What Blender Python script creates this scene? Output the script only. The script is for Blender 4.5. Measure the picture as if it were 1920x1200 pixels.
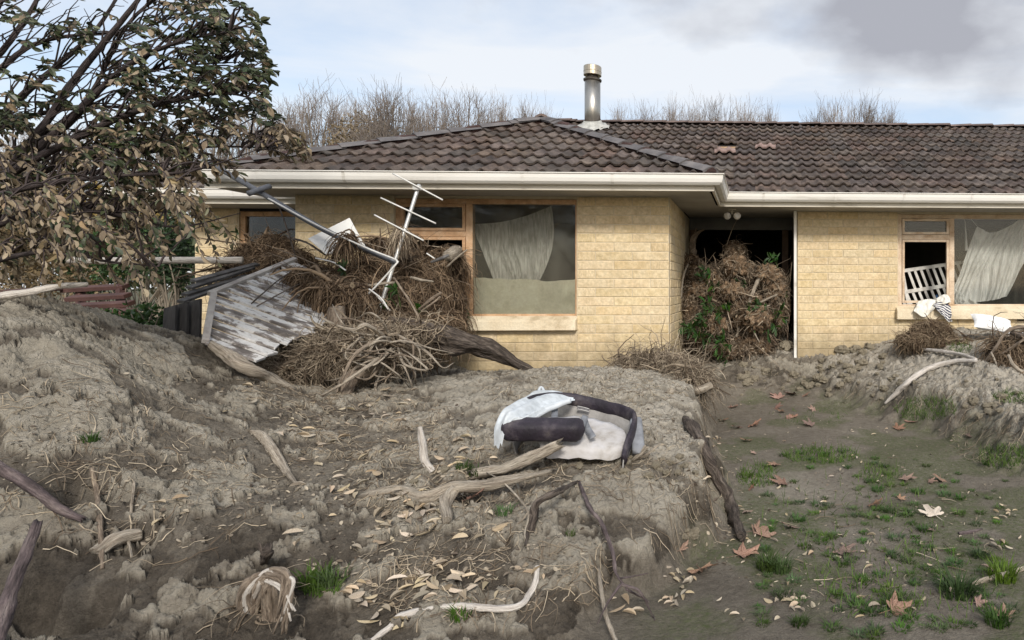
import bpy, bmesh, math, random
import numpy as np
from mathutils import Vector, Matrix

for o in list(bpy.data.objects):
    bpy.data.objects.remove(o)
SC = bpy.context.scene
COL = SC.collection
R = math.radians
rnd = random.Random(7)
nr = np.random.default_rng(7)

# ------------------------------------------------------------------ camera
FPX, PPX, PPY, YAW = 1190.0, 1467.0, 540.0, R(2.5)
CAM = np.array([0.0, 0.0, 1.6])
cam = bpy.data.objects.new('camera', bpy.data.cameras.new('camera'))
COL.objects.link(cam)
cam.location = CAM
cam.rotation_euler = (R(90), 0, -YAW)
cam.data.sensor_width = 36
cam.data.lens = FPX / 1920 * 36
cam.data.shift_x = 0.5 - PPX / 1920
cam.data.shift_y = -(600 - PPY) / 1920
cam.data.clip_start = 0.05
cam.data.clip_end = 3000
SC.camera = cam

# ------------------------------------------------------------------ sky, sun, exposure
SUN_EL, SUN_AZ = R(34), R(163)          # azimuth: clockwise from +Y (behind the viewer, a little to the right)
W_ = bpy.data.worlds.new('World')
SC.world = W_
W_.use_nodes = True
nt = W_.node_tree
nt.nodes.clear()


def wn(t, **k):
    n = nt.nodes.new(t)
    for a, b in k.items():
        setattr(n, a, b)
    return n


def wl(a, b):
    nt.links.new(a, b)


sky = wn('ShaderNodeTexSky', sky_type='NISHITA', sun_disc=False)
sky.sun_elevation = SUN_EL
sky.sun_rotation = SUN_AZ
sky.air_density = 1.0
sky.dust_density = 1.5
sky.ozone_density = 1.2
geo = wn('ShaderNodeTexCoord')
mp = wn('ShaderNodeMapping')
mp.inputs['Scale'].default_value = (1.0, 1.0, 3.4)
mp.inputs['Location'].default_value = (3.1, 0.7, 0.35)
wl(geo.outputs['Generated'], mp.inputs[0])
n1 = wn('ShaderNodeTexNoise')
n1.inputs['Scale'].default_value = 1.7
n1.inputs['Detail'].default_value = 9
n1.inputs['Roughness'].default_value = 0.55
n1.inputs['Distortion'].default_value = 0.5
wl(mp.outputs[0], n1.inputs['Vector'])
r1 = wn('ShaderNodeValToRGB')
r1.color_ramp.elements[0].position = 0.40
r1.color_ramp.elements[1].position = 0.62
r1.color_ramp.elements[0].color = (0.30, 0.30, 0.30, 1)
r1.color_ramp.elements[1].color = (0.92, 0.92, 0.92, 1)
wl(n1.outputs[0], r1.inputs[0])
mx = wn('ShaderNodeMixRGB')
wl(r1.outputs[0], mx.inputs[0])
skym = wn('ShaderNodeMixRGB', blend_type='MULTIPLY')
skym.inputs[0].default_value = 1
skym.inputs[2].default_value = (1.72, 1.62, 1.52, 1)
wl(sky.outputs[0], skym.inputs[1])
wl(skym.outputs[0], mx.inputs[1])
mx.inputs[2].default_value = (7.3, 7.55, 7.9, 1)
# grey rain cloud bank
nb = wn('ShaderNodeTexNoise')
nb.inputs['Scale'].default_value = 2.6
nb.inputs['Detail'].default_value = 7
nb.inputs['Roughness'].default_value = 0.5
mpb = wn('ShaderNodeMapping')
mpb.inputs['Scale'].default_value = (1.0, 1.0, 1.9)
mpb.inputs['Location'].default_value = (1.3, 4.2, 0.8)
wl(geo.outputs['Generated'], mpb.inputs[0])
wl(mpb.outputs[0], nb.inputs['Vector'])
dots = wn('ShaderNodeVectorMath', operation='SUBTRACT')
wl(geo.outputs['Generated'], dots.inputs[0])
dotm = wn('ShaderNodeVectorMath', operation='MULTIPLY')
wl(dots.outputs[0], dotm.inputs[0])
dotm.inputs[1].default_value = (.75, .75, 2.6)
dotn = wn('ShaderNodeVectorMath', operation='LENGTH')
wl(dotm.outputs[0], dotn.inputs[0])
CLOUD_DIR = None
mapr = wn('ShaderNodeMath', operation='MULTIPLY_ADD')
mapr.inputs[1].default_value = -0.95
mapr.inputs[2].default_value = 0.33
wl(dotn.outputs['Value'], mapr.inputs[0])
addn = wn('ShaderNodeMath', operation='ADD')
wl(nb.outputs[0], addn.inputs[0])
wl(mapr.outputs[0], addn.inputs[1])
r2 = wn('ShaderNodeValToRGB')
r2.color_ramp.elements[0].position = 0.50
r2.color_ramp.elements[1].position = 0.70
r2.color_ramp.elements[0].color = (0, 0, 0, 1)
r2.color_ramp.elements[1].color = (0.95, 0.95, 0.95, 1)
wl(addn.outputs[0], r2.inputs[0])
mx2 = wn('ShaderNodeMixRGB')
wl(r2.outputs[0], mx2.inputs[0])
wl(mx.outputs[0], mx2.inputs[1])
mx2.inputs[2].default_value = (3.4, 3.5, 3.95, 1)
bg = wn('ShaderNodeBackground')
bg.inputs[1].default_value = 0.085
wl(mx2.outputs[0], bg.inputs[0])
wo = wn('ShaderNodeOutputWorld')
wl(bg.outputs[0], wo.inputs[0])

sl = bpy.data.lights.new('sun', 'SUN')
sl.energy = 2.3
sl.angle = R(13)
sl.color = (1.0, 0.95, 0.87)
so = bpy.data.objects.new('sun', sl)
COL.objects.link(so)
sd = Vector((math.sin(SUN_AZ) * math.cos(SUN_EL), math.cos(SUN_AZ) * math.cos(SUN_EL), math.sin(SUN_EL)))
so.rotation_euler = (-sd).to_track_quat('-Z', 'Y').to_euler()
SC.view_settings.view_transform = 'Standard'
SC.view_settings.look = 'None'
SC.view_settings.exposure = 0.54
SC.view_settings.gamma = 1.0
SC.view_settings.use_curve_mapping = False
SC.cycles.max_bounces = 4
SC.cycles.diffuse_bounces = 3
SC.cycles.transparent_max_bounces = 10

# ------------------------------------------------------------------ surveying: photo bearings to places on site
FV = np.array([math.sin(YAW), math.cos(YAW), 0.0])
RV = np.array([math.cos(YAW), -math.sin(YAW), 0.0])
UV = np.array([0.0, 0.0, 1.0])


def ray(px, py):
    return FV + RV * ((px - PPX) / FPX) + UV * ((PPY - py) / FPX)


def W(px, py, D):
    return CAM + ray(px, py) * D


def onY(px, py, Y):
    r = ray(px, py)
    return CAM + r * (Y / r[1])


def onplane(px, py, p0, n):
    r = ray(px, py)
    t = np.dot(np.asarray(p0) - CAM, n) / np.dot(r, n)
    return CAM + r * t


CLOUD_DIR = ray(1690, -5)
CLOUD_DIR = CLOUD_DIR / np.linalg.norm(CLOUD_DIR)
dots.inputs[1].default_value = tuple(CLOUD_DIR)

# ------------------------------------------------------------------ noise
_perm = np.random.default_rng(3).permutation(256)
_perm = np.concatenate([_perm, _perm, _perm])
_g3 = np.random.default_rng(4).normal(size=(256, 3))
_g3 /= np.linalg.norm(_g3, axis=1)[:, None]


def gn(x, y, z=0.0):
    x = np.asarray(x, float); y = np.asarray(y, float); z = np.asarray(z, float) + x * 0
    xi = np.floor(x).astype(int); yi = np.floor(y).astype(int); zi = np.floor(z).astype(int)
    xf = x - xi; yf = y - yi; zf = z - zi
    u = xf * xf * xf * (xf * (xf * 6 - 15) + 10)
    v = yf * yf * yf * (yf * (yf * 6 - 15) + 10)
    w = zf * zf * zf * (zf * (zf * 6 - 15) + 10)

    def c(i, j, k):
        h = _perm[_perm[_perm[(xi + i) & 255] + ((yi + j) & 255)] + ((zi + k) & 255)]
        g = _g3[h]
        return g[..., 0] * (xf - i) + g[..., 1] * (yf - j) + g[..., 2] * (zf - k)
    flat = (not np.any(zf))
    a = c(0, 0, 0) * (1 - u) + c(1, 0, 0) * u
    b = c(0, 1, 0) * (1 - u) + c(1, 1, 0) * u
    lo = a * (1 - v) + b * v
    if flat:
        return lo * 1.5
    a = c(0, 0, 1) * (1 - u) + c(1, 0, 1) * u
    b = c(0, 1, 1) * (1 - u) + c(1, 1, 1) * u
    hi = a * (1 - v) + b * v
    return (lo * (1 - w) + hi * w) * 1.5


def fbm(x, y, s, o=4, z=0.0, gain=0.5):
    r = 0; a = 1; f = 1.0 / s
    for i in range(o):
        r = r + a * gn(np.asarray(x) * f + 17.3 * i, np.asarray(y) * f - 9.1 * i, np.asarray(z) * f if np.ndim(z) or z else 0.0)
        a *= gain; f *= 2.03
    return r


def worley(x, y, s):
    """cell noise: distance to nearest and second nearest feature point, and a value per cell"""
    x = np.asarray(x, float) / s; y = np.asarray(y, float) / s
    xi = np.floor(x).astype(int); yi = np.floor(y).astype(int)
    f1 = np.full(x.shape, 9.0); f2 = np.full(x.shape, 9.0); val = np.zeros(x.shape)
    for i in (-1, 0, 1):
        for j in (-1, 0, 1):
            h = _perm[_perm[(xi + i) & 255] + ((yi + j) & 255)]
            px_ = xi + i + .5 + .45 * _g3[h, 0]; py_ = yi + j + .5 + .45 * _g3[h, 1]
            d = np.hypot(x - px_, y - py_)
            c = d < f1
            f2 = np.where(c, f1, np.minimum(f2, d)); f1 = np.where(c, d, f1); val = np.where(c, _g3[h, 2], val)
    return f1, f2, val


def sstep(a, b, x):
    t = np.clip((x - a) / (b - a), 0, 1)
    return t * t * (3 - 2 * t)


# ------------------------------------------------------------------ mesh helpers
class MB:
    def __init__(s):
        s.V = []; s.F = {}; s.C = []; s.n = 0; s.I = []

    def add(s, V, F, col=None, mi=0):
        V = np.asarray(V, float).reshape(-1, 3)
        if not isinstance(F, (list, tuple)):
            F = [F]
        elif len(F) and not isinstance(F[0], np.ndarray):
            d = {}
            for f in F:
                d.setdefault(len(f), []).append(f)
            F = [np.array(x) for x in d.values()]
        for f in F:
            f = np.asarray(f)
            if f.size:
                s.F.setdefault(f.shape[1], []).append((f + s.n, mi))
        s.V.append(V)
        c = np.ones((len(V), 3)) if col is None else np.broadcast_to(np.asarray(col, float), (len(V), 3))
        s.C.append(c)
        s.n += len(V)
        return s

    def box(s, lo, hi, M=None, col=None, mi=0):
        x0, y0, z0 = lo; x1, y1, z1 = hi
        V = np.array([(x0, y0, z0), (x1, y0, z0), (x1, y1, z0), (x0, y1, z0), (x0, y0, z1), (x1, y0, z1), (x1, y1, z1), (x0, y1, z1)], float)
        if M is not None:
            V = np.array([M @ Vector(v) for v in V])
        F = np.array([(0, 3, 2, 1), (4, 5, 6, 7), (0, 1, 5, 4), (1, 2, 6, 5), (2, 3, 7, 6), (3, 0, 4, 7)])
        return s.add(V, F, col, mi)

    def bar(s, a, b, w, h, up=(0, 0, 1), col=None, mi=0):
        """a rectangular bar from a to b, w across and h along 'up'"""
        a = np.asarray(a, float); b = np.asarray(b, float)
        d = b - a; L = np.linalg.norm(d); d = d / L
        up = np.asarray(up, float); sx = np.cross(d, up); sx /= np.linalg.norm(sx); u = np.cross(sx, d)
        M = Matrix(((d[0], sx[0], u[0], a[0]), (d[1], sx[1], u[1], a[1]), (d[2], sx[2], u[2], a[2]), (0, 0, 0, 1)))
        return s.box((0, -w / 2, -h / 2), (L, w / 2, h / 2), M, col, mi)

    def build(s, name, mats, parent=None, smooth=False, bevel=0):
        V = np.concatenate(s.V); C = np.concatenate(s.C)
        me = bpy.data.meshes.new(name)
        nl = sum(f.size for k in s.F.values() for f, m in k)
        nf = sum(len(f) for k in s.F.values() for f, m in k)
        me.vertices.add(len(V)); me.vertices.foreach_set('co', V.astype(np.float32).ravel())
        me.loops.add(nl); me.polygons.add(nf)
        L = np.concatenate([f.ravel() for k in s.F.values() for f, m in k])
        T = np.concatenate([np.full(len(f), k) for k, l in s.F.items() for f, m in l])
        MI = np.concatenate([np.full(len(f), m) for k, l in s.F.items() for f, m in l])
        st = np.concatenate([[0], np.cumsum(T)[:-1]])
        me.loops.foreach_set('vertex_index', L.astype(np.int32))
        me.polygons.foreach_set('loop_start', st.astype(np.int32))
        me.polygons.foreach_set('material_index', MI.astype(np.int32))
        me.polygons.foreach_set('use_smooth', np.full(nf, smooth))
        at = me.attributes.new('Col', 'FLOAT_COLOR', 'POINT')
        at.data.foreach_set('color', np.concatenate([C, np.ones((len(C), 1))], 1).astype(np.float32).ravel())
        me.update(calc_edges=True); me.validate()
        for m in (mats if isinstance(mats, (list, tuple)) else [mats]):
            me.materials.append(m)
        o = link(name, me, parent)
        if bevel:
            b = o.modifiers.new('bevel', 'BEVEL'); b.width = bevel; b.segments = 2; b.limit_method = 'ANGLE'; b.angle_limit = R(40)
        return o


def link(name, me, parent=None):
    o = bpy.data.objects.new(name, me)
    COL.objects.link(o)
    if parent is not None:
        o.parent = parent
    return o


def tag(o, label=None, cat=None, group=None, kind=None):
    if label: o['label'] = label
    if cat: o['category'] = cat
    if group: o['group'] = group
    if kind: o['kind'] = kind
    return o


def empty(name, loc=(0, 0, 0), label=None, cat=None, group=None):
    o = bpy.data.objects.new(name, None)
    COL.objects.link(o)
    o.location = loc
    o.empty_display_size = 0.1
    if label: tag(o, label, cat, group)
    return o


def setp(o, parent):
    """parent keeping the world placement (parents here are unrotated)"""
    o.parent = parent
    o.matrix_parent_inverse = Matrix.Translation(-Vector(parent.location))
    return o


def spline(pts, n):
    """Catmull-Rom through pts (k,d), n samples"""
    P = np.asarray(pts, float)
    if len(P) == 2:
        t = np.linspace(0, 1, n)[:, None]
        return P[0] * (1 - t) + P[1] * t
    P = np.vstack([2 * P[0] - P[1], P, 2 * P[-1] - P[-2]])
    k = len(P) - 3
    t = np.linspace(0, k - 1e-9, n)
    i = t.astype(int); f = (t - i)[:, None]
    p0, p1, p2, p3 = P[i], P[i + 1], P[i + 2], P[i + 3]
    return 0.5 * ((2 * p1) + (p2 - p0) * f + (2 * p0 - 5 * p1 + 4 * p2 - p3) * f * f + (3 * p1 - p0 - 3 * p2 + p3) * f ** 3)


def tubes(P, Rd, S=3, caps=False):
    """P (N,K,3), Rd (N,K) -> V, F for N tubes with S sides"""
    P = np.asarray(P, float); Rd = np.asarray(Rd, float)
    N, K, _ = P.shape
    T = np.gradient(P, axis=1)
    T /= np.linalg.norm(T, axis=2, keepdims=True) + 1e-9
    mt = T.mean(axis=1); 
    ref = np.where(np.abs(mt[:, 2:3]) > 0.8 * np.linalg.norm(mt, axis=1, keepdims=True), np.array([[1.0, 0, 0]]), np.array([[0, 0, 1.0]]))
    n1 = np.cross(T, ref[:, None, :]); n1 /= np.linalg.norm(n1, axis=2, keepdims=True) + 1e-9
    n2 = np.cross(T, n1)
    a = np.arange(S) * 2 * np.pi / S
    V = P[:, :, None, :] + Rd[:, :, None, None] * (np.cos(a)[None, None, :, None] * n1[:, :, None, :] + np.sin(a)[None, None, :, None] * n2[:, :, None, :])
    base = (np.arange(N) * K * S)[:, None, None]
    k = np.arange(K - 1)[None, :, None] * S
    s = np.arange(S)[None, None, :]
    s2 = (s + 1) % S
    F = np.stack([base + k + s, base + k + s2, base + k + S + s2, base + k + S + s], -1).reshape(-1, 4)
    return V.reshape(-1, 3), F


def rtube(pts, rad, S=12, n=None, rough=0.0, seed=0, capped=True, flat=1.0, frame_up=None, splint=0.0):
    """one smooth limb or pipe along pts with radius list rad; closed ends"""
    n = n or max(6, 6 * len(pts))
    P = spline(pts, n)
    r = np.interp(np.linspace(0, 1, n), np.linspace(0, 1, len(rad)), rad)
    T = np.gradient(P, axis=0); T /= np.linalg.norm(T, axis=1)[:, None] + 1e-9
    up = np.array(frame_up if frame_up is not None else ((1.0, 0, 0) if abs(T.mean(0)[2]) > .8 else (0, 0, 1.0)))
    n1 = np.cross(T, up); n1 /= np.linalg.norm(n1, axis=1)[:, None] + 1e-9
    n2 = np.cross(n1, T)
    a = np.arange(S) * 2 * np.pi / S
    ca, sa = np.cos(a), np.sin(a)
    rr = np.repeat(r[:, None], S, 1)
    if rough:
        arc = np.concatenate([[0], np.cumsum(np.linalg.norm(np.diff(P, axis=0), axis=1))])
        rm = max(rad)
        X = arc[:, None] / (rm * 3.2) + seed * 3.7
        rr = rr * (1 + rough * (fbm(X + 0 * ca, ca[None] * 0.9 + 5 + 0 * X, 1.0, 3, z=sa[None] * 0.9 + 0 * X + 0.01 + seed) + .8 * gn(X * .3, ca[None] * 2.7 + seed + 0 * X, sa[None] * 2.7 + 0 * X + .01)))
    global RT_C
    arc_ = np.concatenate([[0], np.cumsum(np.linalg.norm(np.diff(P, axis=0), axis=1))])
    RT_C = np.stack([arc_[:, None] + 0 * rr, max(rad) * ca[None] + 0 * rr, max(rad) * sa[None] + 0 * rr], -1).reshape(-1, 3) + seed
    V = P[:, None] + rr[:, :, None] * (ca[None, :, None] * n1[:, None] * flat + sa[None, :, None] * n2[:, None])
    if splint:
        for e, sg in ((0, -1), (n - 1, 1)):
            V[e] += sg * T[e] * (nr.random(S)[:, None] * splint)
    F = []
    k = np.arange(n - 1)[:, None] * S; s = np.arange(S)[None]; s2 = (s + 1) % S
    F.append(np.stack([k + s, k + s2, k + S + s2, k + S + s], -1).reshape(-1, 4))
    V = V.reshape(-1, 3)
    if capped:
        c = [P[0], P[-1]]
        V = np.vstack([V, c]); m = n * S
        RT_C = np.vstack([RT_C, RT_C[0], RT_C[-1]])
        s = np.arange(S); s2 = (s + 1) % S
        F.append(np.stack([np.full(S, m), s2, s], -1))
        F.append(np.stack([np.full(S, m + 1), (n - 1) * S + s, (n - 1) * S + s2], -1))
    return V, F


# ------------------------------------------------------------------ materials
def M(name, stops, scale=8.0, detail=6, rough=0.8, bump=0.0, bscale=40.0, stretch=(1, 1, 1), attr=False, rand=0.0, huerand=0.0,
      sat=.25, metal=0.0, spec=0.3, coord='Object', dist=0.0, trans=0.0, bdist=0.02, fine=0.0, wave=None):
    """procedural material: noise -> colour ramp (stops: list of (pos, rgb)), optional per-object or per-strand variation, bump"""
    m = bpy.data.materials.new(name)
    m.use_nodes = True
    t = m.node_tree
    N = t.nodes; Lk = t.links
    b = N['Principled BSDF']
    b.inputs['Roughness'].default_value = rough
    b.inputs['Metallic'].default_value = metal
    b.inputs['Specular IOR Level'].default_value = spec
    tc = N.new('ShaderNodeTexCoord')
    mp = N.new('ShaderNodeMapping')
    mp.inputs['Scale'].default_value = stretch
    if coord == 'Col':
        ca_ = N.new('ShaderNodeAttribute'); ca_.attribute_name = 'Col'; Lk.new(ca_.outputs['Vector'], mp.inputs[0])
    else:
        Lk.new(tc.outputs[coord], mp.inputs[0])
    oi = N.new('ShaderNodeObjectInfo')
    ad = N.new('ShaderNodeVectorMath'); ad.operation = 'MULTIPLY_ADD'
    Lk.new(oi.outputs['Random'], ad.inputs[0]); ad.inputs[1].default_value = (37.0, 61.0, 23.0)
    Lk.new(mp.outputs[0], ad.inputs[2])
    vec = ad.outputs[0]
    n = N.new('ShaderNodeTexNoise')
    n.inputs['Scale'].default_value = scale
    n.inputs['Detail'].default_value = detail
    n.inputs['Roughness'].default_value = 0.6
    n.inputs['Distortion'].default_value = dist
    Lk.new(vec, n.inputs['Vector'])
    rp = N.new('ShaderNodeValToRGB')
    e = rp.color_ramp.elements
    while len(e) < len(stops):
        e.new(0.5)
    for i, (p, c) in enumerate(stops):
        e[i].position = p
        e[i].color = (*c, 1)
    Lk.new(n.outputs[0], rp.inputs[0])
    col = rp.outputs[0]
    if fine:
        n3 = N.new('ShaderNodeTexNoise'); n3.inputs['Scale'].default_value = bscale * 1.7; n3.inputs['Detail'].default_value = 4
        Lk.new(vec, n3.inputs['Vector'])
        mr = N.new('ShaderNodeMapRange')
        mr.inputs[1].default_value = .3; mr.inputs[2].default_value = .7
        mr.inputs[3].default_value = 1 - fine; mr.inputs[4].default_value = 1 + fine
        Lk.new(n3.outputs[0], mr.inputs[0])
        mm = N.new('ShaderNodeVectorMath'); mm.operation = 'SCALE'
        Lk.new(col, mm.inputs[0]); Lk.new(mr.outputs[0], mm.inputs['Scale'])
        col = mm.outputs[0]
    if attr:
        at = N.new('ShaderNodeAttribute'); at.attribute_name = 'Col'
        mm = N.new('ShaderNodeMixRGB'); mm.blend_type = 'MULTIPLY'; mm.inputs[0].default_value = 1
        Lk.new(col, mm.inputs[1]); Lk.new(at.outputs['Color'], mm.inputs[2])
        col = mm.outputs[0]
    if rand or huerand:
        hs = N.new('ShaderNodeHueSaturation')
        mr = N.new('ShaderNodeMapRange'); mr.inputs[3].default_value = 1 - rand; mr.inputs[4].default_value = 1 + rand
        Lk.new(oi.outputs['Random'], mr.inputs[0]); Lk.new(mr.outputs[0], hs.inputs['Value'])
        if huerand:
            wnz = N.new('ShaderNodeTexWhiteNoise'); wnz.noise_dimensions = '1D'
            Lk.new(oi.outputs['Random'], wnz.inputs['W'])
            mr2 = N.new('ShaderNodeMapRange'); mr2.inputs[3].default_value = .5 - huerand; mr2.inputs[4].default_value = .5 + huerand
            Lk.new(wnz.outputs['Value'], mr2.inputs[0]); Lk.new(mr2.outputs[0], hs.inputs['Hue'])
            mr3 = N.new('ShaderNodeMapRange'); mr3.inputs[3].default_value = 1 - sat; mr3.inputs[4].default_value = 1 + sat
            sp = N.new('ShaderNodeSeparateColor'); Lk.new(wnz.outputs['Color'], sp.inputs[0])
            Lk.new(sp.outputs[1], mr3.inputs[0]); Lk.new(mr3.outputs[0], hs.inputs['Saturation'])
        Lk.new(col, hs.inputs['Color'])
        col = hs.outputs[0]
    Lk.new(col, b.inputs['Base Color'])
    if bump:
        n2 = N.new('ShaderNodeTexNoise')
        n2.inputs['Scale'].default_value = bscale; n2.inputs['Detail'].default_value = 6; n2.inputs['Roughness'].default_value = .62
        Lk.new(vec, n2.inputs['Vector'])
        bp = N.new('ShaderNodeBump'); bp.inputs['Strength'].default_value = bump; bp.inputs['Distance'].default_value = bdist
        Lk.new(n2.outputs[0], bp.inputs['Height']); Lk.new(bp.outputs[0], b.inputs['Normal'])
    if trans:
        out = N['Material Output']
        tl = N.new('ShaderNodeBsdfTranslucent'); Lk.new(col, tl.inputs[0])
        ms = N.new('ShaderNodeMixShader'); ms.inputs[0].default_value = trans
        Lk.new(b.outputs[0], ms.inputs[1]); Lk.new(tl.outputs[0], ms.inputs[2]); Lk.new(ms.outputs[0], out.inputs[0])
    return m


mat = {}
mat['brick'] = M('brick', [(.22, (.49, .375, .215)), (.5, (.615, .492, .308)), (.78, (.69, .575, .39))], 13, 8, .9, .75, 20, rand=.055, huerand=.003, sat=.08, bdist=.014, fine=.14)
mat['mortar'] = M('mortar', [(.3, (.50, .42, .29)), (.7, (.62, .54, .40))], 12, 5, .95, .3, 90)
mat['tile'] = M('roof_tile', [(.25, (.026, .021, .018)), (.5, (.068, .051, .043)), (.78, (.155, .12, .10))], 6, 8, .58, .4, 60, rand=.38, huerand=.012, sat=.3, spec=.4, fine=.3)
mat['tile_pale'] = M('broken_roof_tile', [(.3, (.15, .10, .09)), (.7, (.30, .22, .195))], 6, 6, .8, .3, 60, rand=.1)
mat['ridge'] = M('ridge_tile', [(.3, (.075, .07, .072)), (.55, (.13, .12, .12)), (.8, (.20, .18, .17))], 7, 6, .7, .35, 60, rand=.15)
mat['ridge_brown'] = M('ridge_tile_brown', [(.3, (.075, .055, .048)), (.6, (.15, .11, .095)), (.8, (.24, .18, .15))], 7, 6, .75, .35, 60, rand=.18)
mat['bedding'] = M('bedding', [(.3, (.035, .02, .018)), (.7, (.085, .05, .045))], 14, 6, .95, .8, 40)
mat['paint'] = M('cream_paint', [(.30, (.50, .47, .41)), (.45, (.73, .705, .655)), (.7, (.81, .79, .75))], 3.0, 8, .45, .05, 60, stretch=(.35, 1, 2.0), fine=.03)
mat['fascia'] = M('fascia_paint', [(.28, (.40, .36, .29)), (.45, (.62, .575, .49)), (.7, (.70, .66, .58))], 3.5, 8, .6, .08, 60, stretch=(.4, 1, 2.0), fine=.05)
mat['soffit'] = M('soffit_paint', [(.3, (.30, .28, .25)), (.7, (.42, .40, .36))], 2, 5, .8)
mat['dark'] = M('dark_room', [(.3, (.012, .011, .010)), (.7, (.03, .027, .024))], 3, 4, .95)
mat['timber'] = M('window_timber', [(.28, (.27, .15, .075)), (.5, (.50, .31, .175)), (.75, (.64, .47, .32))], 6, 7, .6, .25, 50, stretch=(1, 1, 1), fine=.15)
mat['frame_pale'] = M('window_timber_faded', [(.28, (.36, .23, .13)), (.5, (.60, .47, .34)), (.75, (.70, .60, .48))], 6, 7, .65, .25, 50, fine=.12)
mat['sill'] = M('sill_paint', [(.28, (.40, .31, .19)), (.45, (.66, .56, .40)), (.7, (.74, .66, .50))], 4, 7, .7, .2, 40, fine=.1)
mat['concrete'] = M('concrete', [(.3, (.30, .28, .24)), (.7, (.46, .43, .37))], 6, 6, .9, .3, 60)
mat['steel'] = M('flue_steel', [(.3, (.30, .285, .26)), (.7, (.52, .50, .46))], 6, 6, .36, .1, 30, metal=.9, stretch=(1, 1, .15))
mat['steel_dark'] = M('flue_steel_sooty', [(.3, (.05, .042, .036)), (.7, (.17, .15, .13))], 8, 6, .5, .1, 30, metal=.75)
mat['brass'] = M('flue_cap_steel', [(.3, (.42, .35, .26)), (.7, (.66, .57, .45))], 6, 6, .34, .08, 30, metal=.95)
mat['lead'] = M('flashing', [(.3, (.26, .26, .24)), (.7, (.50, .50, .47))], 9, 6, .6, .4, 40)


def wall_splash(m):
    # mud splashed on the lowest courses
    t = m.node_tree; N = t.nodes; Lk = t.links; b = N['Principled BSDF']
    src = b.inputs['Base Color'].links[0].from_socket
    g = N.new('ShaderNodeNewGeometry'); s = N.new('ShaderNodeSeparateXYZ'); Lk.new(g.outputs['Position'], s.inputs[0])
    nz = N.new('ShaderNodeTexNoise'); nz.inputs['Scale'].default_value = 5; nz.inputs['Detail'].default_value = 9; nz.inputs['Roughness'].default_value = .7
    Lk.new(g.outputs['Position'], nz.inputs['Vector'])
    a = N.new('ShaderNodeMath'); a.operation = 'MULTIPLY_ADD'; a.inputs[1].default_value = -1.1; Lk.new(nz.outputs[0], a.inputs[0]); Lk.new(s.outputs[2], a.inputs[2])
    r = N.new('ShaderNodeMapRange'); r.inputs[1].default_value = .18; r.inputs[2].default_value = .62; r.inputs[3].default_value = .75; r.inputs[4].default_value = 0
    Lk.new(a.outputs[0], r.inputs[0])
    x = N.new('ShaderNodeMixRGB'); Lk.new(r.outputs[0], x.inputs[0]); Lk.new(src, x.inputs[1]); x.inputs[2].default_value = (.27, .215, .13, 1)
    Lk.new(x.outputs[0], b.inputs['Base Color'])


wall_splash(mat['brick']); wall_splash(mat['mortar'])


def glass(name, dust, lo, hi, scale=3.0, streak=(1, 1, .6), rough=.05):
    m = bpy.data.materials.new(name); m.use_nodes = True
    t = m.node_tree; N = t.nodes; Lk = t.links
    N.clear()
    out = N.new('ShaderNodeOutputMaterial')
    tr = N.new('ShaderNodeBsdfTransparent'); tr.inputs[0].default_value = (.97, .98, .97, 1)
    gl = N.new('ShaderNodeBsdfGlossy'); gl.inputs['Roughness'].default_value = rough; gl.inputs[0].default_value = (.42, .43, .45, 1)
    fr = N.new('ShaderNodeFresnel'); fr.inputs[0].default_value = 1.5
    a = N.new('ShaderNodeMixShader')
    Lk.new(fr.outputs[0], a.inputs[0]); Lk.new(tr.outputs[0], a.inputs[1]); Lk.new(gl.outputs[0], a.inputs[2])
    df = N.new('ShaderNodeBsdfDiffuse'); df.inputs[0].default_value = (*dust, 1)
    tc = N.new('ShaderNodeTexCoord'); mp = N.new('ShaderNodeMapping'); mp.inputs['Scale'].default_value = streak
    Lk.new(tc.outputs['Object'], mp.inputs[0])
    nz = N.new('ShaderNodeTexNoise'); nz.inputs['Scale'].default_value = scale; nz.inputs['Detail'].default_value = 9; nz.inputs['Roughness'].default_value = .65
    Lk.new(mp.outputs[0], nz.inputs['Vector'])
    mr = N.new('ShaderNodeMapRange'); mr.inputs[1].default_value = .3; mr.inputs[2].default_value = .72
    mr.inputs[3].default_value = lo; mr.inputs[4].default_value = hi
    Lk.new(nz.outputs[0], mr.inputs[0])
    c = N.new('ShaderNodeMixShader')
    Lk.new(mr.outputs[0], c.inputs[0]); Lk.new(a.outputs[0], c.inputs[1]); Lk.new(df.outputs[0], c.inputs[2])
    Lk.new(c.outputs[0], out.inputs[0])
    return m


mat['glass'] = glass('dusty_glass', (.30, .28, .22), .03, .16, 3.0)
mat['glass_clean'] = glass('streaked_glass', (.22, .22, .19), .01, .08, 5.0, (2.0, 1, .25))


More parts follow.
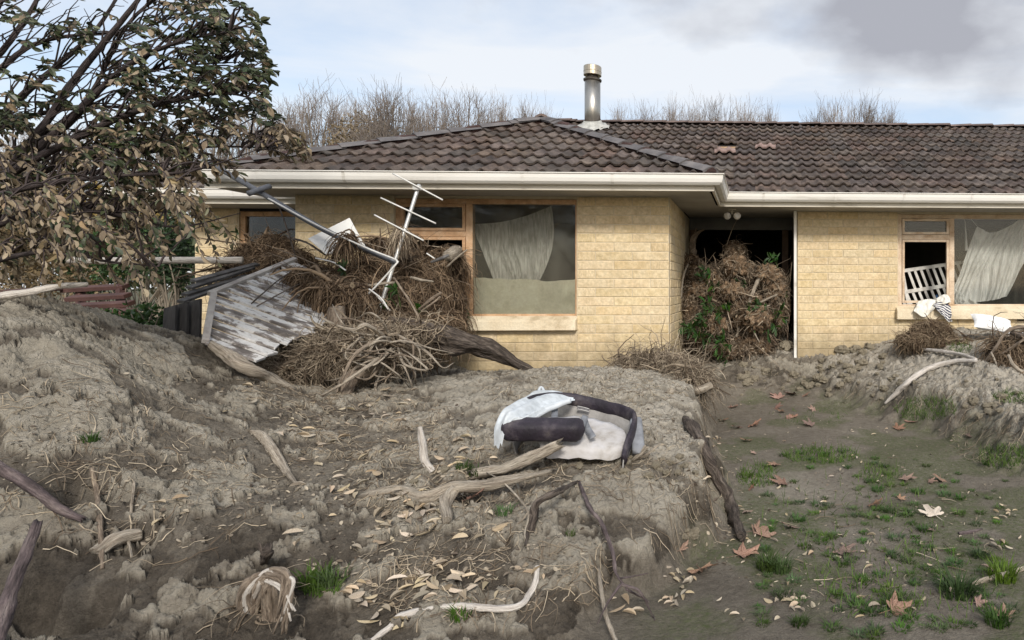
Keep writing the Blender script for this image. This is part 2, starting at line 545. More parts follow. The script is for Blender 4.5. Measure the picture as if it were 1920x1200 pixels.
def netcloth(name, col, alpha_lo, alpha_hi, stretch=(60, 60, 2)):
    m = bpy.data.materials.new(name); m.use_nodes = True
    t = m.node_tree; N = t.nodes; Lk = t.links
    N.clear()
    out = N.new('ShaderNodeOutputMaterial')
    tr = N.new('ShaderNodeBsdfTransparent')
    df = N.new('ShaderNodeBsdfDiffuse'); tl = N.new('ShaderNodeBsdfTranslucent')
    tc = N.new('ShaderNodeTexCoord'); 
    nz = N.new('ShaderNodeTexNoise'); nz.inputs['Scale'].default_value = 4; nz.inputs['Detail'].default_value = 7
    Lk.new(tc.outputs['Object'], nz.inputs['Vector'])
    rp = N.new('ShaderNodeValToRGB')
    rp.color_ramp.elements[0].position = .3; rp.color_ramp.elements[0].color = (*[c * .72 for c in col], 1)
    rp.color_ramp.elements[1].position = .65; rp.color_ramp.elements[1].color = (*col, 1)
    Lk.new(nz.outputs[0], rp.inputs[0])
    Lk.new(rp.outputs[0], df.inputs[0]); Lk.new(rp.outputs[0], tl.inputs[0])
    a = N.new('ShaderNodeMixShader'); a.inputs[0].default_value = .12
    Lk.new(df.outputs[0], a.inputs[1]); Lk.new(tl.outputs[0], a.inputs[2])
    mp = N.new('ShaderNodeMapping'); mp.inputs['Scale'].default_value = stretch
    Lk.new(tc.outputs['Object'], mp.inputs[0])
    n2 = N.new('ShaderNodeTexNoise'); n2.inputs['Scale'].default_value = 1.0; n2.inputs['Detail'].default_value = 3
    Lk.new(mp.outputs[0], n2.inputs['Vector'])
    mr = N.new('ShaderNodeMapRange'); mr.inputs[1].default_value = .35; mr.inputs[2].default_value = .65; mr.inputs[3].default_value = alpha_lo; mr.inputs[4].default_value = alpha_hi
    Lk.new(n2.outputs[0], mr.inputs[0])
    c = N.new('ShaderNodeMixShader')
    Lk.new(mr.outputs[0], c.inputs[0]); Lk.new(tr.outputs[0], c.inputs[1]); Lk.new(a.outputs[0], c.inputs[2])
    Lk.new(c.outputs[0], out.inputs[0])
    return m


mat['net_cream'] = netcloth('cream_net_curtain', (.90, .87, .79), .45, .75)
mat['net_white'] = netcloth('white_net_curtain', (.92, .91, .88), .7, .95)
mat['net_cot'] = netcloth('insect_net', (.74, .79, .83), .72, .93, (25, 25, 25))
# ------------------------------------------------------------------ the silt: height of the ground
def XY(px, D):
    p = W(px, PPY, D)
    return p[0], p[1]


_ctl = [(-500, 1250, 1.7), (-250, 1250, 1.9), (0, 1190, 2.1), (100, 1150, 2.3), (300, 1150, 2.3), (550, 1190, 2.3), (800, 1190, 2.3), (1000, 1190, 2.35),
        (-300, 950, 2.5), (0, 950, 2.6), (200, 950, 2.7), (450, 1000, 2.65), (700, 1000, 2.75), (900, 1000, 2.8), (1060, 1010, 2.8), (1130, 960, 3.0),
        (-300, 780, 2.9), (0, 800, 2.9), (150, 800, 3.0), (300, 850, 3.1), (500, 900, 3.2), (700, 880, 3.4), (900, 900, 3.2), (1050, 865, 3.35), (1190, 860, 3.45), (1270, 840, 3.7),
        (-400, 650, 3.3), (0, 680, 3.2), (100, 620, 3.5), (60, 575, 3.9), (-200, 570, 3.9), (200, 680, 3.8), (250, 645, 4.3), (400, 655, 4.8), (350, 750, 3.9), (500, 760, 4.2), (600, 800, 4.1),
        (750, 780, 4.4), (900, 765, 4.4), (950, 716, 5.0), (1060, 738, 4.7), (1200, 738, 4.8), (1270, 770, 4.5),
        (600, 725, 5.3), (750, 720, 5.6), (880, 702, 6.3), (1050, 702, 6.6), (1250, 698, 6.9), (1150, 694, 6.2), (1310, 715, 6.0), (1290, 700, 7.2),
        (1600, 690, 7.6), (1520, 690, 7.9), (1700, 650, 7.9), (1800, 640, 7.4), (1900, 640, 7.3), (1750, 698, 6.7), (1660, 705, 7.1), (1850, 698, 6.2), (1950, 700, 6.2),
        (1905, 765, 5.1), (1980, 780, 4.7), (2200, 780, 5.0), (2200, 640, 7.5), (1865, 745, 5.6)]
_pts = [(*XY(px, D), W(px, py, D)[2]) for px, py, D in _ctl]
_pts += [(*XY(150, 6.0), .95), (*XY(-300, 6.5), .9), (*XY(60, 8.0), .88), (*XY(400, 6.4), .95), (*XY(620, 6.6), .86), (*XY(-200, 11), .8), (*XY(300, 11), .8),
         (*XY(1330, 8.2), .62), (*XY(1420, 8.4), .8), (*XY(1900, 11), .9), (*XY(1000, 11), .8)]
_pts = np.array(_pts)


def _U(r2):
    return r2 * np.log(r2 + 1e-9) * .5


def _tps(P, lam=0.004):
    n = len(P)
    K = _U(((P[:, None, :2] - P[None, :, :2]) ** 2).sum(-1)) + lam * np.eye(n)
    Q = np.hstack([np.ones((n, 1)), P[:, :2]])
    A = np.block([[K, Q], [Q.T, np.zeros((3, 3))]])
    return np.linalg.solve(A, np.concatenate([P[:, 2], np.zeros(3)]))


_w = _tps(_pts)


def mound(x, y):
    r = _w[-3] + _w[-2] * x + _w[-1] * y
    for i in range(len(_pts)):
        r = r + _w[i] * _U((x - _pts[i, 0]) ** 2 + (y - _pts[i, 1]) ** 2)
    return np.clip(r, .2, 1.7)


_LF = np.array([XY(*q) for q in [(820, 1.2), (1000, 1.9), (1085, 2.3), (1190, 2.65), (1280, 2.9), (1375, 3.35), (1372, 4.0), (1360, 4.6), (1345, 5.4), (1335, 6.5), (1340, 7.6), (1340, 9)]])
_RF = np.array([XY(*q) for q in [(4200, 1.2), (3200, 2.5), (2500, 3.6), (1990, 4.2), (1875, 4.5), (1830, 4.9), (1775, 5.5), (1700, 6.0), (1640, 6.4), (1590, 6.9), (1500, 7.5), (1480, 9)]])


PATCHES = [(*XY(600, 3.5), .75, -.30), (*XY(430, 2.55), .45, -.22), (*XY(720, 2.5), .5, -.15), (*XY(450, 4.4), .6, -.15), (*XY(980, 4.6), .8, .25), (*XY(1090, 2.95), .35, .30), (*XY(1200, 3.9), .5, .22), (*XY(60, 3.0), .5, .10), (*XY(400, 2.95), .25, .35), (*XY(880, 2.75), .35, .12), (*XY(560, 2.75), .2, .25), (*XY(1850, 5.8), .8, .2)]
PITS = [(*XY(60, 2.22), .26, .16), (*XY(170, 2.75), .14, .10), (*XY(430, 2.9), .08, .05), (*XY(880, 3.02), .10, .06), (*XY(735, 3.05), .09, .05), (*XY(1060, 2.85), .08, .06), (*XY(250, 2.6), .10, .06), (*XY(60, 3.3), .10, .06), (*XY(330, 3.5), .10, .05)]


def ground(x, y, detail=True, want=False):
    x = np.asarray(x, float); y = np.asarray(y, float)
    h = mound(x, y)
    wob = .10 * fbm(x, y, .45, 3) + .05 * gn(x * 9, y * 9)
    dL = np.interp(y, _LF[:, 1], _LF[:, 0]) - x + wob
    dR = x - np.interp(y, _RF[:, 1], _RF[:, 0]) + wob
    wl = .17 + .10 * sstep(3.2, 5.0, y)
    sL = sstep(0, 1, dL / wl)
    sR = sstep(-.05, .42, dR) ** .85
    sD = sstep(6.9, 8.2, y + .6 * wob)
    s = np.maximum(np.maximum(sL, sR), sD)
    fl = .285 + .02 * fbm(x, y, .9, 3) + .02 * sstep(6, 8, y)
    z = fl + (h - fl) * s
    a = .12 + .88 * s
    near = 1 - sstep(6.0, 8.0, y)
    # large lumps, clods, crust plates
    z = z + a * .045 * fbm(x, y, .60, 2)
    L = sstep(.2, 1.6, -x) * near          # left mound: broken crust
    b1 = np.abs(fbm(x + .3, y, .16, 3))
    z = z + a * (.006 + .008 * L) * (b1 - .25) * (.5 + .5 * near)
    # crust plates with ragged, undercut-looking rims
    pn = fbm(x * .9 + 4.0, y * 1.25 - 2.0, .30, 5, gain=.62)
    bias = .20 * sstep(.80, 1.15, h) * near - .02
    for (qx, qy, qr, qa) in PATCHES:
        bias = bias + qa * np.exp(-(((x - qx) ** 2 + (y - qy) ** 2) / qr ** 2))
    pn = pn + bias
    plate = sstep(.02, .042, pn)
    z = z + a * (.016 + .012 * L) * plate * (1 + .5 * fbm(x, y, .09, 3)) * s
    pn2 = fbm(x * 1.3 - 7.0, y + 3.0, .17, 4, gain=.6)
    plate2 = sstep(.05, .12, pn2)
    z = z + a * .010 * plate2 * s
    # clods on the cut banks and the right hand mound
    edge = np.clip(4 * sL * (1 - sL), 0, 1) * .9 + sstep(.05, .5, dR) * (1 - sstep(1.4, 2.4, dR)) * .9 + sD * .7 * (1 - sstep(-.2, .1, dL)) + .30
    edge = np.clip(edge, 0, 1.1)
    if detail:
        cl = 1 - np.abs(fbm(x, y, .075, 3, z=z * .8 + .01))
        z = z + a * edge * .013 * (cl - .7)
        cl2 = 1 - np.abs(fbm(x + 9, y - 5, .14, 2))
        z = z + a * edge * .026 * (cl2 - .72)
        wx, wy = x + .05 * fbm(x, y, .2, 3), y + .05 * fbm(x + 5, y + 5, .2, 3)
        f1, f2, cv = worley(wx, wy, .15)
        crk = 1 - sstep(.02, .16, f2 - f1)
        cw = np.clip((edge - .30) * 1.1 + .55 * sstep(.05, .25, fbm(x - 4, y + 8, .6, 3)) * (.25 + .75 * plate) + .12, 0, 1) * s
        z = z + cw * (.022 * cv - .034 * crk)
        f1, f2, cv2 = worley(wx * 1.1 + 3, wy + 7, .055)
        z = z + cw * (.009 * cv2 - .012 * (1 - sstep(.02, .2, f2 - f1)))
        z = z - (.25 + .75 * cw) * .022 * sstep(.30, .46, fbm(x + 2, y + 1, .085, 3)) * s
        z = z + (.25 + .75 * s) * .0115 * (.2 - np.abs(fbm(x, y, .05, 3, gain=.65))) + (.2 + .8 * s) * .003 * fbm(x, y, .022, 2)
    for (qx, qy, qr, qd) in PITS:
        z = z - qd * sstep(1.0, .55, np.hypot(x - qx, (y - qy) * 1.2) / qr + .35 * fbm(x, y, .25, 3))
    if not want:
        return z
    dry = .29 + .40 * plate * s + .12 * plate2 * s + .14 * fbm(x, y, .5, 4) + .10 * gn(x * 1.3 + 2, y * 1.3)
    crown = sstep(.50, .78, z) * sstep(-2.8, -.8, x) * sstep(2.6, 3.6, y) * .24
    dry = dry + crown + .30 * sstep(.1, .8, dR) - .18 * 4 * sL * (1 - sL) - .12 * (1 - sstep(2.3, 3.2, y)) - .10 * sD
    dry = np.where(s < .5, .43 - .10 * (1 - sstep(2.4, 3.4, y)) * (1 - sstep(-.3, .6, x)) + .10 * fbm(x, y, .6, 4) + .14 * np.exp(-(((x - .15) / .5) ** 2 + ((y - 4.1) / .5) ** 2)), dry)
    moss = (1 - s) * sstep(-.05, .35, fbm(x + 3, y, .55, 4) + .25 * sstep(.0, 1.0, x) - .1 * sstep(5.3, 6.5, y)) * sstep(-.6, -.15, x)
    return z, np.clip(dry, 0, 1), np.clip(moss, 0, 1), s


# terrain sheet, denser near the viewer
_u = np.linspace(-420, 2330, 1000)
_d = np.concatenate([np.geomspace(1.25, 9.3, 820), np.geomspace(9.4, 14, 30)])
UU, DD = np.meshgrid(_u, _d)
_xr = (UU - PPX) / FPX
GX = (FV[0] + RV[0] * _xr) * DD
GY = (FV[1] + RV[1] * _xr) * DD
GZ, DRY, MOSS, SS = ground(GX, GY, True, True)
rim = (np.abs(UU - 955) > 1340) | (DD > 13.5) | (DD < 1.27)
GZ = np.where(rim, .0, GZ)
nu, nd = len(_u), len(_d)
idx = np.arange(nu * nd).reshape(nd, nu)
F = np.stack([idx[:-1, :-1], idx[:-1, 1:], idx[1:, 1:], idx[1:, :-1]], -1).reshape(-1, 4)


def ground_material():
    m = bpy.data.materials.new('silt'); m.use_nodes = True
    t = m.node_tree; N = t.nodes; Lk = t.links
    b = N['Principled BSDF']; b.inputs['Roughness'].default_value = .95; b.inputs['Specular IOR Level'].default_value = .15
    at = N.new('ShaderNodeAttribute'); at.attribute_name = 'Col'
    sp = N.new('ShaderNodeSeparateColor'); Lk.new(at.outputs['Color'], sp.inputs[0])
    tc = N.new('ShaderNodeTexCoord')

    def noise(sc, det, rough=.6):
        n = N.new('ShaderNodeTexNoise'); n.inputs['Scale'].default_value = sc; n.inputs['Detail'].default_value = det; n.inputs['Roughness'].default_value = rough
        Lk.new(tc.outputs['Object'], n.inputs['Vector']); return n.outputs[0]

    def math_(op, a, b_=None, c=None):
        n = N.new('ShaderNodeMath'); n.operation = op
        for i, v in enumerate((a, b_, c)):
            if v is None: continue
            if isinstance(v, (int, float)): n.inputs[i].default_value = v
            else: Lk.new(v, n.inputs[i])
        return n.outputs[0]
    k = math_('MULTIPLY_ADD', noise(22, 9, .75), .60, sp.outputs[0])
    k = math_('SUBTRACT', k, .30)
    k = math_('MULTIPLY_ADD', noise(150, 5, .75), .40, k)
    k = math_('SUBTRACT', k, .19)
    rp = N.new('ShaderNodeValToRGB'); e = rp.color_ramp.elements
    while len(e) < 5: e.new(.5)
    for i, (p, c) in enumerate([(.0, (.040, .033, .026)), (.22, (.098, .083, .066)), (.45, (.19, .166, .134)), (.7, (.31, .28, .228)), (1.0, (.43, .39, .325))]):
        e[i].position = p; e[i].color = (*c, 1)
    Lk.new(k, rp.inputs[0])
    mg = N.new('ShaderNodeMixRGB')
    gm = math_('MULTIPLY', sp.outputs[1], math_('MULTIPLY_ADD', noise(38, 7, .75), 3.0, -.95))
    gm2 = N.new('ShaderNodeClamp'); Lk.new(gm, gm2.inputs[0])
    gm3 = math_('MULTIPLY', gm2.outputs[0], .8)
    Lk.new(gm3, mg.inputs[0]); Lk.new(rp.outputs[0], mg.inputs[1]); mg.inputs[2].default_value = (.072, .098, .028, 1)
    Lk.new(mg.outputs[0], b.inputs['Base Color'])
    bp = N.new('ShaderNodeBump'); bp.inputs['Strength'].default_value = .9; bp.inputs['Distance'].default_value = .022
    vo = N.new('ShaderNodeTexVoronoi'); vo.feature = 'DISTANCE_TO_EDGE'; vo.inputs['Scale'].default_value = 15
    wv = N.new('ShaderNodeVectorMath'); wv.operation = 'MULTIPLY_ADD'
    nw = N.new('ShaderNodeTexNoise'); nw.inputs['Scale'].default_value = 9; nw.inputs['Detail'].default_value = 5; Lk.new(tc.outputs['Object'], nw.inputs['Vector'])
    Lk.new(nw.outputs['Color'], wv.inputs[0]); wv.inputs[1].default_value = (.16, .16, .16); Lk.new(tc.outputs['Object'], wv.inputs[2])
    Lk.new(wv.outputs[0], vo.inputs['Vector'])
    cr = math_('MINIMUM', math_('MULTIPLY', vo.outputs['Distance'], 5.0), .45)
    hh = math_('MULTIPLY_ADD', noise(60, 8, .72), 1.0, math_('MULTIPLY', noise(230, 4, .7), .4))
    hh = math_('ADD', hh, math_('MULTIPLY', cr, sp.outputs[0]))
    Lk.new(hh, bp.inputs['Height']); Lk.new(bp.outputs[0], b.inputs['Normal'])
    return m


mat['silt'] = ground_material()
mb = MB()
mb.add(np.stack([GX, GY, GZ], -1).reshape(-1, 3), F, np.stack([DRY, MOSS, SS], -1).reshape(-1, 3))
tag(mb.build('silt_ground', mat['silt'], smooth=True), 'pale flood silt mounds with a dug out path', None, None, 'structure')
mat['field'] = M('field', [(.3, (.06, .055, .035)), (.6, (.10, .095, .05)), (.8, (.13, .12, .075))], .6, 8, .95, .6, 6, bdist=.1)
mb = MB()
q = np.linspace(-900, 900, 61)
gx, gy = np.meshgrid(q, q)
ii = np.arange(61 * 61).reshape(61, 61)
mb.add(np.stack([gx, gy, .12 + 0 * gx], -1).reshape(-1, 3), np.stack([ii[:-1, :-1], ii[:-1, 1:], ii[1:, 1:], ii[1:, :-1]], -1).reshape(-1, 4))
tag(mb.build('ground', mat['field']), 'flat field reaching the horizon', None, None, 'structure')



def ground_at(px, py, lift=0.0):
    """places on the silt seen along the given photo bearings (arrays) -> (n,3)"""
    px = np.atleast_1d(np.asarray(px, float)); py = np.atleast_1d(np.asarray(py, float))
    f = np.clip((px - _u[0]) / (_u[1] - _u[0]), 0, nu - 1.001); i = f.astype(int); f = f - i
    out = []
    for a in range(0, len(px), 800):
        b = slice(a, a + 800)
        col = GZ[:, i[b]] * (1 - f[b]) + GZ[:, i[b] + 1] * f[b]
        zr_ = CAM[2] + ((PPY - py[b]) / FPX)[None] * _d[:, None]
        hit = (zr_ < col) & (_d > 1.6)[:, None]
        k = np.where(hit.any(0), hit.argmax(0), nd - 40)
        D_ = _d[k]
        P_ = CAM + (FV[None] + RV[None] * ((px[b] - PPX) / FPX)[:, None]) * D_[:, None]
        P_[:, 2] = col[k, np.arange(len(k))] + lift
        out.append(P_)
    return np.concatenate(out)


def gzs(x, y):
    x = np.asarray(x, float); y = np.asarray(y, float)
    D = x * FV[0] + y * FV[1]; pxx = PPX + FPX * (x * RV[0] + y * RV[1]) / np.maximum(D, .1)
    i = np.clip(((pxx - _u[0]) / (_u[1] - _u[0])).astype(int), 0, nu - 1)
    k = np.clip(np.searchsorted(_d, D), 0, nd - 2)
    return GZ[k, i]


def gz(x, y):
    return float(gzs(np.array([x]), np.array([y]))[0])


# ------------------------------------------------------------------ the house
Y1, Y2 = 7.05, 8.27
XC = -0.94
XL = onY(553, 500, Y1)[0]
XH = onY(365, 450, Y2)[0]
OV = 0.5
ZS, ZG, ZW1, ZW0, ZB = 2.605, 2.755, 2.575, 1.30, 1.14
house = empty('house', (0.0, 8.0, 0.3), 'cream brick single storey house with brown tiled roof', 'house')
HP = lambda o: setp(o, house)


def sub(o, p):
    """sub-part keeping its placement"""
    o.parent = p
    o.matrix_parent_inverse = p.matrix_basis.inverted() if p.parent is None else Matrix.Identity(4)
    if p.parent is house:
        o.matrix_parent_inverse = Matrix.Identity(4)
    return o


# parts of the house are modelled in world places; the house empty's offset is removed by setp
def hpart(mb_, name, mats, smooth=False, bevel=0, label=None):
    o = mb_.build(name, mats, None, smooth, bevel)
    HP(o)
    if label: o['label'] = label
    return o


def hsub(o, part):
    o.parent = part     # the part sits at its own origin (world zero), so local = world
    return o


# brick shapes (shared)
BL, BH, BD = .391, .092, .09


def brick_mesh(seed):
    g = np.random.default_rng(seed)
    nx, nz = 7, 4
    xs = np.array([-.5, -.487, -.25, 0, .25, .487, .5]) * BL; zs = np.array([-.5, -.44, .44, .5]) * BH
    V = []; Fc = []
    for j, z in enumerate(zs):
        for i, x in enumerate(xs):
            ed = i in (0, nx - 1) or j in (0, nz - 1)
            d = 0.0 if ed else -.0025 - g.random() * .0035
            V.append((x, .003 + d, z))
    for j in range(nz - 1):
        for i in range(nx - 1):
            a = j * nx + i
            Fc.append((a, a + 1, a + nx + 1, a + nx))
    n0 = len(V)
    for (x, z) in ((-.5, -.5), (.5, -.5), (.5, .5), (-.5, .5)):
        V.append((x * BL, BD, z * BH))
    ring = [[j * nx for j in range(nz)], [j * nx + nx - 1 for j in range(nz)], list(range(nx)), [(nz - 1) * nx + i for i in range(nx)]]
    Fc.append(tuple([n0 + 1, n0] [::-1]) + tuple(ring[2][::-1]))
    Fc.append((n0 + 3, n0 + 2) + tuple(ring[3][::-1]))
    Fc.append((n0, n0 + 3) + tuple(ring[0][::-1]))
    Fc.append((n0 + 2, n0 + 1) + tuple(ring[1]))
    me = bpy.data.meshes.new('brick')
    me.from_pydata(V, [], Fc)
    bm = bmesh.new(); bm.from_mesh(me); bmesh.ops.recalc_face_normals(bm, faces=bm.faces); bm.to_mesh(me); bm.free()
    me.materials.append(mat['brick'])
    return me


BM = [brick_mesh(i) for i in range(12)]


def lay(part, o, ux, rz, u0, u1, z0, z1, phase=0, gaps=()):
    """courses of brick on a face: origin o, along ux, outward is -y turned by rz; u from u0 to u1"""
    c0 = int(math.floor(z0 / .1))
    c = c0
    while c * .1 + .05 < z1:
        zc = c * .1 + .05
        s = u0 - ((c + phase) % 2) * .2 - .4 * (c % 3 == 2) * .0
        while s < u1:
            a, b = max(s, u0), min(s + .4, u1)
            if b - a > .05:
                m = (a + b) / 2
                ok = True
                for (g0, g1, h0, h1) in gaps:
                    if m > g0 and m < g1 and zc > h0 and zc < h1: ok = False
                if ok:
                    br = link('brick', rnd.choice(BM), part)
                    p = o + ux * m
                    br.location = (p[0], p[1], zc)
                    br.rotation_euler = (R(rnd.uniform(-.4, .4)), R(rnd.uniform(-.25, .25)), rz + R(rnd.uniform(-.4, .4)))
                    br.scale = ((b - a - .009) / BL, 1, 1)
            s += .4
        c += 1


XU = np.array([1.0, 0, 0]); YU = np.array([0, 1.0, 0])
RC = .005        # mortar set back behind the brick faces
xw0, xw1 = onY(738, 500, Y1)[0], onY(1081, 500, Y1)[0]
xr0, xw2 = onY(1495, 500, Y2)[0], onY(1684, 500, Y2)[0]
XR = 6.4
# wing front wall
mb = MB()
mb.box((XL, Y1 + RC, .2), (xw0, Y1 + .22, ZS)).box((xw1, Y1 + RC, .2), (XC - RC, Y1 + .22, ZS)).box((xw0, Y1 + RC, .2), (xw1, Y1 + .22, ZB - .002)).box((xw0, Y1 + .02, ZW1 + .002), (xw1, Y1 + .22, ZS))
w1 = hpart(mb, 'wall', mat['mortar'])
O1 = np.array([0, Y1, 0])
lay(w1, O1, XU, 0, xw1 + .004, XC, .6, ZS)
lay(w1, O1, XU, 0, onY(860, 640, Y1)[0], xw1 + .004, .6, ZB - .03)
lay(w1, O1, XU, 0, XL, xw0 - .004, 1.55, ZS)
# wing side wall beside the porch
mb = MB()
mb.box((XC - .22, Y1 + .23, .2), (XC - RC, Y2 + 1.2, ZS))
w2 = hpart(mb, 'wall', mat['mortar'])
lay(w2, np.array([XC, 0, 0]), YU, R(90), Y1 + BD + .012, Y2 + .35, .6, ZS, 1)
# wall between porch and the broken window
mb = MB()
mb.box((xr0 + .0, Y2 + RC, .2), (xw2, Y2 + .22, ZS)).box((xw2, Y2 + RC, .2), (XR, Y2 + .22, ZB + .02)).box((xw2, Y2 + .02, ZW1 + .002), (XR, Y2 + .22, ZS))
w3 = hpart(mb, 'wall', mat['mortar'])
O2 = np.array([0, Y2, 0])
lay(w3, O2, XU, 0, xr0, xw2 - .004, .45, ZS, 1)
lay(w3, O2, XU, 0, xw2 - .004, 3.5, .8, ZB + .02, 1)
# set back wall at the left end
xs0, xs1 = onY(447, 450, Y2)[0], onY(560, 450, Y2)[0]
mb = MB()
mb.box((XH, Y2 + RC, .2), (xs0, Y2 + .22, ZS)).box((xs0, Y2 + RC, .2), (xs1, Y2 + .22, 1.55)).box((xs1, Y2 + RC, .2), (XL + .1, Y2 + .22, ZS))
mb.box((XL + .002, Y1 + .23, .2), (XL + .2, Y2 - .01, ZS))
w4 = hpart(mb, 'wall', mat['mortar'])
lay(w4, O2, XU, 0, XH, xs0 - .01, .95, ZS, 0)
# dark rooms behind
mb = MB()
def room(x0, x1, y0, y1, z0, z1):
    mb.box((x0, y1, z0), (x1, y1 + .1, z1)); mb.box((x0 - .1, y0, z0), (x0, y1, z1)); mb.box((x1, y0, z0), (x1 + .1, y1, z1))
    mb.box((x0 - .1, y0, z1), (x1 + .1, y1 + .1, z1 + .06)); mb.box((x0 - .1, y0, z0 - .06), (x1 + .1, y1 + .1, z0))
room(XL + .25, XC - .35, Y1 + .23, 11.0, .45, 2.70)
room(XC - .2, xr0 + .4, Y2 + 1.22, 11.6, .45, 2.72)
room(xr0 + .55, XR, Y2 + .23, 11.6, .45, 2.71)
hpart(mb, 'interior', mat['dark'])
# porch: soffit, lintel, door frame
mb = MB()
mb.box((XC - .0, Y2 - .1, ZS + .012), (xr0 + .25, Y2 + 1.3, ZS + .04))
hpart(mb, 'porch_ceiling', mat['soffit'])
mb = MB()
zl = 2.44
mb.box((XC + .004, Y2 + .90, zl), (xr0 - .004, Y2 + 1.0, ZS + .008))
hpart(mb, 'door_lintel', M('lintel_paint', [(.3, (.09, .09, .09)), (.7, (.15, .15, .145))], 4, 5, .7))
mb = MB()
mdf = M('door_frame_wood', [(.3, (.05, .03, .018)), (.7, (.11, .07, .045))], 7, 6, .7)
hpart(MB().box((xr0 - .16, Y2 + .91, .3), (xr0 - .07, Y2 + .99, zl - .003)), 'door_jamb', mdf)
hpart(MB().box((XC + .01, Y2 + .91, .3), (XC + .09, Y2 + .99, zl - .003)), 'door_jamb', mdf)
mb = MB()
mb.box((xr0 + .002, Y2 + .23, .2), (xr0 + .2, Y2 + 1.2, ZS))
hpart(mb, 'porch_wall', M('porch_lining', [(.3, (.13, .11, .08)), (.7, (.2, .17, .13))], 4, 5, .8))
# white corner post by the porch
mb = MB()
pA = onY(1491, 385, Y2 - .03); pB = onY(1492, 684, Y2 - .03)
mb.box((pA[0] - .018, Y2 - .05, .4), (pA[0] + .018, Y2 - .012, ZS - .003))
hpart(mb, 'corner_trim', mat['paint'], bevel=.004)
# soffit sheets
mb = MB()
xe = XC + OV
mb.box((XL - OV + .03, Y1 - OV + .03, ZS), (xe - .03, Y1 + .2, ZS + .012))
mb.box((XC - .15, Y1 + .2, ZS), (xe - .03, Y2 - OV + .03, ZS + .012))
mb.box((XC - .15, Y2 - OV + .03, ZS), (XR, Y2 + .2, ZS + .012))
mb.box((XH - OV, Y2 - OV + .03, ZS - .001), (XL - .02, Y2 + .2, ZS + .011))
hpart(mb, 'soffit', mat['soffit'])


def along(path, prof, closed_prof=False):
    """extrude (out, z) profile along a plan path with mitres; outward is to the right of travel"""
    P = np.asarray(path, float)
    n = len(P); offs = []
    for i in range(n):
        d0 = P[i] - P[i - 1] if i else P[1] - P[0]
        d1 = P[i + 1] - P[i] if i < n - 1 else P[-1] - P[-2]
        d0 = d0 / np.linalg.norm(d0); d1 = d1 / np.linalg.norm(d1)
        a = np.array([d0[1], -d0[0]]); b = np.array([d1[1], -d1[0]])
        m = a + b; m = m / (np.dot(m, a))
        offs.append(m)
    V = []
    for i in range(n):
        for (o_, z) in prof:
            q = P[i] + offs[i] * o_
            V.append((q[0], q[1], z))
    k = len(prof); Fc = []
    for i in range(n - 1):
        for j in range(k if closed_prof else k - 1):
            a = i * k + j; b = i * k + (j + 1) % k
            Fc.append((a, b, b + k, a + k))
    if closed_prof:
        Fc.append(tuple(range(k))[::-1]); Fc.append(tuple((n - 1) * k + j for j in range(k)))
    return V, Fc


def resample_path(p, st=.35):
    out = [np.array(p[0], float)]
    for a, b in zip(p[:-1], p[1:]):
        a = np.array(a, float); b = np.array(b, float)
        m = max(1, int(np.linalg.norm(b - a) / st))
        for i in range(1, m + 1):
            out.append(a + (b - a) * i / m)
    return out


eave = [(XL - OV, Y1 - OV), (xe, Y1 - OV), (xe, Y2 - OV), (XR, Y2 - OV)]
eave2 = [(XH - OV, Y2 - OV), (XL - .02, Y2 - OV)]
gprof = [(.026, ZG - .012), (.026, ZG - .10), (.045, ZG - .112), (.085, ZG - .108), (.108, ZG - .085), (.118, ZG - .05), (.122, ZG - .014), (.134, ZG - .006), (.134, ZG + .002), (.120, ZG + .002), (.112, ZG - .012), (.108, ZG - .05), (.098, ZG - .08), (.08, ZG - .098), (.05, ZG - .10), (.036, ZG - .09), (.036, ZG - .012)]
fprof = [(0, ZS - .012), (.024, ZS - .012), (.024, ZG - .03), (0, ZG - .03)]
for ev in (eave, eave2):
    mb = MB(); mb.add(*along(ev, gprof, True)); g_ = hpart(mb, 'gutter', mat['paint'])
    for a, b in zip(ev[:-1], ev[1:]):
        a = np.array(a); b = np.array(b); d = b - a; Ln = np.linalg.norm(d); d /= Ln; nn = np.array([d[1], -d[0]])
        s = .55
        while s < Ln - .2:
            mb = MB()
            c = a + d * s
            pr = [(o_ + .004 * (1 if o_ > .03 else 0), z - .003) for o_, z in gprof[1:8]]
            for (o0, z0), (o1, z1) in zip(pr[:-1], pr[1:]):
                p0 = c + nn * o0; p1 = c + nn * o1
                e = d * .014
                mb.add([(p0[0] - e[0], p0[1] - e[1], z0), (p0[0] + e[0], p0[1] + e[1], z0), (p1[0] + e[0], p1[1] + e[1], z1), (p1[0] - e[0], p1[1] - e[1], z1)], [(0, 1, 2, 3)])
            br = mb.build('bracket', mat['paint']); hsub(br, g_)
            s += .86 + rnd.uniform(-.03, .03)
    mb = MB(); mb.add(*along(ev, fprof, True)); hpart(mb, 'fascia', mat['fascia'])

# ------------------------------------------------------------------ roofs
PT = R(25); TP = math.tan(PT)
ZE = 2.745
YE1, YE2 = Y1 - OV - .06, Y2 - OV - .06
XA, XB = XL - OV, xe               # wing eave ends
hw = (XB - XA) / 2
APX = (XA + hw, YE1 + hw + .0, ZE + hw * TP)
RIDGE_Y = YE2 + 3.9
RIDGE_Z = ZE + 3.9 * TP
TW, TL_, TPITCH = .30, .40, .338


